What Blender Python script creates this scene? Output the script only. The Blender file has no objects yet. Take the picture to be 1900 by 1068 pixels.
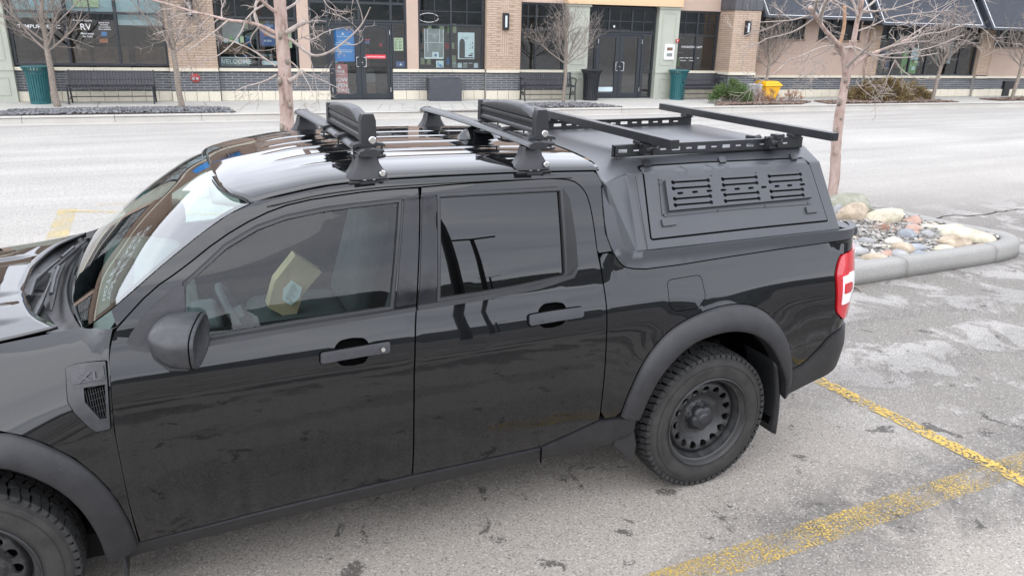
import bpy, bmesh, math, random
import numpy as np
from mathutils import Vector, Matrix, geometry
PI = math.pi
random.seed(7)
rng = np.random.default_rng(7)
scene = bpy.context.scene
COL = scene.collection

# ---------------------------------------------------------------- camera, sky, sun, exposure
cam_data = bpy.data.cameras.new('camera')
cam = bpy.data.objects.new('camera', cam_data); COL.objects.link(cam)
scene.camera = cam
cam_data.sensor_fit = 'HORIZONTAL'; cam_data.sensor_width = 36.0
cam_data.lens = 36.0 * 1444.03 / 1900.0
cam_data.clip_start = 0.05; cam_data.clip_end = 3000
cam.matrix_world = Matrix([[0.912873, 0.111364, -0.392761, 0.77002], [-0.407607, 0.302364, -0.861645, -2.687419], [0.022801, 0.946665, 0.321412, 2.186987], [0.0, 0.0, 0.0, 1.0]])

SUN_EL, SUN_AZ = math.radians(52), math.radians(215)      # azimuth from +Y clockwise
w = bpy.data.worlds.new('World'); scene.world = w; w.use_nodes = True
nt = w.node_tree; nt.nodes.clear()
def wn(t, **k):
    n = nt.nodes.new(t)
    for a, b in k.items(): setattr(n, a, b)
    return n
out = wn('ShaderNodeOutputWorld')
sky = wn('ShaderNodeTexSky', sky_type='NISHITA', sun_disc=False, sun_elevation=SUN_EL, sun_rotation=SUN_AZ)
bg1 = wn('ShaderNodeBackground'); bg1.inputs['Strength'].default_value = 0.10
nt.links.new(sky.outputs[0], bg1.inputs[0])
tc = wn('ShaderNodeTexCoord'); sep = wn('ShaderNodeSeparateXYZ'); nt.links.new(tc.outputs['Generated'], sep.inputs[0])
# cloud layer seen as on a plane high overhead: streaks that compress towards the horizon
add = wn('ShaderNodeMath', operation='ADD'); nt.links.new(sep.outputs['Z'], add.inputs[0]); add.inputs[1].default_value = 0.10
dv = wn('ShaderNodeVectorMath', operation='DIVIDE'); cmb = wn('ShaderNodeCombineXYZ')
for i in range(3): nt.links.new(add.outputs[0], cmb.inputs[i])
nt.links.new(tc.outputs['Generated'], dv.inputs[0]); nt.links.new(cmb.outputs[0], dv.inputs[1])
mp = wn('ShaderNodeMapping'); mp.inputs['Scale'].default_value = (0.55, 1.15, 0.0); mp.inputs['Rotation'].default_value = (0, 0, 0.12)
nt.links.new(dv.outputs[0], mp.inputs[0])
nz = wn('ShaderNodeTexNoise'); nz.inputs['Scale'].default_value = 1.1; nz.inputs['Detail'].default_value = 6; nz.inputs['Roughness'].default_value = 0.52
nz.inputs['Distortion'].default_value = 0.4
nt.links.new(mp.outputs[0], nz.inputs['Vector'])
cr = wn('ShaderNodeValToRGB')
e = cr.color_ramp.elements
e[0].position = 0.30; e[0].color = (0.62, 0.66, 0.76, 1)
e[1].position = 0.72; e[1].color = (1.0, 1.02, 1.08, 1)
nt.links.new(nz.outputs['Fac'], cr.inputs[0])
bg2 = wn('ShaderNodeBackground'); bg2.inputs['Strength'].default_value = 1.5
nt.links.new(cr.outputs[0], bg2.inputs[0])
mx = wn('ShaderNodeMixShader'); mx.inputs[0].default_value = 0.88
nt.links.new(bg1.outputs[0], mx.inputs[1]); nt.links.new(bg2.outputs[0], mx.inputs[2]); nt.links.new(mx.outputs[0], out.inputs[0])

sun_d = bpy.data.lights.new('sun', 'SUN'); sun_d.energy = .7; sun_d.angle = math.radians(85); sun_d.color = (1, 0.965, 0.92)
sun = bpy.data.objects.new('sun', sun_d); COL.objects.link(sun)
sd = Vector((math.sin(SUN_AZ) * math.cos(SUN_EL), math.cos(SUN_AZ) * math.cos(SUN_EL), math.sin(SUN_EL)))
sun.rotation_euler = sd.to_track_quat('Z', 'Y').to_euler()
sun.location = (0, -10, 30)
vs = scene.view_settings
vs.view_transform = 'Standard'; vs.look = 'None'; vs.gamma = 1; vs.use_curve_mapping = False
vs.exposure = 1.15
scene.render.engine = 'CYCLES'
scene.cycles.use_denoising = True; scene.cycles.sampling_pattern = 'TABULATED_SOBOL'
scene.cycles.max_bounces = 8; scene.cycles.transparent_max_bounces = 16
scene.cycles.sample_clamp_indirect = 6
scene.cycles.caustics_reflective = False; scene.cycles.caustics_refractive = False

# ---------------------------------------------------------------- materials
MAT = {}
def srgb(r, g, b):
    f = lambda c: (c / 255 / 12.92) if c / 255 <= .04045 else ((c / 255 + .055) / 1.055) ** 2.4
    return (f(r), f(g), f(b), 1)
class N:
    """tiny node helper"""
    def __init__(s, name):
        s.m = bpy.data.materials.new(name); s.m.use_nodes = True; s.t = s.m.node_tree; s.t.nodes.clear(); MAT[name] = s.m
        s.o = s.n('ShaderNodeOutputMaterial')
    def n(s, typ, ins=None, **k):
        x = s.t.nodes.new(typ)
        for a, b in k.items(): setattr(x, a, b)
        for a, b in (ins or {}).items(): s.set(x, a, b)
        return x
    def set(s, x, a, b):
        i = x.inputs[a]
        if isinstance(b, bpy.types.NodeSocket): s.t.links.new(b, i)
        elif isinstance(b, bpy.types.Node): s.t.links.new(b.outputs[0], i)
        else: i.default_value = b
    def coord(s, kind='Object', scale=None):
        c = s.n('ShaderNodeTexCoord').outputs[kind] if kind != 'World' else s.n('ShaderNodeNewGeometry').outputs['Position']
        if scale is not None:
            c = s.n('ShaderNodeMapping', {'Vector': c, 'Scale': scale if isinstance(scale, tuple) else (scale,) * 3}).outputs[0]
        return c
    def noise(s, scale, detail=3, rough=.5, vec=None, dist=0):
        return s.n('ShaderNodeTexNoise', {'Vector': vec if vec is not None else s.coord('World'), 'Scale': scale, 'Detail': detail, 'Roughness': rough, 'Distortion': dist}).outputs['Fac']
    def ramp(s, fac, *stops):
        r = s.n('ShaderNodeValToRGB', {'Fac': fac}); el = r.color_ramp.elements
        while len(el) < len(stops): el.new(.5)
        for q, (p, c) in zip(el, stops):
            q.position = p; q.color = c if len(c) == 4 else (*c, 1)
        return r.outputs[0]
    def rf(s, fac, lo, hi, a=0., b=1.):
        return s.n('ShaderNodeMapRange', {'Value': fac, 'From Min': lo, 'From Max': hi, 'To Min': a, 'To Max': b}).outputs[0]
    def mix(s, fac, a, b, mode='MIX'):
        x = s.n('ShaderNodeMix', data_type='RGBA', blend_type=mode)
        s.set(x, 0, fac); s.set(x, 6, a); s.set(x, 7, b); return x.outputs[2]
    def math(s, op, a, b=0.):
        x = s.n('ShaderNodeMath', operation=op); s.set(x, 0, a); s.set(x, 1, b); return x.outputs[0]
    def bump(s, h, strength=.3, dist=.01):
        return s.n('ShaderNodeBump', {'Height': h, 'Strength': strength, 'Distance': dist}).outputs[0]
    def bsdf(s, **k):
        b = s.n('ShaderNodeBsdfPrincipled')
        for a, v in k.items(): s.set(b, a.replace('_', ' '), v)
        s.t.links.new(b.outputs[0], s.o.inputs[0]); return b
def simple(name, col, rough=.6, metal=0., spec=.5, bump=0., bscale=40, vary=0.12, vscale=6):
    s = N(name); c = col if len(col) == 4 else (*col, 1)
    n1 = s.noise(vscale, 4, .6)
    dark = tuple(v * (1 - vary) for v in c[:3]) + (1,); lite = tuple(min(1, v * (1 + vary)) for v in c[:3]) + (1,)
    cc = s.ramp(n1, (.3, dark), (.7, lite))
    k = dict(Base_Color=cc, Roughness=s.rf(s.noise(vscale * 3, 3), .3, .7, max(0, rough - .06), min(1, rough + .06)), Metallic=metal, Specular_IOR_Level=spec)
    if bump: k['Normal'] = s.bump(s.noise(bscale, 4, .6), bump, .004)
    s.bsdf(**k); return s.m

# car paint: black, clear coat, road dust towards the sills
s = N('black_paint')
pos = s.coord('World'); sp = s.n('ShaderNodeSeparateXYZ', {'Vector': pos})
low = s.rf(sp.outputs[2], .95, .35, 0, 1)
streak = s.noise(9, 5, .62, s.n('ShaderNodeMapping', {'Vector': pos, 'Scale': (3.0, 1, .35)}).outputs[0])
dust = s.math('MULTIPLY', s.rf(streak, .38, .75), s.math('MULTIPLY', low, .085))
edge = s.rf(s.noise(30, 4, .7), .45, .7)
dust = s.math('ADD', dust, s.math('MULTIPLY', s.rf(sp.outputs[2], .50, .36), s.math('MULTIPLY', edge, .14)))
spk = s.rf(s.noise(700, 2, .6), .69, .75, 0, .25)
dust = s.math('MAXIMUM', dust, s.math('MULTIPLY', spk, low))
s.bsdf(Base_Color=s.mix(dust, (.0055, .0058, .0066, 1), (.105, .098, .088, 1)), Roughness=.5, Specular_IOR_Level=.0, Coat_Weight=1.0, Coat_Roughness=s.rf(dust, 0, .3, .012, .20), Coat_IOR=1.58,
       Normal=s.bump(s.noise(2.2, 1, .3), .006, .02))
# roof / hood: same paint, clean
s = N('roof_paint')
s.bsdf(Base_Color=(.006, .0063, .0072, 1), Roughness=.5, Specular_IOR_Level=.0, Coat_Weight=1.0, Coat_Roughness=s.rf(s.noise(5, 3), .3, .7, .01, .03), Coat_IOR=1.72)
s = N('matte_coat')      # powder coated canopy
s.bsdf(Base_Color=s.ramp(s.noise(2.5, 4, .6), (.3, (.036, .038, .043)), (.7, (.044, .046, .052))), Roughness=.36, Specular_IOR_Level=.5, Normal=s.bump(s.noise(900, 2), .06, .001))
s = N('grey_trim')       # unpainted grained moulding plastic
g = s.noise(14, 5, .65); sp2 = s.rf(s.noise(260, 2, .6), .68, .76, 0, .5)
s.bsdf(Base_Color=s.mix(sp2, s.ramp(g, (.3, (.012, .012, .014)), (.75, (.023, .023, .025))), (.16, .15, .14, 1)), Roughness=.5, Specular_IOR_Level=.45, Normal=s.bump(s.noise(700, 2), .15, .001))
simple('frame_black', (.012, .012, .014), .38, spec=.5, vary=.1)
simple('satin_black', (.018, .0185, .021), .42, vary=.15, bump=.05, bscale=500)
simple('bar_black', (.020, .021, .024), .35, vary=.2, vscale=20)
simple('pillar_black', (.010, .010, .012), .12, vary=.1)
simple('seal_rubber', (.008, .008, .009), .6, vary=.1)
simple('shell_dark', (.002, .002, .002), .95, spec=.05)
simple('under_dark', (.010, .010, .010), .9, spec=.1)
simple('handle_satin', (.036, .037, .041), .30)
simple('chrome', (.75, .75, .74), .18, metal=1.)
simple('mirror_plastic', (.030, .031, .034), .42, vary=.25, vscale=30, bump=.1, bscale=300)
s = N('tyre_rubber')
g = s.noise(10, 5, .6)
sp3 = s.rf(s.noise(500, 2, .6), .70, .76, 0, .4)
s.bsdf(Base_Color=s.mix(sp3, s.ramp(g, (.3, (.021, .0205, .020)), (.7, (.043, .041, .039))), (.18, .17, .16, 1)), Roughness=.78, Specular_IOR_Level=.3, Normal=s.bump(s.noise(400, 3), .12, .001))
s = N('tyre_tread')
g = s.noise(25, 4, .6); wv = s.n('ShaderNodeTexWave', {'Vector': s.coord('Object'), 'Scale': 60., 'Distortion': 2.0, 'Detail': 1.0}, bands_direction='Y').outputs['Fac']
s.bsdf(Base_Color=s.mix(s.rf(s.noise(420, 2), .70, .76, 0, .5), s.ramp(g, (.3, (.016, .016, .016)), (.7, (.034, .034, .034))), (.2, .2, .2, 1)), Roughness=.75, Specular_IOR_Level=.35, Normal=s.bump(wv, .5, .003))
s = N('wheel_steel')
g = s.noise(18, 5, .7)
s.bsdf(Base_Color=s.ramp(g, (.3, (.014, .014, .015)), (.62, (.030, .030, .031)), (.8, (.085, .080, .074))), Roughness=s.rf(g, .3, .7, .38, .6), Normal=s.bump(s.noise(300, 3), .1, .001))
# glass: thin panes
def glass(name, tint, ior, rough=0.0, gcol=(1, 1, 1, 1)):
    s = N(name)
    tr = s.n('ShaderNodeBsdfTransparent', {'Color': (*tint, 1)})
    gl = s.n('ShaderNodeBsdfGlossy', {'Color': gcol, 'Roughness': rough})
    g_ = s.n('ShaderNodeNewGeometry'); dt = s.n('ShaderNodeVectorMath', {0: g_.outputs['Normal'], 1: g_.outputs['Incoming']}, operation='DOT_PRODUCT').outputs['Value']
    f0 = ((ior - 1) / (ior + 1)) ** 2; k = s.math('POWER', s.math('SUBTRACT', 1., s.math('ABSOLUTE', dt)), 5.)
    fr = s.math('ADD', f0, s.math('MULTIPLY', k, 1 - f0))
    m = s.n('ShaderNodeMixShader', {0: fr, 1: tr.outputs[0], 2: gl.outputs[0]})
    s.t.links.new(m.outputs[0], s.o.inputs[0]); return s.m
glass('windscreen_glass', (.66, .80, .76), 2.3)
glass('door_glass', (.74, .86, .83), 1.50)
glass('privacy_glass', (.025, .028, .032), 1.62)
glass('shop_glass', (.72, .80, .80), 2.15)
glass('lens_clear', (.9, .9, .9), 1.5)
s = N('lens_red'); 
s.bsdf(Base_Color=s.ramp(s.noise(8, 2), (.3, (.36, .005, .010)), (.7, (.48, .009, .016))), Roughness=.18, Coat_Weight=1., Coat_Roughness=.03, Subsurface_Weight=.15, Subsurface_Radius=(.02, .002, .002), Normal=s.bump(s.n('ShaderNodeTexWave', {'Vector': s.coord('World'), 'Scale': 30., 'Distortion': 1.}, bands_direction='Z').outputs['Fac'], .10, .004))
s = N('lens_white'); s.bsdf(Base_Color=(.72, .73, .75, 1), Roughness=.15, Coat_Weight=1., Coat_Roughness=.03, Normal=s.bump(s.n('ShaderNodeTexChecker', {'Vector': s.coord('World'), 'Scale': 160.}).outputs['Fac'], .1, .002))
simple('seat_cloth', (.055, .060, .062), .85, vary=.2, vscale=12)
simple('dash_grey', (.13, .14, .135), .7, vary=.15)
simple('dash_dark', (.03, .032, .035), .6)
simple('headliner', (.16, .17, .17), .9)
simple('paper_bag', (.50, .36, .22), .85, vary=.10, vscale=10, bump=.3, bscale=14)
simple('paper_white', (.74, .78, .78), .7, vary=.03)
simple('ink', (.05, .05, .06), .7)

# asphalt: aggregate, wear patches, damp stains, oil spots
s = N('asphalt')
P = s.coord('World'); SP = s.n('ShaderNodeSeparateXYZ', {'Vector': P})
agg = s.noise(95, 4, .8, P); fine = s.noise(260, 2, .7, P)
vor = s.n('ShaderNodeTexVoronoi', {'Vector': P, 'Scale': 125.}); vr = s.n('ShaderNodeSeparateColor', {'Color': vor.outputs['Color']}).outputs[0]
big = s.noise(.30, 3, .5, P); rag = s.noise(1.9, 9, .68, P, .5); rag2 = s.noise(4.2, 9, .70, P, .7)
lane = s.rf(SP.outputs[1], 2.2, 8.0, 0, 1)                                  # the drive lane across the road is worn paler
older = s.math('MULTIPLY', s.rf(SP.outputs[0], 3.9, 5.2, 0, 1), s.rf(SP.outputs[1], 5.2, 3.6, 0, 1))   # darker, damper paving by the island
base = s.mix(lane, (.300, .274, .243, 1), (.395, .380, .356, 1))
base = s.mix(s.math('MULTIPLY', older, .62), base, (.135, .128, .120, 1))
salt = s.math('MULTIPLY', s.rf(rag, .50, .56), older)
base = s.mix(s.math('MULTIPLY', salt, .75), base, (.37, .355, .335, 1))
track = s.n('ShaderNodeTexWave', {'Vector': s.n('ShaderNodeMapping', {'Vector': P, 'Scale': (.04, .33, 1)}).outputs[0], 'Scale': 1.0, 'Distortion': 5., 'Detail': 4., 'Detail Scale': 1.2}, bands_direction='Y').outputs['Fac']
behind = s.rf(SP.outputs[1], -1.4, -3.0, 0, 1)  # stronger dark patches behind the camera, added to enrich the door reflections
dk = s.math('MULTIPLY', s.rf(s.math('ADD', rag, s.math('MULTIPLY', s.math('SUBTRACT', track, .5), .25)), .53, .60), s.math('ADD', s.math('MULTIPLY', behind, .75), s.math('MULTIPLY', s.rf(lane, 0, .4, 1, 0), .25)))
base = s.mix(dk, base, (.085, .080, .075, 1))
# damp halo following the bay line, then small ragged wet drips
hal = s.rf(s.math('ABSOLUTE', s.math('ADD', SP.outputs[1], .47)), .10, .42, 1, 0)
hal = s.math('MULTIPLY', s.math('MULTIPLY', hal, s.rf(SP.outputs[0], 2.6, 3.4, 0, 1)), s.rf(rag2, .36, .54))
base = s.mix(s.math('MULTIPLY', hal, .70), base, (.095, .090, .085, 1))
spots = s.math('MULTIPLY', s.rf(rag2, .600, .632), s.rf(lane, 0, .3, 1, 0))
base = s.mix(s.math('MULTIPLY', spots, .80), base, (.060, .055, .050, 1))
chips = s.rf(vr, .86, .97, 0, 1); darkc = s.rf(vr, .20, .05, 0, 1)
base = s.mix(s.math('MULTIPLY', chips, .30), base, (.62, .60, .57, 1))
base = s.mix(s.math('MULTIPLY', darkc, .42), base, (.06, .058, .055, 1))
base = s.mix(1., base, s.ramp(agg, (.25, (.50, .50, .50)), (.75, (1.48, 1.48, 1.48))), 'MULTIPLY')
mid4 = s.noise(24, 3, .75, P); strk = s.noise(1.0, 5, .6, s.n('ShaderNodeMapping', {'Vector': P, 'Scale': (.16, 1.5, 1)}).outputs[0])
base = s.mix(1., base, s.mix(lane, (1, 1, 1, 1), s.ramp(mid4, (.3, (.80, .80, .80)), (.7, (1.16, 1.16, 1.16)))), 'MULTIPLY')
base = s.mix(1., base, s.mix(lane, (1, 1, 1, 1), s.ramp(strk, (.32, (.84, .84, .84)), (.66, (1.06, 1.06, 1.06)))), 'MULTIPLY')
base = s.mix(1., base, s.mix(s.rf(big, .35, .65), (.93, .93, .93, 1), (1.05, 1.05, 1.05, 1)), 'MULTIPLY')
s.bsdf(Base_Color=base, Roughness=.88, Specular_IOR_Level=.2, Normal=s.bump(s.math('ADD', agg, s.math('MULTIPLY', vr, .6)), .7, .007))
# worn road paint
def road_paint(name, col, lo, hi, sc=60):
    s = N(name); P = s.coord('World')
    a = s.noise(sc, 5, .72, P); b = s.noise(3.5, 3, .5, P)
    f = s.rf(s.math('ADD', a, s.math('MULTIPLY', s.math('SUBTRACT', b, .5), .35)), lo, hi)
    bs = s.n('ShaderNodeBsdfPrincipled', {'Base Color': s.ramp(s.noise(40, 4, .6, P), (.3, tuple(c * .72 for c in col)), (.7, col)), 'Roughness': .75})
    tr = s.n('ShaderNodeBsdfTransparent')
    m = s.n('ShaderNodeMixShader', {0: f, 1: tr.outputs[0], 2: bs.outputs[0]})
    s.t.links.new(m.outputs[0], s.o.inputs[0])
road_paint('yellow_fresh', (.52, .35, .075), .465, .515, 46)
road_paint('yellow_worn', (.46, .32, .085), .505, .575, 85)
road_paint('yellow_faded', (.58, .46, .20), .44, .62, 50)
def concrete(name, c, crack=False):
    s = N(name); P = s.coord('World')
    n1 = s.noise(1.3, 5, .6, P); n2 = s.noise(60, 4, .7, P)
    b = s.ramp(n1, (.3, tuple(v * .86 for v in c)), (.7, c))
    b = s.mix(1., b, s.ramp(n2, (.3, (.84, .84, .84)), (.7, (1.1, 1.1, 1.1))), 'MULTIPLY')
    s.bsdf(Base_Color=b, Roughness=.85, Specular_IOR_Level=.25, Normal=s.bump(n2, .3, .004))
concrete('sidewalk_concrete', (.43, .42, .39))
concrete('kerb_concrete', (.44, .42, .385))
concrete('island_kerb_concrete', (.285, .278, .262))
concrete('cream_stone', (.66, .61, .50))
simple('mortar_light', (.30, .30, .295), .9, vscale=20)
simple('mortar_tan', (.34, .25, .19), .9, vscale=20)
def brick(name, cols):
    s = N(name); ob = s.n('ShaderNodeObjectInfo').outputs['Random']; isl = s.n('ShaderNodeNewGeometry').outputs['Random Per Island']
    r = s.math('FRACT', s.math('ADD', ob, s.math('MULTIPLY', isl, 3.7)))
    k = len(cols); c = s.ramp(r, *[(i / (k - 1), cols[i]) for i in range(k)])
    c = s.mix(1., c, s.ramp(s.noise(25, 4, .7), (.3, (.86, .86, .86)), (.7, (1.1, 1.1, 1.1))), 'MULTIPLY')
    s.bsdf(Base_Color=c, Roughness=.82, Specular_IOR_Level=.3, Normal=s.bump(s.noise(120, 4), .35, .004))
brick('dark_brick', [(.075, .080, .092), (.105, .11, .122), (.088, .092, .102), (.125, .13, .14)])
brick('tan_brick', [(.44, .335, .255), (.47, .365, .285), (.42, .32, .245), (.49, .385, .30)])
simple('stucco_tan', (.43, .325, .265), .9, vary=.05, vscale=1.5, bump=.3, bscale=150)
simple('stucco_brown', (.24, .175, .135), .9, vary=.06, vscale=1.5, bump=.3, bscale=150)
simple('stucco_orange', (.58, .42, .26), .9, vary=.04, vscale=1.5, bump=.3, bscale=150)
simple('sage_panel', (.37, .385, .325), .6, vary=.05, vscale=2)
simple('slate_tile', (.075, .075, .085), .5, vary=.2, vscale=4)
simple('shop_frame', (.020, .024, .030), .4, vary=.1)
simple('room_dark', (.030, .042, .048), .9, vary=.4, vscale=1.2)
simple('blind_pale', (.50, .60, .63), .8, vary=.08, vscale=1)
simple('awning_cloth', (.033, .038, .050), .8, vary=.12, vscale=3)
simple('white_trim', (.72, .73, .74), .6, vary=.03)
simple('steel_brushed', (.55, .55, .54), .3, metal=1.)
simple('poster_blue', (.03, .22, .58), .5, vary=.05)
simple('poster_red', (.42, .13, .13), .55, vary=.05)
simple('banner_red', (.55, .03, .05), .5, vary=.04)
simple('poster_yellow', (.62, .68, .42), .6, vary=.04)
simple('poster_grey', (.22, .23, .22), .6, vary=.15, vscale=5)
simple('poster_white', (.62, .68, .70), .6, vary=.05)
simple('poster_navy', (.06, .10, .24), .6)
simple('poster_orange', (.45, .14, .05), .6)
simple('poster_green', (.16, .34, .10), .6)
simple('wood_brown', (.16, .09, .055), .6, vary=.3, vscale=10)
simple('print_dark', (.02, .022, .025), .6)
simple('bench_black', (.016, .017, .022), .4, vary=.15)
simple('bin_teal', (.018, .105, .115), .42, vary=.15, vscale=10)
simple('bin_yellow', (.78, .42, .015), .45, vary=.05)
simple('box_grey', (.050, .052, .062), .55, vary=.12)
simple('lamp_glass', (.55, .60, .62), .3, vary=.05)
simple('alarm_red', (.45, .03, .03), .4)
simple('fdc_red', (.34, .06, .06), .5, vary=.2, vscale=40)
simple('bark_grey', (.22, .185, .155), .95, vary=.35, vscale=30, bump=.8, bscale=60)
simple('twig_grey', (.235, .20, .175), .9, vary=.2, vscale=15)
s = N('bark_pink')
P = s.coord('World'); st = s.noise(11, 6, .65, s.n('ShaderNodeMapping', {'Vector': P, 'Scale': (1, 1, .35)}).outputs[0])
kn = s.rf(s.noise(7, 5, .7, P), .64, .70)
s.bsdf(Base_Color=s.mix(kn, s.ramp(st, (.30, (.13, .085, .065)), (.44, (.36, .26, .22)), (.72, (.52, .40, .36))), (.09, .07, .06, 1)), Roughness=.88, Normal=s.bump(s.noise(38, 6, .75, s.n('ShaderNodeMapping', {'Vector': P, 'Scale': (1, 1, .4)}).outputs[0]), .9, .02))
simple('branch_pale', (.33, .28, .25), .85, vary=.22, vscale=12)
simple('cut_wood', (.34, .21, .13), .9, vary=.2, vscale=20)
def leafmat(name, cols):
    s = N(name); r = s.n('ShaderNodeNewGeometry').outputs['Random Per Island']; k = len(cols)
    s.bsdf(Base_Color=s.ramp(r, *[(i / (k - 1), cols[i]) for i in range(k)]), Roughness=.7, Specular_IOR_Level=.3)
leafmat('needles_green', [(.045, .085, .025), (.10, .15, .05), (.065, .11, .035), (.14, .19, .075)])
leafmat('needles_bronze', [(.10, .065, .028), (.19, .135, .06), (.13, .10, .04), (.24, .16, .08)])
leafmat('leaves_rust', [(.22, .10, .07), (.32, .19, .15), (.38, .16, .05), (.27, .20, .17)])
leafmat('mulch_brown', [(.07, .045, .035), (.13, .09, .07), (.20, .15, .125), (.10, .07, .055)])
leafmat('gravel_grey', [(.055, .055, .060), (.11, .11, .115), (.20, .20, .205), (.075, .075, .085)])
leafmat('slate_chips', [(.12, .115, .105), (.24, .225, .205), (.42, .40, .37), (.07, .066, .062)])
def rock(name, a, b, c):
    s = N(name); P = s.coord('Object'); n1 = s.noise(5, 6, .68, s.coord('World')); n2 = s.noise(45, 4, .7)
    s.bsdf(Base_Color=s.mix(1., s.ramp(n1, (.3, a), (.55, b), (.72, c)), s.ramp(n2, (.3, (.82, .82, .82)), (.7, (1.12, 1.12, 1.12))), 'MULTIPLY'), Roughness=.85, Normal=s.bump(s.noise(18, 6, .7), .45, .02))
rock('rock_cream', (.30, .26, .19), (.50, .46, .36), (.62, .59, .50))
rock('rock_tan', (.20, .155, .105), (.40, .33, .25), (.56, .51, .42))
rock('rock_pink', (.28, .15, .115), (.38, .25, .20), (.46, .35, .29))
rock('rock_blue', (.15, .165, .185), (.26, .275, .295), (.45, .46, .47))
rock('rock_grey', (.18, .18, .18), (.31, .31, .305), (.47, .465, .45))
rock('rock_moss', (.14, .14, .10), (.235, .235, .18), (.33, .33, .28))
simple('hill_cover', (.058, .066, .066), .95, vary=.5, vscale=.06)
simple('soil', (.09, .07, .055), .95, vary=.3)
simple('clothes_dark', (.02, .02, .024), .9)

# ---------------------------------------------------------------- mesh helpers
class MB:
    def __init__(s): s.v = []; s.f = []; s.mi = []
    def add(s, vs, fs, mi=0):
        o = len(s.v); s.v += [tuple(map(float, q)) for q in vs]; s.f += [tuple(i + o for i in q) for q in fs]; s.mi += [mi] * len(fs); return s
    def box(s, x0, x1, y0, y1, z0, z1, mi=0, mat=None):
        v = [(x, y, z) for z in (z0, z1) for y in (y0, y1) for x in (x0, x1)]
        if mat is not None: v = [tuple(mat @ Vector(q)) for q in v]
        return s.add(v, [(0, 2, 3, 1), (4, 5, 7, 6), (0, 1, 5, 4), (2, 6, 7, 3), (0, 4, 6, 2), (1, 3, 7, 5)], mi)
    def tube(s, pts, rad, n=8, caps=True, mi=0):
        pts = [Vector(p) for p in pts]; rad = rad if hasattr(rad, '__len__') else [rad] * len(pts)
        vs = []; prev = None
        for i, p in enumerate(pts):
            d = (pts[min(i + 1, len(pts) - 1)] - pts[max(i - 1, 0)])
            d = d.normalized() if d.length > 1e-9 else Vector((0, 0, 1))
            if prev is None: a = d.orthogonal().normalized()
            else:
                a = prev - d * prev.dot(d); a = a.normalized() if a.length > 1e-6 else d.orthogonal().normalized()
            prev = a; b = d.cross(a)
            vs += [tuple(p + (a * math.cos(2 * PI * k / n) + b * math.sin(2 * PI * k / n)) * rad[i]) for k in range(n)]
        fs = [(i * n + k, i * n + (k + 1) % n, (i + 1) * n + (k + 1) % n, (i + 1) * n + k) for i in range(len(pts) - 1) for k in range(n)]
        if caps and n > 2: fs += [tuple(range(n - 1, -1, -1)), tuple((len(pts) - 1) * n + k for k in range(n))]
        return s.add(vs, fs, mi)
    def prism(s, poly, f0, f1, mi=0):
        """poly: 2D points; f0,f1 map (a,b) to 3D for the two ends"""
        n = len(poly); vs = [f0(*q) for q in poly] + [f1(*q) for q in poly]
        fs = [tuple(range(n)), tuple(range(2 * n - 1, n - 1, -1))] + [(k, k + n, (k + 1) % n + n, (k + 1) % n) for k in range(n)]
        return s.add(vs, fs, mi)
    def lathe(s, prof, n=48, fn=lambda r, h, a: (r * math.cos(a), h, r * math.sin(a)), mi=0):
        vs = [fn(r, h, 2 * PI * k / n) for (r, h) in prof for k in range(n)]
        fs = [(i * n + k, i * n + (k + 1) % n, (i + 1) * n + (k + 1) % n, (i + 1) * n + k) for i in range(len(prof) - 1) for k in range(n)]
        return s.add(vs, fs, mi)
    def build(s, name, mats, parent=None, smooth=False, bevel=0, seg=2, sub=0, loc=None, fix=True, angle=35):
        me = bpy.data.meshes.new(name); me.from_pydata(s.v, [], s.f)
        mats = mats if isinstance(mats, (list, tuple)) else [mats]
        for m in mats: me.materials.append(MAT[m] if isinstance(m, str) else m)
        if len(mats) > 1:
            for p, i in zip(me.polygons, s.mi): p.material_index = i
        if fix:
            bm = bmesh.new(); bm.from_mesh(me); bmesh.ops.recalc_face_normals(bm, faces=bm.faces); bm.to_mesh(me); bm.free()
        if smooth:
            for p in me.polygons: p.use_smooth = True
            if angle: me.set_sharp_from_angle(angle=math.radians(angle))
        me.update()
        o = bpy.data.objects.new(name, me); COL.objects.link(o)
        if parent is not None: o.parent = parent
        if loc is not None: o.location = loc
        if bevel:
            b = o.modifiers.new('bevel', 'BEVEL'); b.width = bevel; b.segments = seg; b.limit_method = 'ANGLE'; b.angle_limit = math.radians(30)
            for p in me.polygons: p.use_smooth = True
            if hasattr(b, 'harden_normals'): b.harden_normals = True
        if sub:
            b = o.modifiers.new('sub', 'SUBSURF'); b.levels = b.render_levels = sub
        return o
def tag(o, label=None, cat=None, group=None, kind=None):
    if label: o['label'] = label
    if cat: o['category'] = cat
    if group: o['group'] = group
    if kind: o['kind'] = kind
    return o
def empty(name, loc=(0, 0, 0), rz=0.):
    o = bpy.data.objects.new(name, None); COL.objects.link(o); o.location = loc; o.rotation_euler = (0, 0, rz); o.empty_display_size = .1; return o
def copy_tree(o, parent=None):
    c = o.copy(); COL.objects.link(c); c.parent = parent
    for ch in list(o.children): copy_tree(ch, c)
    return c
def poly_in(P, px, py):
    """vectorised point in polygon"""
    P = np.asarray(P); x0, y0 = P[:, 0], P[:, 1]; x1, y1 = np.roll(x0, -1), np.roll(y0, -1)
    c = np.zeros(len(px), bool)
    for a, b, c1, d in zip(x0, y0, x1, y1):
        if b == d: continue
        m = ((b > py) != (d > py)) & (px < (c1 - a) * (py - b) / (d - b) + a); c ^= m
    return c
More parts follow.
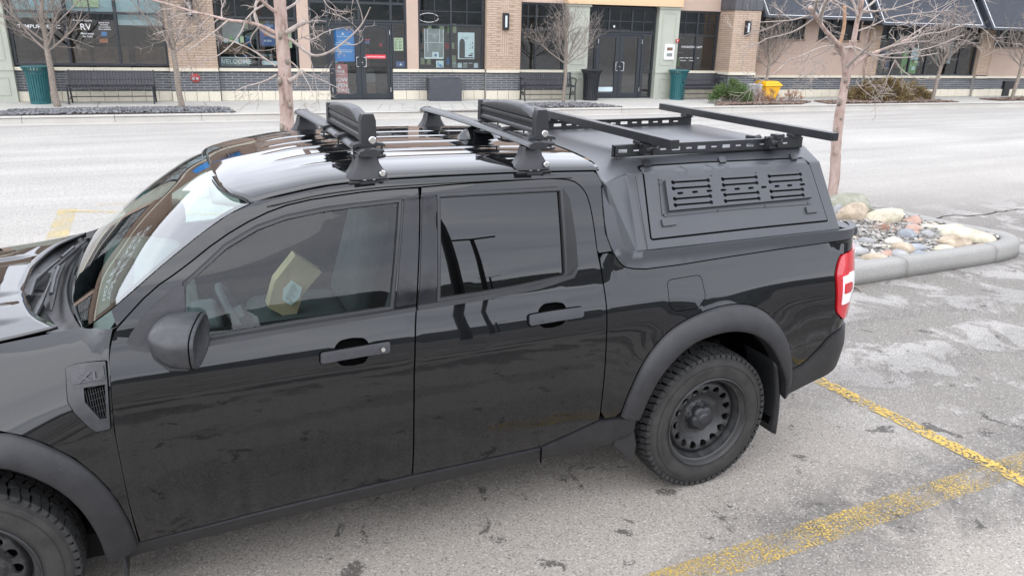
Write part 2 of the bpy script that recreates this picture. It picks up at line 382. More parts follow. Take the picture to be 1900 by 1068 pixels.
def densify(P, h, closed=True):
    out = []; n = len(P)
    for i in range(n if closed else n - 1):
        a = np.array(P[i], float); b = np.array(P[(i + 1) % n], float); k = max(1, int(math.ceil(np.linalg.norm(b - a) / h)))
        out += [tuple(a + (b - a) * t / k) for t in range(k)]
    if not closed: out.append(tuple(map(float, P[-1])))
    return out
def smoothline(P, closed=False, it=2):
    """Chaikin-like rounding keeping the end points"""
    P = [np.array(p, float) for p in P]
    for _ in range(it):
        Q = []; n = len(P)
        for i in range(n if closed else n - 1):
            a, b = P[i], P[(i + 1) % n]; Q += [a * .75 + b * .25, a * .25 + b * .75]
        if not closed: Q = [P[0]] + Q[1:-1] + [P[-1]]
        P = Q
    return [tuple(p) for p in P]
def inset(P, d):
    """offset a polygon inwards by d (outwards when negative)"""
    P = np.asarray(P, float); n = len(P)
    A = 0.5 * np.sum(P[:, 0] * np.roll(P[:, 1], -1) - np.roll(P[:, 0], -1) * P[:, 1]); sg = 1 if A > 0 else -1
    out = []
    for i in range(n):
        a, b, c = P[i - 1], P[i], P[(i + 1) % n]
        e1 = (b - a) / (np.linalg.norm(b - a) + 1e-12); e2 = (c - b) / (np.linalg.norm(c - b) + 1e-12)
        n1 = np.array([-e1[1], e1[0]]) * sg; n2 = np.array([-e2[1], e2[0]]) * sg
        m = n1 + n2; L = np.linalg.norm(m)
        m = n1 if L < .3 else m / L; k = max(.45, float(m @ n1)); out.append(tuple(b + m * d / k))
    return out
def roundpoly(P, r, seg=4):
    """rounds each corner of a polygon with radius about r"""
    P = [np.array(p, float) for p in P]; n = len(P); out = []
    for i in range(n):
        a, b, c = P[i - 1], P[i], P[(i + 1) % n]
        la, lc = np.linalg.norm(a - b), np.linalg.norm(c - b); rr = min(r, la * .45, lc * .45)
        p, q = b + (a - b) / la * rr, b + (c - b) / lc * rr
        for t in np.linspace(0, 1, seg + 1): out.append(tuple((1 - t) ** 2 * p + 2 * t * (1 - t) * b + t * t * q))
    return out
def nrm(f, u, v, e=1e-3):
    a = Vector(f(u + e, v)) - Vector(f(u - e, v)); b = Vector(f(u, v + e)) - Vector(f(u, v - e)); n = a.cross(b)
    return n.normalized() if n.length > 1e-14 else Vector((0, -1, 0))
def panel(name, outline, f, mat, parent=None, holes=(), grid=.04, thick=.02, h=None, off=0., flip=False, rim_mat=None, back=False, build=True):
    """a sheet with thickness lying on the surface f(u,v)->xyz inside outline, with holes; the front side is where the normal u x v points (flip reverses)"""
    h = h or grid * .6
    loops = [densify(outline, h)] + [densify(q, h) for q in holes]
    pts = []; edges = []; starts = []
    for L in loops:
        s0 = len(pts); starts.append(s0); pts += L; edges += [(s0 + i, s0 + (i + 1) % len(L)) for i in range(len(L))]
    nb = len(pts); O = np.array(outline)
    gx = np.arange(O[:, 0].min() + grid * .5, O[:, 0].max(), grid); gy = np.arange(O[:, 1].min() + grid * .5, O[:, 1].max(), grid)
    if len(gx) and len(gy):
        X, Y = np.meshgrid(gx, gy); X[1::2] += grid * .5; X = X.ravel(); Y = Y.ravel()
        m = poly_in(loops[0], X, Y)
        for L in loops[1:]: m &= ~poly_in(L, X, Y)
        X, Y = X[m], Y[m]
        if len(X):
            B = np.array(pts); keep = np.ones(len(X), bool)
            for i in range(0, len(X), 400):
                d = ((X[i:i + 400, None] - B[None, :, 0]) ** 2 + (Y[i:i + 400, None] - B[None, :, 1]) ** 2).min(1); keep[i:i + 400] = d > (.45 * grid) ** 2
            pts += list(zip(X[keep].tolist(), Y[keep].tolist()))
    V, E_, F, ov, _, _ = geometry.delaunay_2d_cdt([Vector(p) for p in pts], edges, [], 0, 1e-7)
    V = [tuple(v) for v in V]
    T = np.array([t for t in F if len(t) == 3]); VV = np.array(V); cx = VV[T].mean(1)
    m = poly_in(loops[0], cx[:, 0], cx[:, 1])
    for L in loops[1:]: m &= ~poly_in(L, cx[:, 0], cx[:, 1])
    T = T[m]
    sg = -1. if flip else 1.
    NN = [nrm(f, *v) * sg for v in V]; PP = [Vector(f(*v)) + n * off for v, n in zip(V, NN)]
    a, b, c = VV[T[:, 0]], VV[T[:, 1]], VV[T[:, 2]]
    ar = (b[:, 0] - a[:, 0]) * (c[:, 1] - a[:, 1]) - (c[:, 0] - a[:, 0]) * (b[:, 1] - a[:, 1])
    tris = [tuple(map(int, t)) if (q > 0) != flip else (int(t[0]), int(t[2]), int(t[1])) for t, q in zip(T, ar)]
    verts = [tuple(p) for p in PP]; normals = [tuple(n) for n in NN]; faces = list(tris); mi = [0] * len(tris)
    if back:
        o0 = len(verts); verts += [tuple(p - n * thick) for p, n in zip(PP, NN)]; normals += [tuple(-n) for n in NN]
        faces += [(t[0] + o0, t[2] + o0, t[1] + o0) for t in tris]; mi += [1 if rim_mat else 0] * len(tris)
    # rims from the boundary edges of the kept triangles
    cnt = {}
    for t in tris:
        for i in range(3):
            a_, b_ = t[i], t[(i + 1) % 3]; cnt[(a_, b_)] = cnt.get((a_, b_), 0) + 1
    bnd = [(a_, b_) for (a_, b_) in cnt if (b_, a_) not in cnt]
    for a_, b_ in bnd:
        o0 = len(verts); pa, pb, na, nb_ = PP[a_], PP[b_], NN[a_], NN[b_]
        out_n = (pb - pa).cross(na); out_n = out_n.normalized() if out_n.length > 1e-12 else na
        verts += [tuple(pa), tuple(pb), tuple(pb - nb_ * thick), tuple(pa - na * thick)]; normals += [tuple(out_n)] * 4
        faces.append((o0, o0 + 3, o0 + 2, o0 + 1)); mi.append(1 if rim_mat else 0)
    me = bpy.data.meshes.new(name); me.from_pydata(verts, [], faces)
    me.materials.append(MAT[mat])
    if rim_mat: me.materials.append(MAT[rim_mat])
    me.polygons.foreach_set('material_index', mi); me.polygons.foreach_set('use_smooth', [True] * len(faces))
    me.update(); me.normals_split_custom_set_from_vertices(normals)
    o = bpy.data.objects.new(name, me); COL.objects.link(o)
    if parent is not None: o.parent = parent
    return o
def gridmesh(name, rows, mat, parent=None, smooth=True, flip=False, thick=0, sub=0):
    """rows: list of equally long lists of points"""
    n = len(rows[0]); v = [tuple(p) for r in rows for p in r]
    f = [(i * n + j, i * n + j + 1, (i + 1) * n + j + 1, (i + 1) * n + j) for i in range(len(rows) - 1) for j in range(n - 1)]
    if flip: f = [q[::-1] for q in f]
    me = bpy.data.meshes.new(name); me.from_pydata(v, [], f); me.materials.append(MAT[mat])
    for p in me.polygons: p.use_smooth = smooth
    o = bpy.data.objects.new(name, me); COL.objects.link(o)
    if parent is not None: o.parent = parent
    if thick:
        b = o.modifiers.new('solid', 'SOLIDIFY'); b.thickness = thick; b.offset = -1
    if sub:
        b = o.modifiers.new('sub', 'SUBSURF'); b.levels = b.render_levels = sub
    return o
_font_cache = {}
def text_mesh(txt, size, sx=1., align='CENTER', bold=0.):
    """flat filled letters as (verts2d, tris)"""
    k = (txt, align, bold)
    if k not in _font_cache:
        cu = bpy.data.curves.new('t', 'FONT'); cu.body = txt; cu.size = 1; cu.align_x = align; cu.align_y = 'CENTER'; cu.offset = bold; cu.resolution_u = 3
        ob = bpy.data.objects.new('t', cu); COL.objects.link(ob)
        dg = bpy.context.evaluated_depsgraph_get(); me = bpy.data.meshes.new_from_object(ob.evaluated_get(dg))
        me.calc_loop_triangles()
        _font_cache[k] = ([(v.co.x, v.co.y) for v in me.vertices], [tuple(t.vertices) for t in me.loop_triangles])
        bpy.data.objects.remove(ob); bpy.data.curves.remove(cu); bpy.data.meshes.remove(me)
    v, t = _font_cache[k]
    return [(x * size * sx, y * size) for x, y in v], t
def add_text(mb, txt, size, f, sx=1., align='CENTER', mi=0, bold=0.):
    v, t = text_mesh(txt, size, sx, align, bold); return mb.add([f(*q) for q in v], t, mi)
def pchip(xs, ys):
    xs = np.asarray(xs, float); ys = np.asarray(ys, float); h = np.diff(xs); d = np.diff(ys) / h; m = np.zeros(len(xs)); m[0] = d[0]; m[-1] = d[-1]
    for i in range(1, len(xs) - 1):
        m[i] = 0 if d[i - 1] * d[i] <= 0 else (h[i - 1] + h[i]) * 3 / ((2 * h[i] + h[i - 1]) / d[i - 1] + (h[i] + 2 * h[i - 1]) / d[i])
    xl, yl, hl, ml = xs.tolist(), ys.tolist(), h.tolist(), m.tolist(); import bisect
    def g(x):
        i = min(max(bisect.bisect_left(xl, x) - 1, 0), len(hl) - 1); t = min(max((x - xl[i]) / hl[i], 0), 1)
        return yl[i] * (1 + 2 * t) * (1 - t) ** 2 + ml[i] * hl[i] * t * (1 - t) ** 2 + yl[i + 1] * t * t * (3 - 2 * t) + ml[i + 1] * hl[i] * t * t * (t - 1)
    return g
def sstep(a, b, x):
    t = min(max((x - a) / (b - a), 0), 1); return t * t * (3 - 2 * t)

# ---------------------------------------------------------------- body surfaces of the pickup (x rearwards from the front axle, y away from the camera, z up)
_base = pchip([.15, .25, .40, .55, .75, .92, 1.00, 1.06, 1.12, 1.20, 1.35, 1.50, 1.58, 1.605, 1.622, 1.635, 1.642],
              [.13, .10, .045, .018, .004, .010, .022, .038, .056, .074, .112, .158, .192, .225, .27, .34, .42])
_zroof = pchip([.158, .192, .225, .245, .275, .34, .42, .55, .922], [1.50, 1.58, 1.605, 1.6185, 1.629, 1.638, 1.6435, 1.6485, 1.655])
_drop = pchip([.40, .90, .95, 1.05, 1.14, 1.35, 1.60, 2.0, 2.36, 2.6], [-.20, -.09, -.075, -.055, -.040, -.010, 0, -.003, -.012, -.022])
def S(x, z):
    y = _base(z - _drop(x) * sstep(1.30, 1.55, z))
    if x > 2.3 and z < 1.12:
        r = math.hypot(x - 3.076, z - .36); y -= .016 * math.exp(-((r - .50) / .12) ** 2) * sstep(1.12, .90, z)
    return y
def side(x, z): return (x, S(x, z), z)
def bed(s, z):
    xs = 3.79 + (z - .7) * .10; r = .20
    if z > 1.12 and s > 2.44:
        k = sstep(2.44, 2.60, s); yb = .056 + .30 * (z - 1.12) if z < 1.19 else .077 + .08 * (z - 1.19)
        if s <= xs: return (s, S(s, z) * (1 - k) + yb * k, z)
        th = min((s - xs) / r, PI / 2); return (xs + r * math.sin(th), yb + r * (1 - math.cos(th)) + max(0, s - xs - r * PI / 2), z)
    if s <= xs: return (s, S(s, z), z)
    th = min((s - xs) / r, PI / 2); return (xs + r * math.sin(th), S(xs, z) + r * (1 - math.cos(th)) + max(0, s - xs - r * PI / 2), z)
_ft_y = pchip([-.95, -.6, 0, .2, .396, .46, .60], [.34, .27, .245, .24, .215, .19, .115])
_ft_z = pchip([-.95, -.6, 0, .2, .396, .46, .60], [.93, 1.02, 1.10, 1.12, 1.15, 1.165, 1.20])
def fender(x, v):
    """v is z below .92 and then runs on over the shoulder to the bonnet joint at v=1.22"""
    nose = .9 * max(0, -x - .62) ** 2 * 2
    if v <= .82: return (x, S(max(x, -.3), v) + nose, v)
    t = (v - .82) / .40; y0 = S(x, .82); y3 = _ft_y(x); z3 = _ft_z(x)
    p0, p1, p2, p3 = (y0, .82), (y0 + .030, .82 + .45 * (z3 - .82)), (y0 + .52 * (y3 - y0), z3 - .060), (y3, z3)
    a, b, c, d = (1 - t) ** 3, 3 * t * (1 - t) ** 2, 3 * t * t * (1 - t), t ** 3
    yy = a * p0[0] + b * p1[0] + c * p2[0] + d * p3[0]; zz = a * p0[1] + b * p1[1] + c * p2[1] + d * p3[1]
    tt = t ** 1.5; bw = sstep(.05, .54, x) * (1 - tt) + sstep(.46, .56, x) * tt
    if bw: yy += (S(x, min(zz, 1.25)) - yy) * bw
    return (x, yy + nose, zz)
def roofz(x, y):
    q = min(y, 1.844 - y); z = _zroof(q) + _drop(x)
    for yy in (.45, .64, .83, 1.014, 1.204, 1.394):
        d = abs(y - yy)
        if d < .026: z += .0028 * (1 - (d / .026) ** 2) ** 2 * (sstep(1.15, 1.35, x) - sstep(2.30, 2.42, x))
    return z
def roof(x, y): return (x, y, roofz(x, y))
_cz = 1.24
def capside(x, z):
    if z < 1.535: y = .098 + (z - 1.24) * .72
    elif z < 1.545: y = .098 + .295 * .72 + (z - 1.535) * 1.5
    else: y = .3254 + (z - 1.545) * 2.15
    return (x, y, z)
def railf(s, z):
    if z < 1.25: return bed(s, z)
    return (s, S(s, z), z)
def bumpf(s, z):
    p = bed(s, z); return (p[0] + .035 * sstep(3.55, 3.90, s) * sstep(.76, .62, z), p[1] - .012 * sstep(3.45, 3.6, s), z)

ROOTS = []
def root(name, base, label, cat, group=None):
    o = empty(name); ROOTS.append((o, base)); return tag(o, label, cat, group)
def far_copy(o, parent=None, recurse=True):
    c = o.copy(); COL.objects.link(c); c.parent = parent if parent is not None else o.parent
    c.scale = (1, -1, 1); c.location = (0, 1.844, 0)
    if recurse:
        for ch in list(o.children):
            d = ch.copy(); COL.objects.link(d); d.parent = c
    return c

# ================================================================ the pickup
truck = root('pickup_truck', (1.5, .922, 0), 'black double cab pickup truck parked in the foreground with a canopy on its bed', 'pickup truck')
near = []      # near-side parts that get a far-side twin

# outlines traced once on the body surfaces (x, z)
cutA = [(0.5253, 1.0303), (0.5337, 1.1011), (0.5529, 1.1664), (0.5760, 1.1958), (0.6894, 1.3007), (0.7888, 1.3558), (0.9249, 1.4437), (1.0634, 1.5104), (1.2029, 1.5506), (1.4158, 1.5700), (1.5390, 1.5752), (1.6715, 1.5749)]
cutA_low = [(0.5322, 1.0891), (0.5279, 1.0127), (0.5178, 0.8460), (0.5223, 0.7068), (0.5270, 0.5349), (0.5402, 0.3468)]
cutB = [(1.6719, 1.5745), (1.6669, 1.5120), (1.6486, 1.3733), (1.6154, 1.1387), (1.5973, 1.0308), (1.5790, 0.8129), (1.5793, 0.3966)]
botF = [(0.5402, 0.3468), (0.7463, 0.3592), (0.9623, 0.3753), (1.2540, 0.3873), (1.5793, 0.3966)]
sm = lambda L: smoothline(L, False, 1)
d1 = roundpoly(cutA[:1] + [cutA[0]], .0) if False else sm(cutA) + sm(cutB)[1:] + botF[::-1][1:-1] + sm(cutA_low)[::-1][:-1]
win1 = [(0.7876, 1.2056), (0.8006, 1.3039), (0.8482, 1.3378), (0.9462, 1.4107), (1.0572, 1.4632), (1.1602, 1.4919), (1.2997, 1.5107), (1.4086, 1.5181), (1.5831, 1.5263), (1.5437, 1.3182), (1.5092, 1.1473), (1.1545, 1.1387), (0.8304, 1.1236), (0.7932, 1.1472)]
win1_o = [(0.7687, 1.1765), (0.7879, 1.3135), (0.8413, 1.3526), (0.9431, 1.4285), (1.0558, 1.4813), (1.1625, 1.5095), (1.3020, 1.5295), (1.4109, 1.5362), (1.6012, 1.5411), (1.5891, 1.4778), (1.5548, 1.3011), (1.5239, 1.1311), (1.1521, 1.1157), (0.8265, 1.1002), (0.7731, 1.1239)]
hand1 = [(1.2283, 1.0087), (1.2347, 1.0138), (1.2950, 1.0152), (1.3956, 1.0173), (1.4883, 1.0198), (1.4920, 1.0142), (1.4893, 0.9833), (1.4825, 0.9780), (1.3921, 0.9787), (1.2975, 0.9762), (1.2329, 0.9737), (1.2255, 0.9789)]
cup1 = [(1.2765, 0.9896), (1.2843, 1.0286), (1.3066, 1.0472), (1.3518, 1.0510), (1.3965, 1.0451), (1.4132, 1.0269), (1.4155, 0.9836), (1.3919, 0.9494), (1.3481, 0.9456), (1.3035, 0.9515), (1.2868, 0.9696)]
door1 = panel('front_door', d1, side, 'black_paint', truck, [win1_o, roundpoly(cup1, .012)], grid=.035, thick=.035)
near.append(door1)
cutR = [(1.6809, 1.5759), (1.8361, 1.5789), (2.0043, 1.5786), (2.1958, 1.5782), (2.2762, 1.5749), (2.3482, 1.5658), (2.3900, 1.5374), (2.4164, 1.4913), (2.4278, 1.3865), (2.4343, 1.2723), (2.4490, 1.1916), (2.4594, 1.0991), (2.4618, 1.0289), (2.4582, 0.9133), (2.4581, 0.8205), (2.4568, 0.6551), (2.4576, 0.4881)]
botR = [(1.5793, 0.3966), (1.8692, 0.3979), (2.1745, 0.4006), (2.3094, 0.4397), (2.4576, 0.4881)]
d2 = sm(cutB)[::-1][:-1] + sm(cutR) + botR[::-1][1:-1]
win2 = [(1.7528, 1.5335), (1.9950, 1.5307), (2.2791, 1.5252), (2.2744, 1.4220), (2.2686, 1.1985), (2.2609, 1.1881), (2.1489, 1.1776), (2.0472, 1.1687), (1.8820, 1.1609), (1.7144, 1.1565)]
win2_o = [(1.7392, 1.5434), (1.7416, 1.5452), (1.9972, 1.5460), (2.2630, 1.5449), (2.2997, 1.5342), (2.3256, 1.4971), (2.3364, 1.3376), (2.3379, 1.2162), (2.3041, 1.1780), (2.2233, 1.1585), (2.1359, 1.1468), (1.9034, 1.1348), (1.6986, 1.1289), (1.7186, 1.3469)]
hand2 = [(2.0866, 1.0406), (2.0920, 1.0453), (2.1875, 1.0491), (2.3317, 1.0487), (2.3414, 1.0409), (2.3401, 1.0118), (2.3279, 1.0065), (2.2089, 1.0056), (2.0906, 1.0028), (2.0837, 1.0104)]
cup2 = [(2.1270, 1.0225), (2.1361, 1.0629), (2.1632, 1.0814), (2.2164, 1.0819), (2.2539, 1.0743), (2.2673, 1.0540), (2.2628, 1.0056), (2.2437, 0.9851), (2.1973, 0.9787), (2.1544, 0.9820), (2.1327, 0.9996)]
door2 = panel('rear_door', d2, side, 'black_paint', truck, [win2_o, roundpoly(cup2, .012)], grid=.035, thick=.035)
near.append(door2)
def reshrink(o, outline, holes, name, mat, **k): pass
# door shut lines: shave the panels by 3 mm so that dark gaps show
for o_, nm, outl, hl in ((door1, 'front_door', d1, [win1_o, roundpoly(cup1, .012)]), (door2, 'rear_door', d2, [win2_o, roundpoly(cup2, .012)])):
    q = panel('tmp', inset(outl, .0032), side, 'black_paint', None, hl, grid=.035, thick=.035)
    o_.data = q.data; bpy.data.objects.remove(q)
def seal_ring(owner, outer, inner, name='window_seal', mat='seal_rubber', off=.002, thick=.02):
    o = panel(name, outer, side, mat, owner, [inner], grid=.03, thick=thick, off=off); return o
w1i = win1; w2i = win2
seal_ring(door1, inset(win1_o, .001), win1)
seal_ring(door2, inset(win2_o, .001), win2)
g1 = panel('window_glass', inset(win1, -.004), side, 'door_glass', door1, grid=.05, thick=.004, off=-.010)
g2 = panel('window_glass', inset(win2, -.004), side, 'privacy_glass', door2, grid=.05, thick=.004, off=-.010)
# raised frame step round the glass and the glossy pillar strips
panel('window_moulding', inset(win2, -.0135), side, 'satin_black', door2, [inset(win2, -.0035)], grid=.03, thick=.01, off=.0045)
panel('window_moulding', inset(win1, -.010), side, 'satin_black', door1, [inset(win1, -.001)], grid=.03, thick=.01, off=.0045)
belt1 = [(0.8271, 1.1056), (1.1737, 1.1187), (1.6106, 1.1331), (1.6090, 1.1168), (1.1718, 1.1016), (0.8285, 1.0871)]
panel('belt_moulding', belt1, side, 'satin_black', door1, grid=.03, thick=.008, off=.008)
belt2 = [(1.6198, 1.1382), (1.9044, 1.1476), (2.1479, 1.1622), (2.2968, 1.1867), (2.3188, 1.2046), (2.3343, 1.2031), (2.3114, 1.1716), (2.1466, 1.1423), (1.9027, 1.1263), (1.6179, 1.1178)]
panel('belt_moulding', belt2, side, 'satin_black', door2, grid=.03, thick=.008, off=.008)
pb1 = [(1.6075, 1.5397), (1.6619, 1.5422), (1.6443, 1.3736), (1.6117, 1.1454), (1.5335, 1.1423), (1.5611, 1.3005), (1.5954, 1.4774)]
panel('pillar_trim', roundpoly(pb1, .004), side, 'pillar_black', door1, grid=.03, thick=.006, off=.006)
pb2 = [(1.6795, 1.5431), (1.7350, 1.5456), (1.7120, 1.3474), (1.6953, 1.1419), (1.6243, 1.1398), (1.6509, 1.3325)]
panel('pillar_trim', roundpoly(pb2, .004), side, 'pillar_black', door2, grid=.03, thick=.006, off=.006)
sail = [(0.5955, 1.1262), (0.5965, 1.1478), (0.6470, 1.2103), (0.7179, 1.2705), (0.7936, 1.3183), (0.7890, 1.2478), (0.7858, 1.1743), (0.8137, 1.1111), (0.7651, 1.0849), (0.6964, 1.0855), (0.6339, 1.0995), (0.5987, 1.1115)]
panel('mirror_sail', smoothline(sail, True, 1), side, 'mirror_plastic', door1, grid=.03, thick=.012, off=.010)
def handle(owner, poly, cup, keyhole):
    panel('handle_recess', inset(roundpoly(cup, .012), -.003), side, 'shell_dark', owner, grid=.02, thick=.003, off=-.026)
    hb = panel('door_handle', roundpoly(poly, .004), side, 'handle_satin', owner, grid=.015, thick=.012, off=.016)
    b = panel('handle_frame', inset(roundpoly(poly, .004), -.004), side, 'shell_dark', owner, [], grid=.03, thick=.003, off=.002)
    if keyhole:
        x, z = keyhole; mb = MB(); y = S(x, z) - .030
        mb.lathe([(0, -.003), (.008, -.003), (.009, 0), (.009, .004)], 16, lambda r, h, a: (x + r * math.cos(a), y + h, z + r * math.sin(a)))
        mb.build('lock_cylinder', 'chrome', owner, smooth=True)
handle(door1, hand1, cup1, [(1.4599, 1.0022)][0]); handle(door2, hand2, cup2, None)

# cab side: A pillar, roof rail and C pillar in one pressing
ws_edge = [(1.0594, 1.5530), (0.9630, 1.5187), (0.8755, 1.4693), (0.7302, 1.3748), (0.6204, 1.2941), (0.5578, 1.2481)]
xs_top = np.linspace(1.05, 2.47, 16)
cab_o = [(x, 1.6065 + _drop(x)) for x in xs_top]
cab_rear = [(2.4812, 1.5813), (2.4930, 1.5378), (2.4838, 1.5155), (2.4790, 1.4247), (2.4805, 1.3424), (2.5088, 1.2633), (2.4427, 1.2603)]
cab_poly = ws_edge[::-1] + cab_o + cab_rear + sm(cutR[:10])[::-1] + sm(cutA[3:-1])[::-1] + [(0.5675, 1.1933)]
cab = panel('cab_side', inset(cab_poly, .002), side, 'black_paint', truck, grid=.03, thick=.03); near.append(cab)
drip = MB(); drip.tube([(x, S(x, 1.585 + _drop(x)) - .001, 1.5855 + _drop(x)) for x in np.linspace(1.1, 2.35, 24)], .0022, 5)
drip.build('gutter_line', 'seal_rubber', cab, smooth=True)

def gap_backing(name, pts, parent, r=.013, d=.020):
    mb = MB(); mb.tube([(x, S(x, z) + d, z) for x, z in pts], r, 6); o = mb.build(name, 'shell_dark', parent, smooth=True); return o
for pts_ in (cutA, cutA_low, cutB, cutR, botF, botR): near.append(gap_backing('door_gap_backing', sm(pts_), truck))  # near-black tubes added behind the shut lines to keep the gaps dark
# bed side
arch_o = [(2.5616, 0.4952), (2.5817, 0.5925), (2.6431, 0.7535), (2.7491, 0.8695), (2.8608, 0.9260), (3.0149, 0.9641), (3.1636, 0.9686), (3.2900, 0.9360), (3.3995, 0.8534), (3.4794, 0.7545), (3.5249, 0.6572), (3.5562, 0.5508)]
arch_i = [(2.6454, 0.4837), (2.6718, 0.5870), (2.7245, 0.6999), (2.8292, 0.7943), (2.9206, 0.8376), (3.0636, 0.8570), (3.1768, 0.8439), (3.2841, 0.8012), (3.3746, 0.7267), (3.4520, 0.6207), (3.5012, 0.5381), (3.5348, 0.4165)]
lamp_px = [(3.8153, 1.1104), (4.1000, 1.0657), (4.0464, 1.0922)]
lamp = [(3.83, 1.125), (4.05, 1.150), (4.05, .80), (3.86, .795), (3.806, .84), (3.80, .87), (3.786, 1.03), (3.80, 1.075)]
bump_top = [(3.5570, 0.5547), (3.6642, 0.5692), (3.7378, 0.6322), (3.7806, 0.6777), (3.8218, 0.7132)]
quart = [(2.4425, 1.2580), (2.5072, 1.2618), (2.5441, 1.2093), (2.5826, 1.1816), (2.7103, 1.1667), (3.2891, 1.1851), (3.7650, 1.1928)] + [(3.95, 1.205), (4.06, 1.205), (4.06, 1.150)] + lamp[::-1][:-1][:] + []
quart = [(2.4425, 1.2580), (2.5072, 1.2618), (2.5441, 1.2093), (2.5826, 1.1816), (2.7103, 1.1667), (3.2891, 1.1851), (3.7650, 1.1928)] + [(3.97, 1.195), (4.12, 1.195), (4.12, .70), (3.98, .69)] + [(a, b - .03) for a, b in bump_top[::-1][:-1]] + bump_top[:1] + arch_o[::-1] + [(2.4576, 0.4881), (2.4568, 0.6551), (2.4581, 0.8205), (2.4582, 0.9133), (2.4618, 1.0289), (2.4594, 1.0991), (2.4490, 1.1916)]
fuel = roundpoly([(2.7852, 1.1104), (2.9693, 1.1151), (2.9873, 1.0107), (2.9450, 0.9720), (2.8179, 0.9721), (2.7890, 0.9996)], .025)
bedo = panel('bed_side', smoothline(inset(quart, .003), True, 1), bed, 'black_paint', truck, [inset(fuel, -.003), inset(lamp, -.004)], grid=.035, thick=.03); near.append(bedo)
panel('fuel_door', fuel, bed, 'black_paint', truck, grid=.03, thick=.012)
panel('fuel_pocket', inset(fuel, -.02), bed, 'shell_dark', truck, grid=.06, thick=.002, off=-.02)
railtrim = [(2.4843, 1.5188), (2.4944, 1.5312), (2.5190, 1.5320), (2.5368, 1.4117), (2.5599, 1.2907), (2.5852, 1.2656), (2.6451, 1.2449), (2.9734, 1.2462), (3.4484, 1.2474), (3.7582, 1.2476)] + [(3.97, 1.245), (4.12, 1.245), (4.12, 1.197), (3.97, 1.197)] + [(3.7646, 1.1955), (3.2893, 1.1875), (2.7106, 1.1690), (2.5829, 1.1838), (2.5441, 1.2116), (2.5114, 1.2619), (2.4807, 1.3447)]
rt = panel('bed_rail_trim', smoothline([(max(a, 2.2), b) for a, b in railtrim], True, 1), railf, 'matte_coat', truck, grid=.03, thick=.03, off=.004); near.append(rt)

# tail lamp: red housing with a clear C
lo = panel('tail_lamp', roundpoly(lamp, .02), bed, 'lens_red', truck, grid=.02, thick=.035, off=.010)
wc = [(3.826, 1.020), (3.872, 1.026), (3.878, 1.034), (3.930, 1.034), (3.936, 1.012), (3.952, 1.004), (3.952, .945), (3.925, .938), (3.905, .925), (3.900, .885), (3.826, .878)]
wl = panel('lamp_lens_clear', roundpoly(wc, .006), bed, 'lens_white', lo, grid=.02, thick=.006, off=.0135)
panel('lamp_lens_red', roundpoly([(3.834, .985), (3.888, .990), (3.904, .978), (3.904, .950), (3.888, .938), (3.834, .934)], .006), bed, 'lens_red', lo, grid=.02, thick=.006, off=.0165)
near.append(lo)
# rear bumper
bump_t2 = [(3.547, .560), (3.642, .578), (3.709, .640), (3.755, .688), (3.80, .722)]
bump = bump_t2 + [(3.92, .738), (4.12, .742), (4.12, .56), (3.95, .53)] + [(3.7644, 0.4716), (3.5653, 0.4198), (3.5301, 0.4138), (3.4999, 0.5333)]
rb = panel('rear_bumper', smoothline(inset(bump, .001), True, 1), bumpf, 'grey_trim', truck, grid=.04, thick=.04); near.append(rb)

# wheel arch mouldings
def arch_loft(name, outer, inner, f, mirror=False):
    def res(Pt, n):
        Pt = np.array(Pt); d = np.r_[0, np.cumsum(np.linalg.norm(np.diff(Pt, axis=0), axis=1))]; t = np.linspace(0, d[-1], n)
        return np.c_[np.interp(t, d, Pt[:, 0]), np.interp(t, d, Pt[:, 1])]
    A, B = res(smoothline(outer, False, 2), 70), res(smoothline(inner, False, 2), 70); rows = []
    for k, (fr, off) in enumerate(((0, .001), (.02, .010), (.10, .019), (.30, .030), (.62, .040), (.86, .042), (.97, .040), (1.0, .034), (1.0, .0), (1.03, -.06))):
        row = []
        for a, b in zip(A, B):
            q = a + (b - a) * fr; n = nrm(f, *q); p = Vector(f(*q)) + n * off; row.append(p)
        rows.append(row)
    o = gridmesh(name, rows, 'grey_trim', truck); return o
al_ = arch_loft('rear_arch_moulding', arch_o, arch_i, bed); near.append(al_)
fa_o = [(0.1933, 0.9004), (0.2569, 0.8726), (0.3193, 0.8316), (0.3909, 0.7646), (0.4407, 0.6891), (0.4718, 0.6282), (0.5003, 0.5447), (0.5208, 0.4569), (0.5305, 0.3632), (0.5305, 0.3343)]
fa_i = [(0.1805, 0.7996), (0.2287, 0.7707), (0.2769, 0.7349), (0.3238, 0.6873), (0.3581, 0.6365), (0.3814, 0.5891), (0.4034, 0.5274), (0.4226, 0.4395), (0.4286, 0.3438), (0.4357, 0.3199)]
def fold(Pt): 
    Pt = [p for p in Pt if p[0] > .0]; return [(-x, z) for x, z in Pt[::-1]] + [(0, max(p[1] for p in Pt) + .004)] + Pt
fa_o, fa_i = fold(fa_o), fold(fa_i)
fl_ = arch_loft('front_arch_moulding', fa_o, fa_i, fender); near.append(fl_)

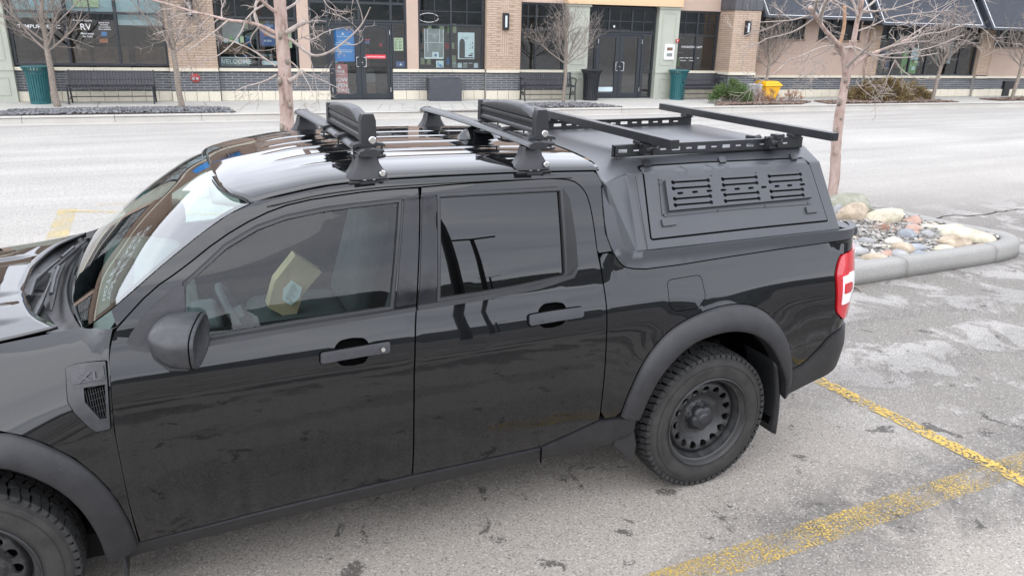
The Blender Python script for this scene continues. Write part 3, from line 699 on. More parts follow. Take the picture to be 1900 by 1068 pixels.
# front fender
fpoly = [(0.5354, 1.0747), (0.5310, 0.9899), (0.5212, 0.8410), (0.5255, 0.7060), (0.5304, 0.5339), (0.5383, 0.3539)] + fa_o[::-1] + [(-.62, .40), (-.93, .40), (-.93, 1.22), (-.6, 1.22), (-.2, 1.22), (.0, 1.22), (.2, 1.22), (.396, 1.22), (.46, 1.22), (.585, 1.22)] + [(0.5584, 1.2114), (0.5422, 1.1292)]
vent_o = [(0.4031, 1.0744), (0.4249, 1.0781), (0.5248, 1.0695), (0.5215, 0.9941), (0.5117, 0.8718), (0.5101, 0.8498), (0.4656, 0.8479), (0.4513, 0.8612), (0.4141, 0.9193), (0.3979, 0.9589)]
fen = panel('front_fender', inset(fpoly, .002), fender, 'black_paint', truck, [[(0.4461, 0.9996), (0.5169, 0.9971), (0.5058, 0.8764), (0.4798, 0.8782), (0.4416, 0.9451)]], grid=.03, thick=.03); near.append(fen)
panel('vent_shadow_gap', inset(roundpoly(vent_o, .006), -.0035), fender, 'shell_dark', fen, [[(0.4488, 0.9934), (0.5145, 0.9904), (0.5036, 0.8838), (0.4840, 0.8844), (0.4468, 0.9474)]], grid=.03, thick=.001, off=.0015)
vt = panel('fender_vent', roundpoly(vent_o, .006), fender, 'mirror_plastic', fen, [[(0.4488, 0.9934), (0.5145, 0.9904), (0.5036, 0.8838), (0.4840, 0.8844), (0.4468, 0.9474)]], grid=.02, thick=.012, off=.0075)
panel('vent_badge_plate', roundpoly([(0.4171, 1.0611), (0.5183, 1.0550), (0.5179, 1.0059), (0.4162, 1.0111)], .004), fender, 'mirror_plastic', fen, grid=.02, thick=.004, off=.0115)
vm = [(0.4514, 0.9873), (0.5106, 0.9859), (0.5011, 0.8896), (0.4863, 0.8892), (0.4499, 0.9467)]
panel('vent_mesh', inset(vm, -.003), fender, 'shell_dark', fen, grid=.03, thick=.002, off=-.012)
mb = MB()
for k in range(9):
    t = k / 8.; x0, z0 = vm[0]; x1, z1 = vm[1]; xb, zb = vm[3]
    xx = x0 + (x1 - x0) * t; mb.tube([fender(xx, z0 - .004), fender(xx + .006, max(zb, z0 - .12 - .06 * t))], .0012, 4)
    zz = z0 - .165 * t; mb.tube([fender(x0 + .008 + .045 * max(0, t - .45), zz), fender(x1, zz + .006)], .0012, 4)
mb.build('vent_grid', 'satin_black', fen)
c0 = [(0.4705, 1.0295)][0]
mb = MB()
def xl(a, b):
    n = nrm(fender, c0[0], c0[1]); p = Vector(fender(c0[0] + a, c0[1] + b)); return p + Vector((0, -.0150, 0)) + n * .004
add_text(mb, 'XL', .042, xl, 1.55, bold=.004); mb.build('badge_letters', 'handle_satin', fen, fix=False)

# sills
sill = [(0.4407, 0.3178), (0.5403, 0.3403), (0.7458, 0.3530), (0.9621, 0.3692), (1.2541, 0.3812), (1.5797, 0.3903), (1.8700, 0.3914), (2.1756, 0.3940), (2.3105, 0.4333), (2.4612, 0.4815), (2.6442, 0.4797), (2.6563, 0.4059), (2.6337, 0.3442), (2.5690, 0.3273), (2.4076, 0.3112), (2.1930, 0.3130), (1.8820, 0.3130), (1.5872, 0.3109), (1.2562, 0.3072), (0.9598, 0.2933), (0.7017, 0.2797), (0.4472, 0.2619)]
def sillf(x, z): 
    p = side(x, z); return (p[0], p[1] - .006 + .02 * sstep(.40, .28, z), z)
so = panel('sill_cladding', inset(sill, .001), sillf, 'grey_trim', truck, grid=.03, thick=.05, off=.004); near.append(so)
mb = MB(); xj, zj = [(2.1751, 0.3973)][0]; mb.box(xj - .0015, xj + .0015, S(xj, zj) - .012, S(xj, zj) + .0, zj - .075, zj); mb.build('cladding_joint', 'shell_dark', so)

# inner black shell behind the gaps
sh = [(.48, .30), (.48, 1.10), (.60, 1.14), (2.40, 1.14), (2.46, 1.24), (2.46, 1.10), (3.78, 1.10), (3.76, .62), (3.62, .52)] + [(3.076 + .50 * math.cos(a), .36 + .52 * math.sin(a)) for a in np.linspace(.2, PI - .2, 24)] + [(2.50, .34)]
shell = panel('inner_shell', sh, side, 'shell_dark', truck, grid=.12, thick=.004, off=-.045, back=True); near.append(shell)
for rg in ((win1_o, .060, 'front'), (win2_o, .055, 'rear')):
    q = panel('door_inner_frame', inset(rg[0], -rg[1]), side, 'shell_dark', truck, [inset(rg[0], .002)], grid=.05, thick=.010, off=-.036, back=True); near.append(q)

# glass-house: roof, windscreen, header
hdr = pchip([.235, .33, .42, .5, .7, .922], [1.045, .990, .967, .955, .945, .942])
hx = lambda y: hdr(min(y, 1.844 - y))
ry = np.r_[np.linspace(.2285, .50, 17), np.linspace(.52, 1.324, 72), np.linspace(1.344, 1.6155, 17)]
rows = []
for t in np.linspace(0, 1, 70):
    rows.append([(lambda q: (q[0], q[1], q[2] - .009 * (1 - min(1, t * 12)) ** 2))(roof(hx(y) + .004 + (2.50 + .02 * (1 - ((y - .922) / .69) ** 2) - hx(y) - .004) * t, y)) for y in ry])
ro = gridmesh('roof', rows, 'roof_paint', truck, thick=.005)
mb = MB(); mb.tube([(hx(y) - .001, y, roofz(hx(y), y) - .010) for y in np.linspace(.236, 1.608, 60)], .0045, 6); mb.build('windscreen_header_seal', 'seal_rubber', ro, smooth=True)
hl = [[(x, y, roofz(x, y) - .045) for y in np.linspace(.27, 1.574, 14)] for x in np.linspace(1.02, 2.44, 10)]
gridmesh('headliner', hl, 'headliner', truck, flip=True)
# windscreen
edge3 = [(x, S(x, z) + .006, z) for x, z in ws_edge][::-1]
edge3 = [(.448, .205, 1.158), (.475, .145, 1.180)] + edge3
def lerp_pts(Pt, n):
    Pt = np.array(Pt); d = np.r_[0, np.cumsum(np.linalg.norm(np.diff(Pt, axis=0), axis=1))]; t = np.linspace(0, d[-1], n)
    return np.c_[[np.interp(t, d, Pt[:, k]) for k in range(3)]].T
E3 = lerp_pts(smoothline(edge3, False, 2), 30); rows = []
for i, A in enumerate(E3):
    t = i / 29.; bow = .09 + .015 * t; zb = -.018 * (1 - t) + .026 * t; row = []
    for u in np.linspace(-1, 1, 41):
        k = 1 - abs(u) ** (2.0 + .6 * t); row.append((A[0] - bow * k, .922 + u * (.922 - A[1]), A[2] + zb * k + .012 * math.sin(PI * t) * k))
    rows.append(row)
wsr = rows
gridmesh('windscreen', rows, 'windscreen_glass', truck, thick=0)
# black frit band along the lower edge and the sides
def frit(name, sel, d=.004):
    gridmesh(name, [[(p[0] + d * .6, p[1], p[2] - d) for p in r] for r in sel], 'shell_dark', truck)
frit('windscreen_lower_band', [r for r in rows[:2]])
frit('windscreen_side_band', [[r[0], r[1]] for r in rows]); frit('windscreen_side_band', [[r[-2], r[-1]] for r in rows])
# rear cab wall and back window
mb = MB(); mb.prism([(y, z) for y, z in [(.10, .5), (.06, 1.10), (.11, 1.30), (.19, 1.54), (.27, 1.60), (1.574, 1.60), (1.654, 1.54), (1.734, 1.30), (1.784, 1.10), (1.744, .5)]], lambda a, b: (2.50, a, b), lambda a, b: (2.47, a, b))
mb.build('cab_rear_wall', 'shell_dark', truck)

# bonnet
hrx = pchip([.235, .44, .62, .83, 1.05, 1.25, 1.42, 1.609], [.385, .285, .240, .212, .212, .238, .280, .400])
def hoodp(t, y):
    k = (y - .922) / .687; xr = hrx(y); x = -.86 + .10 * k * k * 1.6 + (xr + .86 - .16 * k * k) * t if False else -.86 + (xr + .86) * t + (1 - t) * .16 * k * k
    ez = _ft_z(min(x, .39)); z = ez + .035 * (1 - abs(k) ** 2.4) * (1 - .35 * t) - .004
    a = abs(k); z += .010 * (sstep(.80, .74, a) - sstep(.52, .46, a) * 1.0) * (1 - sstep(.88, .98, t)) + .010 * sstep(.34, .28, a) * (1 - sstep(.90, 1., t)) * 1.0
    return (x, y, z)
ys = np.linspace(.252, 1.592, 110)
hood = gridmesh('bonnet', [[hoodp(t, y) for y in ys] for t in np.linspace(0, 1, 40)], 'roof_paint', truck, thick=.012)
# cowl with louvres
rows = []
for t in np.linspace(0, 1, 8):
    r = []
    for u in np.linspace(-1, 1, 41):
        y = .922 + u * .70; a = hoodp(1, min(max(y, .252), 1.592)); i = int(round((u + 1) * 20)); b = wsr[0][i]
        dip = -.035 * math.sin(PI * min(1, t * 1.1)) ; r.append((a[0] - .03 + (b[0] + .02 - a[0] + .03) * t, y + (b[1] - y) * t, a[2] - .016 + (b[2] - .006 - a[2] + .016) * t + dip))
    rows.append(r)
cowl = gridmesh('cowl_panel', rows, 'frame_black', truck)
mb = MB()
for k in range(64):
    y = .42 + k * .011
    if .80 < y < .86: continue
    xr = hrx(y); mb.tube([(xr + .012, y, 1.108), (xr + .055, y + .004, 1.100)], .0022, 4)
tag(mb.build('cowl_louvres', 'satin_black', cowl), kind='stuff')
def wiper(arm, blade):
    mb = MB(); mb.tube(arm[:3], [.011, .012, .007], 8); mb.tube(arm[2:], [.006] + [.005] * (len(arm) - 3), 6)
    a = mb.build('wiper', 'satin_black', truck, smooth=True)
    m2 = MB(); m2.tube(blade, [.004] + [.011] * (len(blade) - 2) + [.004], 6); m2.build('wiper_blade', 'seal_rubber', a, smooth=True)
    m3 = MB(); m3.tube([(p[0] - .006, p[1], p[2] + .012) for p in blade[1:-1]], [.008] * (len(blade) - 2), 6); m3.build('blade_spine', 'satin_black', a, smooth=True)
wiper([(0.2391, 0.6836, 1.1350), (0.2347, 0.8992, 1.1350), (0.2797, 1.1161, 1.1350), (0.3400, 1.3591, 1.1350), (0.3633, 1.4506, 1.1350)], [(0.2986, 1.0499, 1.1400), (0.3198, 1.1714, 1.1400), (0.3557, 1.3350, 1.1400), (0.3915, 1.4940, 1.1400)])
wiper([(0.2770, 0.4649, 1.1250), (0.2826, 0.5986, 1.1250), (0.2867, 0.7443, 1.1250), (0.2887, 0.8663, 1.1250), (0.2985, 0.9782, 1.1250)], [(0.3339, 0.4733, 1.1400), (0.3260, 0.6430, 1.1400), (0.3187, 0.8599, 1.1400), (0.3217, 1.0167, 1.1400), (0.3313, 1.1320, 1.1400)])

# door mirror
mir = MB()
prof = [(-.062, .30), (-.05, .55), (-.03, .80), (0., .95), (.04, 1.0), (.075, .97), (.085, .93)]
def mir_pt(d, k, a):
    ca, sa = math.cos(a), math.sin(a); e = .62
    yy = math.copysign(abs(ca) ** e, ca) * .112 * k; zz = math.copysign(abs(sa) ** e, sa) * .066 * k - (.010 * (sa < 0) * abs(sa) * k)
    if sa > 0: zz *= 1.0 - .12 * (ca < 0) * abs(ca)
    return (.752 + d + .035 * yy / .118, -.068 + yy - .02 * d, 1.178 + zz + .012 * yy / .118 - .22 * d * (1 if d < .05 else 1))
rings = [[mir_pt(d, k, 2 * PI * i / 40) for i in range(41)] for d, k in [(-.085, .02), (-.080, .30), (-.066, .58), (-.042, .82), (-.010, .95), (.03, 1.0), (.058, .985), (.060, .965)]]
mo = gridmesh('side_mirror', rings, 'mirror_plastic', truck, sub=1); near.append(mo)
rings = [[mir_pt(d, k, 2 * PI * i / 40) for i in range(41)] for d, k in [(.062, .97), (.072, .955), (.075, .91), (.068, .88), (.066, .01)]]
gridmesh('mirror_housing', rings, 'mirror_plastic', mo)
mb = MB(); mb.tube([mir_pt(.0605, .968, 2 * PI * i / 40) for i in range(41)], .0025, 5); mb.build('mirror_seam', 'shell_dark', mo)
mb = MB(); mb.tube([(.70, .055, 1.085), (.715, .02, 1.082), (.745, -.03, 1.088), (.76, -.06, 1.10)], [.030, .028, .030, .026], 10); mb.build('mirror_arm', 'mirror_plastic', mo, smooth=True)
mb = MB(); mb.tube([(.660, .03, 1.150), (.682, -.05, 1.112), (.725, -.13, 1.098), (.775, -.165, 1.100)], [.004, .012, .012, .004], 8); mb.build('mirror_turn_signal', 'lens_clear' if False else 'satin_black', mo, smooth=True)

# under body, liners, inner structure
mb = MB(); mb.box(-.75, 3.50, .16, 1.68, .26, .36); mb.build('under_body', 'under_dark', truck)
for xw, nm in ((0, 'wheel_liner'), (3.076, 'wheel_liner')):
    for sgn in (0, 1):
        rows = []
        for y in (.05, .42):
            yy = y if not sgn else 1.844 - y; rows.append([(xw + .455 * math.cos(a), yy, .40 + .455 * math.sin(a)) for a in np.linspace(-.35 if xw else -.2, PI + .2, 30)])
        rows.append([(xw + .02 * math.cos(a), yy, .40 + .02 * math.sin(a)) for a in np.linspace(-.3, PI + .2, 30)])
        gridmesh(nm, rows, 'shell_dark', truck, smooth=False)
mb = MB(); mb.tube([(3.076, .2, .34), (3.076, 1.64, .34)], .045, 10); mb.tube([(3.25, .30, .30), (3.30, .30, .66)], .03, 8); mb.build('rear_axle', 'under_dark', truck)
mb = MB(); mb.box(3.90, 3.975, .27, 1.574, .72, 1.19); tg_ = mb.build('tailgate', 'black_paint', truck, bevel=.02)
mb = MB(); mb.box(3.80, 4.01, .13, 1.714, 1.19, 1.241); mb.build('tailgate_top', 'matte_coat', tg_, bevel=.012)
mb = MB(); mb.box(3.80, 3.96, .24, 1.604, .52, .72); mb.build('bumper_centre', 'grey_trim', truck, bevel=.03)
# nose: grille, lamps, lower bumper
mb = MB(); mb.box(-.93, -.84, .30, 1.544, .60, .95); mb.build('grille', 'satin_black', truck, bevel=.02)
mb = MB(); mb.box(-.98, -.80, .16, 1.684, .30, .60); mb.build('front_bumper', 'grey_trim', truck, bevel=.05)
for y in (.30, 1.544):
    mb = MB(); mb.box(-.93, -.80, y - .12, y + .12, .78, .96); mb.build('headlight', 'lens_white', truck, bevel=.02)
# mud flaps
mb = MB()
def flap(x0, z0, x1, z1, y0, y1):
    rows = []
    for t in np.linspace(0, 1, 9):
        rows.append([(x0 + (x1 - x0) * t + .02 * math.sin(PI * t) + .03 * (0 if u > .15 else (.15 - u)), y0 + (y1 - y0) * u, z0 + (z1 - z0) * t) for u in np.linspace(0, 1, 8)])
    return rows
gridmesh('mud_flap', flap(3.455, .62, 3.515, .20, .012, .26), 'satin_black', truck, thick=.012)
gridmesh('mud_flap', flap(.425, .50, .470, .16, .045, .28), 'satin_black', truck, thick=.012)
mb = MB(); mb.prism([(2.5577, 0.3265), (2.6764, 0.2105), (2.6863, 0.2966), (2.6457, 0.4730), (2.6008, 0.4281)], lambda a, b: (a, .045, b), lambda a, b: (a, .20, b)); mb.build('sill_end_deflector', 'satin_black', truck)

# wheels ---------------------------------------------------------
def make_wheel():
    wr = empty('wheel'); wr.parent = truck
    R = .360
    fn = lambda r, h, a: (r * math.cos(a), h, r * math.sin(a))
    prof = [(.216, .020), (.222, .008), (.236, .002), (.262, -.005), (.290, -.006), (.315, .001), (.334, .012), (.345, .024), (.348, .05), (.349, .11), (.348, .17), (.345, .196), (.334, .208), (.30, .225), (.25, .222), (.22, .21)]
    mb = MB(); mb.lathe(prof, 120, fn)
    for rr, hh in ((.243, .0005), (.300, -.0055), (.323, .006)):      # moulded rings on the sidewall
        mb.lathe([(rr - .0012, hh + .002), (rr - .0006, hh - .0016), (rr + .0006, hh - .0016), (rr + .0012, hh + .002)], 120, fn)
    ty = mb.build('tyre', 'tyre_rubber', wr, smooth=True, angle=50)
    # tread blocks, in three rows with zig-zag grooves, shoulder lugs wrapping down the sidewall
    tb = MB(); n = 62
    def T(a, h, r): return (r * math.cos(a), h, r * math.sin(a))
    for k in range(n):
        a0 = 2 * PI * k / n; da = 2 * PI / n
        j = .10 * da * (1 if k % 2 else -1)
        for (h0, h1, sk0, sk1, r0, r1) in ((.010, .052, .00, .30, .353, .361), (.056, .086, .36, .62, .362, .3625), (.090, .122, .30, .02, .3625, .3625), (.126, .156, -.02, .3, .3625, .362), (.160, .204, .35, .0, .361, .352)):
            g0, g1 = .12 * da, .86 * da
            q = [(a0 + g0 + sk0 * da + j, h0, r0), (a0 + g1 + sk0 * da - j, h0, r0), (a0 + g1 + sk1 * da + j, h1, r1), (a0 + g0 + sk1 * da, h1, r1)]
            top = [T(*p) for p in q]; bot = [T(p[0], p[1], .3465) for p in q]
            tb.add(top + bot, [(0, 1, 2, 3), (0, 4, 5, 1), (1, 5, 6, 2), (2, 6, 7, 3), (3, 7, 4, 0)])
        # lug running down over the shoulder
        g0, g1 = .10 * da, .80 * da
        a_, b_ = a0 + g0, a0 + g1
        L = [(.353, .010), (.347, .0065), (.338, .0055), (.330, .0075)]
        o = len(tb.v); vs = [T(a_, h, r) for r, h in L] + [T(b_, h, r) for r, h in L] + [T(a_, .03, .349), T(b_, .03, .349)]
        tb.add(vs, [(0, 1, 5, 4), (1, 2, 6, 5), (2, 3, 7, 6), (0, 4, 9, 8), (0, 8, 3, 2, 1)[:4], (4, 5, 6, 7)])
    bs_ = MB(); bs_.lathe([(.3495, .016), (.3505, .05), (.3505, .165), (.3495, .200)], 90, fn); bs_.build('groove_shade_ring', 'shell_dark', ty, smooth=True)  # black ring between the blocks paints in the shade of deeper grooves
    t2 = tb.build('tread_blocks', 'tyre_tread', ty, fix=False); tag(t2, kind='stuff')
    # raised sidewall lettering
    lt = MB()
    def wrap(txt, size, rad, ang, sx=1., inward=False, bold=.01):
        v, t = text_mesh(txt, size, sx, 'CENTER', bold); pts = []
        for x, y in v:
            if not inward: a = ang - x / rad; r = rad + y
            else: a = ang + x / rad; r = rad - y
            hh = float(np.interp(r, [.236, .262, .290, .315, .334], [.002, -.005, -.006, .001, .012])) - .0012
            pts.append((r * math.cos(a), hh, r * math.sin(a)))
        lt.add(pts, t)
    wrap('225/65 R 17  T XL', .027, .277, PI * .60, 1.25); wrap('Continental', .036, .279, -.30, 1.2, False, .02)
    wrap('VikingContact', .022, .277, PI * 1.2, 1.2)
    lt.build('sidewall_lettering', 'tyre_rubber', ty, fix=False)
    # steel wheel: dished disc with round holes
    pz = pchip([0, .055, .062, .078, .105, .125, .150, .172, .186, .196], [.060, .060, .062, .092, .088, .070, .050, .048, .060, .078])
    def disc(u, v):
        r = math.hypot(u, v); return (u, pz(min(r, .196)), v)
    ring = lambda r, cx=0, cy=0, n=64: [(cx + r * math.cos(2 * PI * k / n), cy + r * math.sin(2 * PI * k / n)) for k in range(n)]
    holes = [ring(.0200, .153 * math.cos(2 * PI * (k + .5) / 15), .153 * math.sin(2 * PI * (k + .5) / 15), 14) for k in range(15)]
    d = panel('rim', ring(.196), disc, 'wheel_steel', wr, holes, grid=.012, thick=.010, h=.02)
    mb = MB(); mb.lathe([(.236, .0035), (.2345, -.0035), (.230, -.006), (.226, .000), (.2225, .012), (.216, .020), (.208, .024), (.206, .040), (.200, .052), (.1975, .078), (.196, .11), (.20, .17), (.21, .20)], 96, fn)
    mb.build('rim_barrel', 'wheel_steel', d, smooth=True, angle=40)
    # lobed centre cap
    mb = MB(); m = 96; rows = []
    for rr, hh, lob in ((0, .026, 0), (.020, .026, 0), (.028, .028, 0), (.030, .032, 0), (.034, .033, .1), (.050, .036, .6), (.057, .041, .75), (.061, .056, .75), (.064, .075, .75)):
        rows.append([fn(rr * (1 + .13 * lob * (abs(math.cos(2.5 * a)) ** .6 * 2 - 1)), hh, a) for a in np.linspace(0, 2 * PI, m)])
    gridmesh('centre_cap', rows, 'satin_black', d)
    hub = MB(); hub.lathe([(.0, .125), (.17, .125), (.17, .15), (.0, .15)], 32, fn); hub.build('brake_disc', 'under_dark', wr)
    return wr
W0 = make_wheel(); W0.location = (3.076, .012, .358); W0.rotation_euler = (0, .35, 0)
W1 = copy_tree(W0, truck); W1.location = (0, .012, .358); W1.rotation_euler = (0, 1.1, 0)
for xw in (0, 3.076):
    c = copy_tree(W0, truck); c.location = (xw, 1.832, .358); c.rotation_euler = (0, 0, PI)

# cabin --------------------------------------------------------------
mb = MB(); mb.box(.50, 2.46, .12, 1.724, .36, .46); mb.build('cabin_floor', 'dash_dark', truck)
mb = MB(); mb.prism([(.46, .55), (.46, 1.085), (.62, 1.10), (.80, 1.06), (.86, .96), (.84, .80), (.70, .62)], lambda a, b: (a, .14, b), lambda a, b: (a, 1.704, b)); mb.build('dashboard', 'dash_grey', truck, bevel=.03)
mb = MB(); mb.box(.52, .60, .60, 1.25, 1.095, 1.103); mb.build('demister_vent', 'dash_dark', truck)
mb = MB(); mb.box(.80, .92, .32, .62, 1.0, 1.08); mb.build('instrument_hood', 'dash_dark', truck, bevel=.03)
st = MB(); R3 = Matrix.Translation((1.0, .47, .99)) @ Matrix.Rotation(math.radians(-25), 4, 'Y')
st.tube([tuple(R3 @ Vector((0, .185 * math.cos(a), .185 * math.sin(a)))) for a in np.linspace(0, 2 * PI, 33)], .016, 8, caps=False)
for a in (0, PI, -PI / 2): st.tube([tuple(R3 @ Vector((0, 0, 0))), tuple(R3 @ Vector((0, .18 * math.cos(a), .18 * math.sin(a))))], .018, 6)
st.box(-.02, .03, -.07, .07, -.06, .06, mat=R3); st.build('steering_wheel', 'dash_dark', truck, smooth=True)
mb = MB(); mb.box(.84, 1.30, .80, 1.04, .46, .74); mb.build('centre_console', 'dash_dark', truck, bevel=.03)
def seat(x, y):
    mb = MB(); mb.box(x - .26, x + .24, y - .25, y + .25, .52, .74); s_ = mb.build('seat', 'seat_cloth', truck, bevel=.06, seg=3)
    m = Matrix.Translation((x + .25, y, .70)) @ Matrix.Rotation(math.radians(16), 4, 'Y')
    b = MB(); b.box(-.06, .07, -.24, .24, 0, .56, mat=m); b.build('seat_backrest', 'seat_cloth', s_, bevel=.055, seg=3)
    b = MB(); b.box(-.045, .05, -.13, .13, .60, .78, mat=m); b.tube([tuple(m @ Vector((0, -.05, .54))), tuple(m @ Vector((0, -.05, .66)))], .007, 6); b.tube([tuple(m @ Vector((0, .05, .54))), tuple(m @ Vector((0, .05, .66)))], .007, 6); b.build('head_restraint', 'seat_cloth', s_, bevel=.035, seg=3)
seat(1.40, .48); seat(1.36, 1.36)
mb = MB(); mb.box(1.95, 2.42, .22, 1.62, .50, .76); mb.build('rear_bench', 'seat_cloth', truck, bevel=.06)
mb = MB(); mb.box(2.34, 2.46, .22, 1.62, .76, 1.26); mb.build('rear_backrest', 'seat_cloth', truck, bevel=.05)
mb = MB(); mb.box(1.02, 1.05, .80, 1.04, 1.47, 1.535); mb.build('rear_view_mirror', 'dash_dark', truck, bevel=.012)
# shark fin antenna
fin = MB(); rows = []
for t in np.linspace(0, 1, 12):
    h = .062 * (math.sin(PI * min(t * 1.05, 1) ** .9) ** .8 if 0 < t < 1 else 0); wd = .035 + .055 * math.sin(PI * t) ** .6
    x = 2.10 + .24 * t; zb = roofz(x, .922)
    rows.append([(x, .922 - wd, zb - .002), (x, .922 - wd * .62, zb + h * .38), (x, .922 - wd * .18, zb + h * .95), (x, .922, zb + h + .001), (x, .922 + wd * .18, zb + h * .95), (x, .922 + wd * .62, zb + h * .38), (x, .922 + wd, zb - .002)])
gridmesh('antenna_fin', rows, 'roof_paint', truck, sub=2)

for o in near: far_copy(o)

# paper bag standing on the passenger seat
bag = root('paper_bag', (1.33, 1.25, .74), 'brown paper takeaway bag with a receipt label, standing on the passenger seat', 'paper bag')
F1 = [(1.3339, 1.2000, 1.0518), (1.4606, 1.2000, 0.9494), (1.3582, 1.2000, 0.8409), (1.3052, 1.2000, 0.6963), (1.1802, 1.2000, 0.7928), (1.2244, 1.2000, 0.9264)]
F1 = [Vector(p) for p in F1]; dpt = Vector((.0, .10, .0)); cr1 = (F1[5] + F1[2]) / 2 + Vector((0, .005, 0))
vs = F1 + [p + dpt for p in F1]; mb = MB(); 
mb.add([tuple(p) for p in vs] + [tuple(cr1)], [(0, 1, 2, 12), (0, 12, 5), (5, 12, 2, 3), (5, 3, 4), (6, 0, 5, 11), (11, 5, 4, 10), (10, 4, 3, 9), (9, 3, 2, 8), (8, 2, 1, 7), (7, 1, 0, 6), (6, 7, 8, 9, 10, 11)])
mb.build('bag_body', 'paper_bag', bag, fix=True)
lp = [Vector(p) for p in [(1.3046, 1.1850, 0.9277), (1.3556, 1.1850, 0.8842), (1.3386, 1.1850, 0.8306), (1.2929, 1.1850, 0.7923), (1.2525, 1.1850, 0.8296), (1.2618, 1.1850, 0.8865)]]; mb = MB()
mb.add([tuple(p) for p in lp] + [tuple(p + Vector((0, .003, 0))) for p in lp], [(0, 1, 2, 3, 4, 5), (11, 10, 9, 8, 7, 6)] + [(k, (k + 1) % 6, (k + 1) % 6 + 6, k + 6) for k in range(6)])
lb = mb.build('receipt_label', 'paper_white', bag)
mb = MB(); a, b, c = lp[0], lp[1], lp[4]; ex = (b - a); ey = (c - a)
for k in range(9):
    t = .12 + k * .09; q0 = a + ey * t + ex * .15; q1 = q0 + ex * (.35 + .3 * ((k * 7) % 3) / 2); mb.tube([q0 + Vector((0, -.002, 0)), q1 + Vector((0, -.002, 0))], .0014, 4)
mb.build('label_print', 'ink', lb)

# ================================================================ canopy on the bed
capo = root('truck_canopy', (3.2, .922, 1.23), 'matt black angular metal canopy with a slotted vent panel, mounted on the pickup bed', 'truck canopy')
cs = [(2.6468, 1.2433), (2.9885, 1.2446), (3.4674, 1.2459), (3.8665, 1.2400), (3.8929, 1.5375), (3.8997, 1.6098), (3.2206, 1.6119), (2.7326, 1.6148), (2.7105, 1.5423), (2.7183, 1.5340), (2.6876, 1.3822)]
cx0, cx1 = 2.66, 3.86
P_T1, P_T2 = (2.745, .505, 1.612), (3.895, .475, 1.612)
P_R1, P_R2 = (2.700, .318, 1.548), (3.870, .318, 1.548)
P_B1, P_B2 = (2.655, .100, 1.243), (3.850, .100, 1.243)
P_L2, P_R0 = (2.672, .470, 1.600), (2.612, .252, 1.548)
P_L3, P_F = (2.560, .360, 1.588), (2.492, .150, 1.548)
P_Fb, P_Fb2 = (2.545, .118, 1.270), (2.635, .092, 1.243)
def mirp(p): return (p[0], 1.844 - p[1], p[2])
nmv = [P_T1, P_T2, P_R1, P_R2, P_B1, P_B2, P_L2, P_R0, P_L3, P_F, P_Fb, P_Fb2]; idn = {k: i for i, k in enumerate('T1 T2 R1 R2 B1 B2 L2 R0 L3 F Fb Fb2'.split())}
V = nmv + [mirp(p) for p in nmv]; nn = len(nmv)
side_f = ['R1 B1 B2 R2', 'T1 R1 R2 T2', 'L2 R0 R1 T1', 'L3 F R0 L2', 'R0 Fb2 B1 R1', 'F Fb Fb2 R0']
Fc = [[idn[k] for k in s_.split()] for s_ in side_f]; Fc += [[i + nn for i in q][::-1] for q in Fc]
c_ = lambda k: idn[k]; m_ = lambda k: idn[k] + nn
Fc += [[c_('T1'), c_('T2'), m_('T2'), m_('T1')], [c_('L2'), c_('T1'), m_('T1'), m_('L2')], [c_('L3'), c_('L2'), m_('L2'), m_('L3')], [c_('F'), c_('L3'), m_('L3'), m_('F')], [c_('T2'), c_('R2'), m_('R2'), m_('T2')], [c_('R2'), c_('B2'), m_('B2'), m_('R2')],
       [c_('F'), m_('F'), m_('Fb'), c_('Fb')], [c_('Fb'), m_('Fb'), m_('Fb2'), c_('Fb2')], [c_('B1'), c_('Fb2'), m_('Fb2'), m_('B1')], [c_('B1'), m_('B1'), m_('B2'), c_('B2')]]
mb = MB(); mb.add(V, Fc); mb.build('canopy_shell', 'matte_coat', capo, bevel=.009, seg=3)
mb = MB(); mb.box(2.60, 3.90, .125, 1.719, 1.0, 1.2425); mb.build('bed_light_block', 'shell_dark', truck)  # added filler box that stops light showing through under the canopy
mb = MB(); mb.tube([(P_B1[0] - .05, .088, 1.2395), (P_B2[0], .088, 1.2395)], .004, 4); mb.tube([P_Fb, P_Fb2, (2.62, .09, 1.241)], .004, 4); mb.build('base_gasket', 'seal_rubber', capo)
mb = MB(); k0 = Vector((2.735, .296, 1.540)); k1 = Vector((2.70, .102, 1.25)); mb.tube([k0, k1], .0012, 4); mb.build('seam', 'seal_rubber', capo)
# side facets as planes: (x, z) -> y on the canopy side
def cyl(z): return .100 + (z - 1.243) * (.218 / .305) if z < 1.548 else .318 + (z - 1.548) * ((.49 - .318) / .064)
def capf(x, z): return (x, cyl(z), z)
REGCAP = 1
hatch = [(2.7846, 1.5665), (2.8081, 1.5718), (3.1609, 1.5724), (3.7905, 1.5670), (3.7937, 1.5289), (3.7868, 1.2884), (3.7804, 1.2829), (3.3197, 1.2839), (2.7388, 1.2804), (2.7288, 1.2881), (2.7832, 1.5346)]
hatch_in = inset(roundpoly(hatch, .008), .007)
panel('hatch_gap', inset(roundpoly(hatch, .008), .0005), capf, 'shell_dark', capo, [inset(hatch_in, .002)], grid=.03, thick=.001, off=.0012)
hd = panel('side_hatch', hatch_in, capf, 'matte_coat', capo, grid=.04, thick=.004, off=.004)
hd2 = [(3.7937, 1.5289), (3.7856, 1.2861)]
plate = [(2.8621, 1.5216), (2.8750, 1.5243), (3.2639, 1.5235), (3.7074, 1.5210), (3.7216, 1.5138), (3.7184, 1.3786), (3.7075, 1.3637), (3.2609, 1.3695), (2.8346, 1.3668), (2.8233, 1.3755)]
pl = panel('vent_plate', plate, capf, 'matte_coat', hd, grid=.05, thick=.003, off=.008)
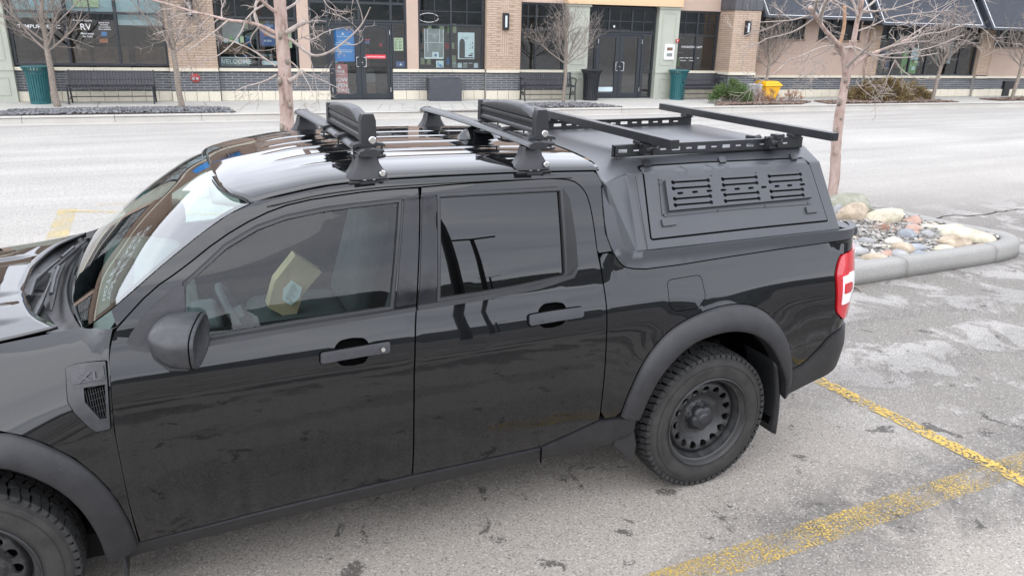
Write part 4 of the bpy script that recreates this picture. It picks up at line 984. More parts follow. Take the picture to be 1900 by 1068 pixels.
boxo = [(2.8800, 1.5062), (3.2892, 1.5071), (3.7198, 1.5065), (3.7139, 1.3872), (3.2678, 1.3850), (2.8558, 1.3832)]
U_ = Vector(capf(1, 1.4)) - Vector(capf(0, 1.4)); nC = nrm(capf, 3, 1.4)
rs = lambda q: (1180 + q[0] * .210526, 260 + q[1] * .210526)
slots_long = [(2.9175, 1.4937), (3.1179, 1.4927), (2.9109, 1.4687), (3.1127, 1.4676), (2.9013, 1.4269), (3.1034, 1.4266), (2.8953, 1.4022), (3.0974, 1.4014), (3.2027, 1.4927), (3.4038, 1.4917), (3.1967, 1.4678), (3.3974, 1.4668), (3.1879, 1.4269), (3.3859, 1.4262), (3.1803, 1.4016), (3.3801, 1.4011), (3.4850, 1.4911), (3.6851, 1.4903), (3.4786, 1.4665), (3.6768, 1.4658), (3.4668, 1.4260), (3.6661, 1.4243), (3.4605, 1.4003), (3.6576, 1.3996)]
slots_short = [(2.9408, 1.4483), (3.0238, 1.4487), (3.1059, 1.4484), (3.1874, 1.4476), (3.2693, 1.4479), (3.3516, 1.4472), (3.4311, 1.4468), (3.5127, 1.4463), (3.5933, 1.4454), (3.6757, 1.4455)]
def dumbbell(p, q, R=.0100, w=.0046):
    p, q = np.array(p), np.array(q); d = (q - p) / np.linalg.norm(q - p); n = np.array([-d[1], d[0]]) / 1.0; ky = .84
    A = math.asin(w / R); out = []
    for a in np.linspace(A, 2 * PI - A, 11): out.append(p + R * (math.cos(a) * d + math.sin(a) * n * ky))
    for a in np.linspace(PI + A, 3 * PI - A, 11): out.append(q + R * (math.cos(a) * d + math.sin(a) * n * ky))
    return [tuple(o) for o in out]
def pill(c, L=.034, w=.0056):
    c = np.array(c); d = np.array([.998, .02]); n = np.array([0, 1.]); out = []
    for a in np.linspace(PI / 2, 3 * PI / 2, 6): out.append(c - d * (L / 2 - w) + w * (math.cos(a) * d + math.sin(a) * n * .84))
    for a in np.linspace(-PI / 2, PI / 2, 6): out.append(c + d * (L / 2 - w) + w * (math.cos(a) * d + math.sin(a) * n * .84))
    return [tuple(o) for o in out]
hls = [dumbbell(slots_long[2 * k], slots_long[2 * k + 1]) for k in range(12)] + [pill(c) for c in slots_short]
vb = panel('vent_cover', boxo, capf, 'matte_coat', pl, hls, grid=.03, h=.02, thick=.018, off=.026)
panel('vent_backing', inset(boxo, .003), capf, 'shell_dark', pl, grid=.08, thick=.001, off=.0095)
scr = [(2.8700, 1.5112), (2.8582, 1.4962), (2.8319, 1.3750), (3.1579, 1.5159), (3.4286, 1.5156), (3.6967, 1.5137), (3.1346, 1.3719), (3.4163, 1.3723), (3.6892, 1.3696), (2.8528, 1.3758)]
mb = MB()
for c in scr:
    n = nC; p = Vector(capf(*c)) + n * .008; t1 = Vector((1, 0, 0)); t2 = n.cross(t1)
    mb.add([tuple(p + (t1 * math.cos(a) + t2 * math.sin(a)) * .004 + n * h) for h in (0, .003) for a in np.linspace(0, 2 * PI, 9)[:-1]], [(k, (k + 1) % 8, (k + 1) % 8 + 8, k + 8) for k in range(8)] + [tuple(range(8, 16))])
mb.build('vent_screws', 'satin_black', pl)
for q in ([(2.8387, 1.5813), (2.8787, 1.5818), (2.8591, 1.5631), (2.8170, 1.5628)], [(3.2757, 1.5797), (3.3146, 1.5794), (3.2904, 1.5607), (3.2503, 1.5603)], [(3.7235, 1.5769), (3.7681, 1.5775), (3.7349, 1.5571), (3.6943, 1.5566)]):
    panel('hatch_hinge', roundpoly(q, .004), capf, 'satin_black', capo, grid=.03, thick=.010, off=.012)
for q in ([(2.8102, 1.3570), (2.9040, 1.3550), (2.8852, 1.3302), (2.8078, 1.3281)], [(3.6636, 1.3534), (3.7378, 1.3535), (3.7307, 1.3254), (3.6601, 1.3252)]):
    panel('hatch_latch', roundpoly(q, .005), capf, 'matte_coat', hd, grid=.03, thick=.012, off=.014)

# rack on the canopy
rack = root('canopy_rack', (3.3, .922, 1.612), 'black slotted rails and two square crossbars bolted on top of the canopy', 'roof rack')
X0, X1, ZT, ZB = 2.706, 3.85, 1.656, 1.606
def rail(y, inner):
    hs = []; x = X0 + .045; k = 0
    while x < X1 - .05:
        L = .050 if k % 2 == 0 else .036; hh = .008 if k % 2 == 0 else .0038
        hs.append([(x - L / 2, 1.632 - hh), (x + L / 2, 1.632 - hh), (x + L / 2, 1.632 + hh), (x - L / 2, 1.632 + hh)]); hs[-1] = roundpoly(hs[-1], .003, 2); x += .0755; k += 1
    sg = 1 if inner > y else -1
    p = panel('rack_rail', [(X0, ZB), (X1, ZB), (X1, ZT), (X0, ZT)], lambda a, b: (a, y, b), 'bar_black', rack, hs, grid=.05, h=.03, thick=.004, back=True)
    mb = MB(); mb.box(X0, X1, min(y, y + sg * .028), max(y, y + sg * .028), ZT, ZT + .003); mb.box(X0, X1, min(y, y + sg * .028), max(y, y + sg * .028), ZB - .002, ZB + .002); mb.box(X0, X0 + .003, min(y, y + sg * .028), max(y, y + sg * .028), ZB, ZT); mb.build('rail_flange', 'bar_black', p)
rail(.441, 1); rail(1.403, 0)
for xb in (2.855, 3.80):
    mb = MB(); mb.box(xb - .022, xb + .022, .18, 1.664, 1.676, 1.716); b_ = mb.build('rack_crossbar', 'bar_black', rack, bevel=.0025)
    mb = MB(); mb.box(xb - .016, xb + .016, .1785, .1800, 1.681, 1.711); mb.build('bar_end_cap', 'seal_rubber', b_)
    for y in (.455, 1.389):
        mb = MB(); mb.box(xb - .026, xb + .026, y - .03, y + .03, 1.659, 1.676); mb.build('bar_foot', 'satin_black', rack, bevel=.003)
def clampk(x, y, z):
    mb = MB(); mb.tube([(x - .035, y, z), (x + .035, y, z)], .026, 12); mb.box(x - .04, x + .01, y - .02, y + .03, z - .028, z + .028); mb.tube([(x - .05, y + .01, z + .02), (x + .055, y - .005, z + .034)], .009, 6)
    mb.tube([(x + .012, y - .012, z - .006), (x + .012, y - .034, z - .008)], .017, 10)
    mb.box(x - .012, x + .030, y - .03, y + .02, z + .02, z + .042)
    mb.build('clamp_knob', 'satin_black', rack, smooth=True)
clampk(2.875, .405, 1.642); clampk(3.625, .405, 1.645)
mb = MB(); mb.tube([(3.66, .60, 1.632), (3.70, .60, 1.640)], .018, 10); mb.box(3.64, 3.67, .59, .64, 1.612, 1.65); mb.build('clamp_knob', 'satin_black', rack, smooth=True)

# cab crossbars --------------------------------------------------
def crossbar(x, label):
    cb = root('roof_crossbar', (x, .922, 1.60), label, 'roof bar', 'aero crossbars across the cab roof')
    mb = MB(); pr_ = [(-.042, -.004), (-.036, .006), (-.016, .0125), (-.006, .0135), (-.005, .0115), (.005, .0115), (.006, .0135), (.018, .0125), (.036, .004), (.042, -.003), (.034, -.009), (.0, -.011), (-.034, -.010)]
    rows = []
    ysb = np.linspace(.205, 1.639, 20)
    for y in ysb: rows.append([(x + a, y, 1.714 + b + .010 * (1 - ((y - .922) / .72) ** 2)) for a, b in pr_ + pr_[:1]])
    b_ = gridmesh('aero_bar', rows, 'bar_black', cb, smooth=True)
    for y, sg in ((.205, 1), (1.639, -1)):
        m2 = MB(); zc = 1.714; m2.prism([(x + a * 1.04, zc + b * 1.15) for a, b in pr_], lambda a, b: (a, y, b), lambda a, b: (a, y - sg * .012, b)); m2.build('bar_end_cap', 'satin_black', b_)
    for y0, sg in ((.275, 1), (1.569, -1)):
        rows = []
        for t, (zz, hw, d0, d1) in enumerate(((1.704, .040, -.028, .030), (1.690, .044, -.032, .034), (1.665, .050, -.036, .038), (1.640, .066, -.044, .042), (1.622, .082, -.050, .045), (1.612, .084, -.052, .045))):
            ring = [(-hw, d0 * .5), (-hw * .80, d0), (-hw * .3, d0 * 1.12), (hw * .3, d0 * 1.12), (hw * .80, d0), (hw, d0 * .5), (hw, d1 * .6), (hw * .8, d1), (-hw * .8, d1), (-hw, d1 * .6), (-hw, d0 * .5)]
            rows.append([(x + a, y0 + sg * b, zz) for a, b in ring])
        ft = gridmesh('foot_cover', rows, 'satin_black', cb, smooth=False)
        for p_ in ft.data.polygons: p_.use_smooth = True
        ft.data.set_sharp_from_angle(angle=math.radians(28))
        m3 = MB(); m3.box(x - .082, x + .082, y0 - .055, y0 + .055, 1.592, 1.609); m3.build('foot_pad', 'seal_rubber', ft, bevel=.008)
        m3 = MB(); m3.box(x - .055, x + .055, y0 - .045, y0 + .045, 1.606, 1.616); m3.build('foot_base_plate', 'shell_dark', ft)
        m4 = MB(); ye = y0 - sg * .058; m4.box(x - .036, x + .036, min(ye, ye + sg * .006), max(ye, ye + sg * .006), 1.566, 1.606); m4.box(x - .036, x + .036, min(ye, y0), max(ye, y0), 1.604, 1.608); m4.build('clamp_bracket', 'satin_black', ft)
        m5 = MB(); m5.lathe([(0, -.004), (.010, -.004), (.0125, -.001), (.0125, .006)], 18, lambda r, h, a: (x + .050 + r * math.cos(a), y0 - sg * .060 + sg * h, 1.632 + r * math.sin(a))); m5.build('foot_lock', 'chrome', ft, smooth=True)
        m6 = MB()
        for dx in (-.018, .018): m6.lathe([(0, -.003), (.006, -.003), (.006, .003)], 10, lambda r, h, a: (x + dx + r * math.cos(a), y0 - sg * .050 + sg * h, 1.611 + r * math.sin(a)))
        m6.build('foot_bolts', 'chrome', ft)
    return cb
crossbar(1.487, 'front aero crossbar on four-foot mounts above the front doors, nearer the windscreen')
crossbar(2.187, 'rear aero crossbar on the cab roof just ahead of the canopy, by the antenna fin')

# ski carriers ----------------------------------------------------
def carrier(x, label):
    sc_ = root('ski_carrier', (x, .55, 1.74), label, 'ski carrier', 'folded black ski carriers on the crossbars')
    def arm(name, za, zb, xo0, xo1, arc, par, y0=.285, y1=.90):
        rows = []
        for t in np.linspace(0, 1, 13):
            y = y0 + (y1 - y0) * t; up = arc * math.sin(PI * (.12 + .88 * t)) if arc else 0; top = zb - .035 * max(0, 1 - t * 3) ** 2 * (1 if arc else 0) + up * .5 - (arc * .6 * t ** 3 if arc else 0)
            rows.append([(x + xo0, y, za), (x + xo0, y, top - .012), (x + xo0 + .010, y, top), (x + xo1 - .010, y, top), (x + xo1, y, top - .012), (x + xo1, y, za), (x + xo0, y, za)])
        return gridmesh(name, rows, 'satin_black', par)
    up = arm('upper_arm', 1.815, 1.846, -.026, .026, .028, sc_)
    lo_ = arm('lower_arm', 1.752, 1.776, -.026, .026, 0, sc_)
    mb = MB()
    mb.box(x - .020, x + .020, .29, .89, 1.772, 1.822); mb.build('rubber_pad', 'seal_rubber', sc_)
    mb = MB(); mb.box(x - .024, x + .012, .292, .895, 1.788, 1.806); mb.build('middle_rib', 'bar_black', sc_, bevel=.005)
    mb = MB(); mb.prism([(x - .031, 1.724), (x + .031, 1.724), (x + .031, 1.825), (x + .022, 1.852), (x - .022, 1.852), (x - .031, 1.825)], lambda a, b: (a, .262, b), lambda a, b: (a, .300, b)); c1 = mb.build('end_latch', 'satin_black', sc_, bevel=.004)
    mb = MB(); mb.prism([(x - .030, 1.738), (x + .030, 1.738), (x + .028, 1.835), (x - .028, 1.835)], lambda a, b: (a, .885, b), lambda a, b: (a, .920, b)); mb.build('hinge_end', 'satin_black', sc_, bevel=.004)
    mb = MB(); mb.lathe([(0, -.004), (.0125, -.004), (.015, -.001), (.015, .004)], 20, lambda r, h, a: (x + .014 + r * math.cos(a), .262 + h, 1.752 + r * math.sin(a))); mb.box(x + .0125, x + .0155, .257, .259, 1.745, 1.759); mb.build('latch_lock', 'chrome', c1, smooth=True)
    for y in (.285, .56, .86):
        mb = MB()
        for zz, th in ((1.735, .009), (1.688, .008)):
            rows = [[(x - .066, zz - th), (x - .060, zz + th * .4), (x - .03, zz + th), (x + .03, zz + th), (x + .060, zz + th * .4), (x + .066, zz - th), (x + .04, zz - th * .6), (x - .04, zz - th * .6)]]
            if zz < 1.7: rows = [[(a, 2 * zz - b) for a, b in rows[0]]]
            mb.prism(rows[0], lambda a, b: (a, y - .026, b), lambda a, b: (a, y + .026, b))
        for dx in (-.055, .055): mb.tube([(x + dx, y, 1.690), (x + dx, y, 1.735)], .004, 6)
        cl = mb.build('bar_clamp', 'satin_black', sc_)
        m2 = MB(); m2.tube([(x - .055, y - .034, 1.712), (x - .03, y - .036, 1.713), (x, y - .038, 1.713), (x + .03, y - .036, 1.713), (x + .055, y - .034, 1.712)], [.005, .013, .017, .013, .005], 10); m2.tube([(x, y - .036, 1.713), (x, y - .058, 1.713)], .006, 8)
        m2.build('clamp_knob', 'satin_black', cl, smooth=True)
carrier(1.500, 'folded black ski carrier standing on the front crossbar above the driver door')
carrier(2.235, 'folded black ski carrier standing on the rear crossbar beside the canopy')

# ================================================================ the shop front
FO = Vector((-2.1900, 19.4500, 0)); FA = -0.109560
FU = Vector((math.cos(FA), math.sin(FA), 0)); FN = Vector((math.sin(FA), -math.cos(FA), 0))
def fp(u, w, z): return tuple(FO + FU * u + FN * w + Vector((0, 0, z)))
FM = Matrix(((FU.x, FN.x, 0, FO.x), (FU.y, FN.y, 0, FO.y), (0, 0, 1, 0), (0, 0, 0, 1)))
class FB(MB):
    def b(s, u0, u1, w0, w1, z0, z1, mi=0): return s.box(u0, u1, w0, w1, z0, z1, mi, FM)
bld = root('strip_mall', fp(8, 0, 0), 'long single storey shop building of tan and dark brick across the road', 'shop building')
def wallpiece(name, mat, *boxes, bevel=0):
    mb = FB()
    for q in boxes: mb.b(*q)
    return mb.build(name, mat, bld, bevel=bevel)
G0 = .15
# masonry bricks ------------------------------------------------
BM, BH = .293, .0480; CH = .0605
_bm = {}
def brick_mesh(kind, L=BM, D=.03):
    k = (kind, round(L, 3), D)
    if k not in _bm:
        mb = MB(); c = .003
        mb.v = [(0, 0, 0), (L, 0, 0), (L, 0, BH), (0, 0, BH), (c, D, c), (L - c, D, c), (L - c, D, BH - c), (c, D, BH - c)]
        mb.f = [(4, 5, 6, 7), (0, 1, 5, 4), (1, 2, 6, 5), (2, 3, 7, 6), (3, 0, 4, 7)]
        me = bpy.data.meshes.new(kind); me.from_pydata(mb.v, [], [f[::-1] for f in mb.f] if False else mb.f); me.materials.append(MAT[kind])
        bm = bmesh.new(); bm.from_mesh(me); bmesh.ops.recalc_face_normals(bm, faces=bm.faces); bm.to_mesh(me); bm.free()
        _bm[k] = me
    return _bm[k]
ALLB = []           # (distance, kind, u, w, z, L, rot)
def lay(kind, u0, u1, z0, z1, w, phase=0, skip=None):
    n = int((z1 - z0 + .012) / CH)
    for r in range(n):
        z = z0 + r * CH; x = u0 - (.15 if (r + phase) % 2 else 0)
        while x < u1 - .02:
            a, b = max(x, u0), min(x + BM, u1)
            if b - a > .03 and not (skip and skip[0] < (a + b) / 2 < skip[1] and skip[2] < z < skip[3]): ALLB.append((abs(a - 1.2), kind, a, w - .0145, z, b - a, 0))
            x += BM + .012
DB0, DB1 = .39, .872
def dado(u0, u1, w=0.0, brick=True, cap=True, capz=.95):
    """cream base stones, dark brick and a cream cap along a wall stretch"""
    wallpiece('backing_wall', 'mortar_light', (u0, u1, -.25, w - .004, G0, capz - .05))
    if brick: lay('dark_brick', u0, u1, DB0 + .002, DB1, w - .012, phase=int(u0 * 7) % 2)
    x = u0; L = .30
    n = max(1, round((u1 - u0) / .315)); s = (u1 - u0) / n
    for k in range(n):
        mb = FB(); mb.b(x + .004, x + s - .004, w - .02, w + .045, G0 + .002, DB0 - .006); mb.build('base_stone', 'cream_stone', bld, bevel=.006); x += s
    if cap:
        n = max(1, round((u1 - u0) / .80)); s = (u1 - u0) / n; x = u0
        for k in range(n):
            mb = FB(); mb.b(x + .003, x + s - .003, w - .04, w + .060, capz - .075, capz); mb.build('cap_stone', 'cream_stone', bld, bevel=.005); x += s
ZTOP = 3.9
def pilaster(u0, u1, w, z1=ZTOP, recess=None, capz=.95, side=True):
    dado(u0, u1, w, capz=capz)
    wallpiece('backing_wall', 'mortar_tan', (u0 + .004, u1 - .004, -.25, w - .004, capz, z1))
    lay('tan_brick', u0, u1, capz + .004, z1, w - .012, skip=recess)
    if recess:
        a, b, c, d = recess[0], recess[1], recess[2], recess[3]
        x = a
        while x < b - .03:          # upright bricks in the recessed panel
            z = c
            while z < d - .1: ALLB.append((99, 'tan_brick', x, w - .030, z, .285, 1)); z += .295
            x += CH
    for x, sg in ((u0, -1), (u1, 1)):
        if side: wallpiece('pilaster_return', 'tan_brick', (min(x, x + sg * .002), max(x, x + sg * .002), 0, w + .014, capz, z1))
# windows -------------------------------------------------------
def storefront(u0, u1, z0, z1, mains, trans, minors=(), fw=.05, w=0., minor_z=None, glassmat='shop_glass', depth=.12, name='shop_window', back=-3.5, minor_h=()):
    fr = FB(); d0, d1 = w - .10, w - .02
    fr.b(u0, u0 + fw, d0, d1, z0, z1); fr.b(u1 - fw, u1, d0, d1, z0, z1); fr.b(u0 + fw, u1 - fw, d0, d1, z0, z0 + fw); fr.b(u0 + fw, u1 - fw, d0, d1, z1 - fw, z1)
    for m in mains: fr.b(m - fw / 2, m + fw / 2, d0 + .002, d1 - .002, z0 + fw, z1 - fw)
    for t in trans: fr.b(u0 + fw, u1 - fw, d0 + .004, d1 - .004, t - fw / 2, t + fw / 2)
    o = fr.build(name, 'shop_frame', bld, bevel=.004)
    mz = trans[0] if trans else z0
    if minors:
        m2 = FB()
        for m in minors: m2.b(m - .012, m + .012, w - .075, w - .035, mz + fw / 2, z1 - fw)
        for t in minor_h: m2.b(u0 + fw, u1 - fw, w - .073, w - .037, t - .012, t + .012)
        m2.build('glazing_bar', 'shop_frame', o)
    xs = sorted([u0 + fw] + list(mains) + [u1 - fw]); zs = sorted([z0 + fw] + list(trans) + [z1 - fw])
    for i in range(len(xs) - 1):
        for j in range(len(zs) - 1):
            g = FB(); dx = random.uniform(-.0015, .0015)
            g.add([fp(xs[i], w - .06 + dx, zs[j]), fp(xs[i + 1], w - .06, zs[j]), fp(xs[i + 1], w - .06 - dx, zs[j + 1]), fp(xs[i], w - .06, zs[j + 1])], [(0, 1, 2, 3)])
            g.build('pane', glassmat, o, fix=False)
    return o
def poster(name, mat, u0, u1, z0, z1, w, owner, extra=None):
    mb = FB(); mb.b(u0, u1, w, w + .004, z0, z1); p = mb.build(name, mat, owner)
    return p
def ftext(owner, name, mat, lines, w):
    """lines: (text, u, z, size, align, sx)"""
    mb = MB()
    for t in lines:
        txt, u, z, sz, al_2, sx = (list(t) + ['CENTER', 1.])[:6] if len(t) < 6 else t
        add_text(mb, txt, sz, lambda a, b: fp(u + a, w, z + b), sx, al_2, bold=.006)
    return mb.build(name, mat, owner, fix=False)

def print_lines(owner, mat, rows_, w):
    mb = FB()
    for a, b, z in rows_:
        u = a
        while u < b - .012:          # words too small to read: short dashes of uneven length
            l = min(random.uniform(.018, .055), b - u); mb.b(u, u + l, w, w + .001, z - .008, z + .008); u += l + .012
    return mb.build('small_print', mat, owner)
# sage pier, extreme left
def sage_pier(u0, u1, w, z1=2.74, plinth=.93, panels=True):
    wallpiece('panelled_pier', 'sage_panel', (u0, u1, -.2, w, plinth, z1), bevel=.006); wallpiece('pier_plinth', 'sage_panel', (u0 - .012, u1 + .012, -.2, w + .03, G0, plinth - .06), bevel=.006)
    wallpiece('plinth_moulding', 'sage_panel', (u0 - .02, u1 + .02, -.2, w + .045, plinth - .06, plinth + .012), bevel=.008)
    if panels:
        for (a, b, c, d, ww) in ((u0 + .12, u1 - .12, plinth + .18, z1 - .16, w), (u0 + .12, u1 - .12, G0 + .16, plinth - .20, w + .03)):
            f = FB(); t = .022
            f.b(a, b, ww, ww + .012, c, c + t); f.b(a, b, ww, ww + .012, d - t, d); f.b(a, a + t, ww, ww + .012, c + t, d - t); f.b(b - t, b, ww, ww + .012, c + t, d - t)
            f.build('panel_moulding', 'sage_panel', bld)
sage_pier(-1.15, .03, .10, 3.6, .93)
# window bay 1
dado(.03, 3.42)
w1 = storefront(.06, 3.42, .985, 3.6, (1.25, 2.33), (2.20,), (.68, 1.79, 2.88), fw=.06, minor_h=(2.95,))
for (a, b, c, d) in ((.12, 1.22, 2.23, 3.5), (1.28, 2.30, 2.23, 3.5), (2.36, 3.36, 2.23, 3.5), (2.36, 3.36, 1.93, 2.17), (.14, 1.0, 2.06, 2.17)): poster('window_blind', 'blind_pale', a, b, c, d, -.20, w1)
poster('lit_panel', 'poster_yellow', 1.45, 2.0, 2.32, 2.7, -.17, w1)
ftext(w1, 'window_lettering', 'white_trim', [('TEMPUR-PEDIC', .68, 1.86, .115, 'CENTER', 1.15), ('Premium Quality', 1.62, 2.02, .06), ('RV', 1.66, 1.87, .20), ('Mattresses', 1.68, 1.725, .065), ('for Sale!', 1.68, 1.66, .065), ('Special sizes', 2.07, 1.98, .048), ('including', 2.07, 1.93, .048), ('not common', 2.07, 1.88, .048), ('Now available', 2.07, 1.83, .048)], -.050)
poster('window_sign', 'poster_blue', 1.98, 2.10, 1.68, 1.77, -.075, w1); poster('window_sign', 'poster_orange', 1.92, 2.10, 1.52, 1.61, -.085, w1)
# pilaster 1 with lamp and fire connection
pilaster(3.43, 4.56, .12, recess=(3.90, 4.15, 1.32, 2.62)); 
def sconce(u, z0, z1, w, label):
    r_ = root('wall_lamp', fp(u, w, z0), label, 'wall lamp', 'box wall lamps on the brick piers')
    mb = FB(); mb.b(u - .085, u + .085, w - .02, w + .09, z0, z1); mb.build('lamp_housing', 'frame_black', r_, bevel=.005)
    mb = FB(); mb.b(u - .028, u + .028, w + .088, w + .096, z0 + .07, z1 - .07); mb.build('lamp_diffuser', 'lamp_glass', r_)
sconce(4.03, 2.13, 2.57, .12, 'box wall lamp on the brick pier left of the WELCOME window')
fd = root('fire_connection', fp(4.0, .13, .715), 'round red fire hose connection in the dark brick below the left pier', 'fire connection')
mb = MB(); fr_ = lambda r, h, a: fp(4.0 + r * math.cos(a), .12 + h, .715 + r * math.sin(a))
mb.lathe([(0, .03), (.10, .03), (.112, .02), (.112, -.01)], 28, fr_); mb.build('escutcheon', 'fdc_red', fd, smooth=True)
mb = MB()
for du in (-.045, .045): mb.lathe([(0, .09), (.034, .09), (.036, .02)], 14, lambda r, h, a: fp(4.0 + du + r * math.cos(a), .12 + h, .705 + r * math.sin(a)))
mb.build('hose_caps', 'steel_brushed', fd, smooth=True)
# window bay 2
dado(4.57, 6.55, 0)
w2 = storefront(4.58, 6.53, .955, 3.6, (5.55,), (2.17,), (5.07, 6.08), minor_h=(2.9,))
ws_ = poster('welcome_sign', 'poster_grey', 4.64, 5.30, .985, 1.215, -.10, w2)
ftext(ws_, 'sign_lettering', 'white_trim', [('WELCOME', 4.97, 1.10, .155, 'CENTER', 1.05)], -.092)
mb = FB()
for q in ((4.64, 5.30, 1.200, 1.215), (4.64, 5.30, .985, 1.0), (4.64, 4.652, 1.0, 1.2), (5.288, 5.30, 1.0, 1.2)): mb.b(q[0], q[1], -.096, -.090, q[2], q[3])
mb.build('sign_border', 'white_trim', ws_)
poster('display_picture', 'poster_grey', 4.72, 5.20, 1.55, 2.05, -.30, w2); poster('display_cabinet', 'wood_brown', 4.62, 5.30, 1.28, 1.55, -.34, w2)
for k, m_ in enumerate(('poster_white', 'poster_green', 'poster_white', 'poster_yellow')): poster('display_item', m_, 4.74 + k * .13, 4.83 + k * .13, 1.56, 1.66 + .06 * (k % 2), -.26, w2)
pb_ = poster('blue_poster', 'poster_navy', 5.62, 5.98, 1.50, 2.02, -.10, w2); ftext(pb_, 'poster_lettering', 'white_trim', [('AURA', 5.80, 1.62, .075)], -.094); print_lines(pb_, 'white_trim', [(5.72, 5.88, 1.95)], -.094)
poster('poster_motif', 'poster_orange', 5.72, 5.88, 1.74, 1.86, -.095, pb_)
poster('display_item', 'poster_green', 6.05, 6.15, 1.75, 1.98, -.2, w2); poster('display_shelf', 'wood_brown', 5.60, 6.3, 1.2, 1.23, -.3, w2); poster('display_item', 'poster_white', 5.62, 6.1, 1.02, 1.12, -.2, w2); poster('display_item', 'poster_yellow', 6.2, 6.4, 1.45, 1.85, -.25, w2)
wallpiece('stucco_pier', 'stucco_tan', (6.55, 6.84, -.2, .02, .95, ZTOP))
dado(6.55, 7.30, 0)
# entrance 1
s1 = storefront(6.84, 9.37, 2.13, 3.6, (7.30, 8.12, 8.96), (2.60,), (7.06, 7.71, 8.53, 9.16), fw=.06, name='entrance_transom')
storefront(6.84, 7.31, .955, 2.12, (), (), name='sidelight'); sR = storefront(8.97, 9.37, .955, 2.12, (), (), name='sidelight')
dado(8.97, 9.68, 0)
def door_pair(u0, u1, z1, gl, gr, gz0, gz1):
    """double glass doors with metal leaves"""
    mid = (u0 + u1) / 2; st_ = FB(); st_.b(u0, u0 + .05, -.11, .0, G0, z1); st_.b(u1 - .05, u1, -.11, .0, G0, z1); st_.b(u0 + .05, u1 - .05, -.11, .0, z1 - .05, z1); st_.b(u0, u1, -.11, .02, G0, G0 + .012)
    df = st_.build('door_frame', 'shop_frame', bld, bevel=.004); out = []
    for (a, b, g, hu) in ((u0 + .053, mid - .003, gl, mid - .07), (mid + .003, u1 - .053, gr, mid + .07)):
        m_ = FB(); m_.b(a, g[0], -.075, -.02, G0 + .015, z1 - .053); m_.b(g[1], b, -.075, -.02, G0 + .015, z1 - .053); m_.b(g[0], g[1], -.075, -.02, G0 + .015, gz0); m_.b(g[0], g[1], -.075, -.02, gz1, z1 - .053)
        dl = m_.build('door_leaf', 'shop_frame', bld, bevel=.003); out.append(dl)
        q = FB(); q.add([fp(g[0], -.05, gz0), fp(g[1], -.05, gz0), fp(g[1], -.05, gz1), fp(g[0], -.05, gz1)], [(0, 1, 2, 3)]); q.build('pane', 'shop_glass', dl, fix=False)
        sg = -1 if hu < mid else 1; h = MB(); zc = (gz0 + gz1) / 2 - .02
        h.tube([fp(hu - sg * .03, -.02, zc + .12), fp(hu + sg * .01, .05, zc + .12), fp(hu + sg * .055, .055, zc + .115), fp(hu + sg * .06, .055, zc), fp(hu + sg * .055, .055, zc - .115), fp(hu + sg * .01, .05, zc - .12), fp(hu - sg * .03, -.02, zc - .12)], .012, 8); h.build('pull_handle', 'steel_brushed', dl, smooth=True)
        for zz in (gz0 + .1, gz1 - .1):
            hh = FB(); xx = a - .012 if sg < 0 else b - .010; hh.b(xx, xx + .022, -.02, .012, zz - .06, zz + .06); hh.build('hinge', 'steel_brushed', dl)
    lk = MB(); lk.lathe([(0, .012), (.016, .012), (.018, 0)], 14, lambda r, h, a: fp(mid + .035 + r * math.cos(a), -.02 + h, (gz0 + gz1) / 2 - .03 + r * math.sin(a))); lk.build('lock', 'steel_brushed', out[1])
    return out
L1, R1_ = door_pair(7.31, 8.96, 2.12, (7.46, 8.00), (8.26, 8.83), .31, 1.98)
p_ = poster('blue_poster', 'poster_blue', 7.34, 7.99, 1.13, 1.96, -.11, L1)
tri = MB(); tri.add([fp(7.66, -.104, 1.80), fp(7.74, -.104, 1.80), fp(7.70, -.104, 1.875)], [(0, 1, 2)]); tri.build('poster_logo', 'white_trim', p_, fix=False)
ftext(p_, 'poster_lettering', 'white_trim', [('Benjamin Moore', 7.70, 1.76, .045), ], -.104); print_lines(p_, 'white_trim', [(7.60, 7.82, 1.645), (7.50, 7.90, 1.60), (7.46, 7.93, 1.555), (7.50, 7.94, 1.42), (7.52, 7.92, 1.375)], -.104)
p_ = poster('red_poster', 'poster_red', 7.28, 7.78, .30, 1.06, -.115, L1)
tri = MB(); tri.add([fp(7.51, -.109, .95), fp(7.63, -.109, .95), fp(7.57, -.109, 1.04)], [(0, 1, 2)]); tri.build('poster_logo', 'white_trim', p_, fix=False)
ftext(p_, 'poster_lettering', 'white_trim', [('DIVINE', 7.545, .872, .105), ('PAINT & DESIGN', 7.55, .795, .040), ('NOW', 7.575, .655, .150), ('OPEN', 7.575, .510, .150), ('SUNDAYS', 7.555, .385, .115)], -.109)
p_ = poster('red_banner', 'banner_red', 8.24, 8.80, 1.215, 1.315, -.04, R1_); ftext(p_, 'banner_lettering', 'white_trim', [('Locally Owned & Operated', 8.52, 1.263, .052, 'CENTER', .88)], -.034)
p_ = poster('door_sticker', 'banner_red', 8.25, 8.40, 1.675, 1.70, -.08, R1_); poster('door_sticker', 'poster_navy', 8.25, 8.39, 1.59, 1.66, -.08, R1_)
poster('open_light', 'banner_red', 8.70, 8.76, 1.50, 1.60, -.4, R1_)
p_ = poster('hours_sign', 'poster_yellow', 9.03, 9.28, 1.42, 1.75, -.075, sR)
print_lines(p_, 'ink', [(9.08, 9.23, 1.715)] + [q for k in range(6) for q in ((9.06, 9.13, 1.665 - k * .038), (9.16, 9.25, 1.665 - k * .038))], -.069)
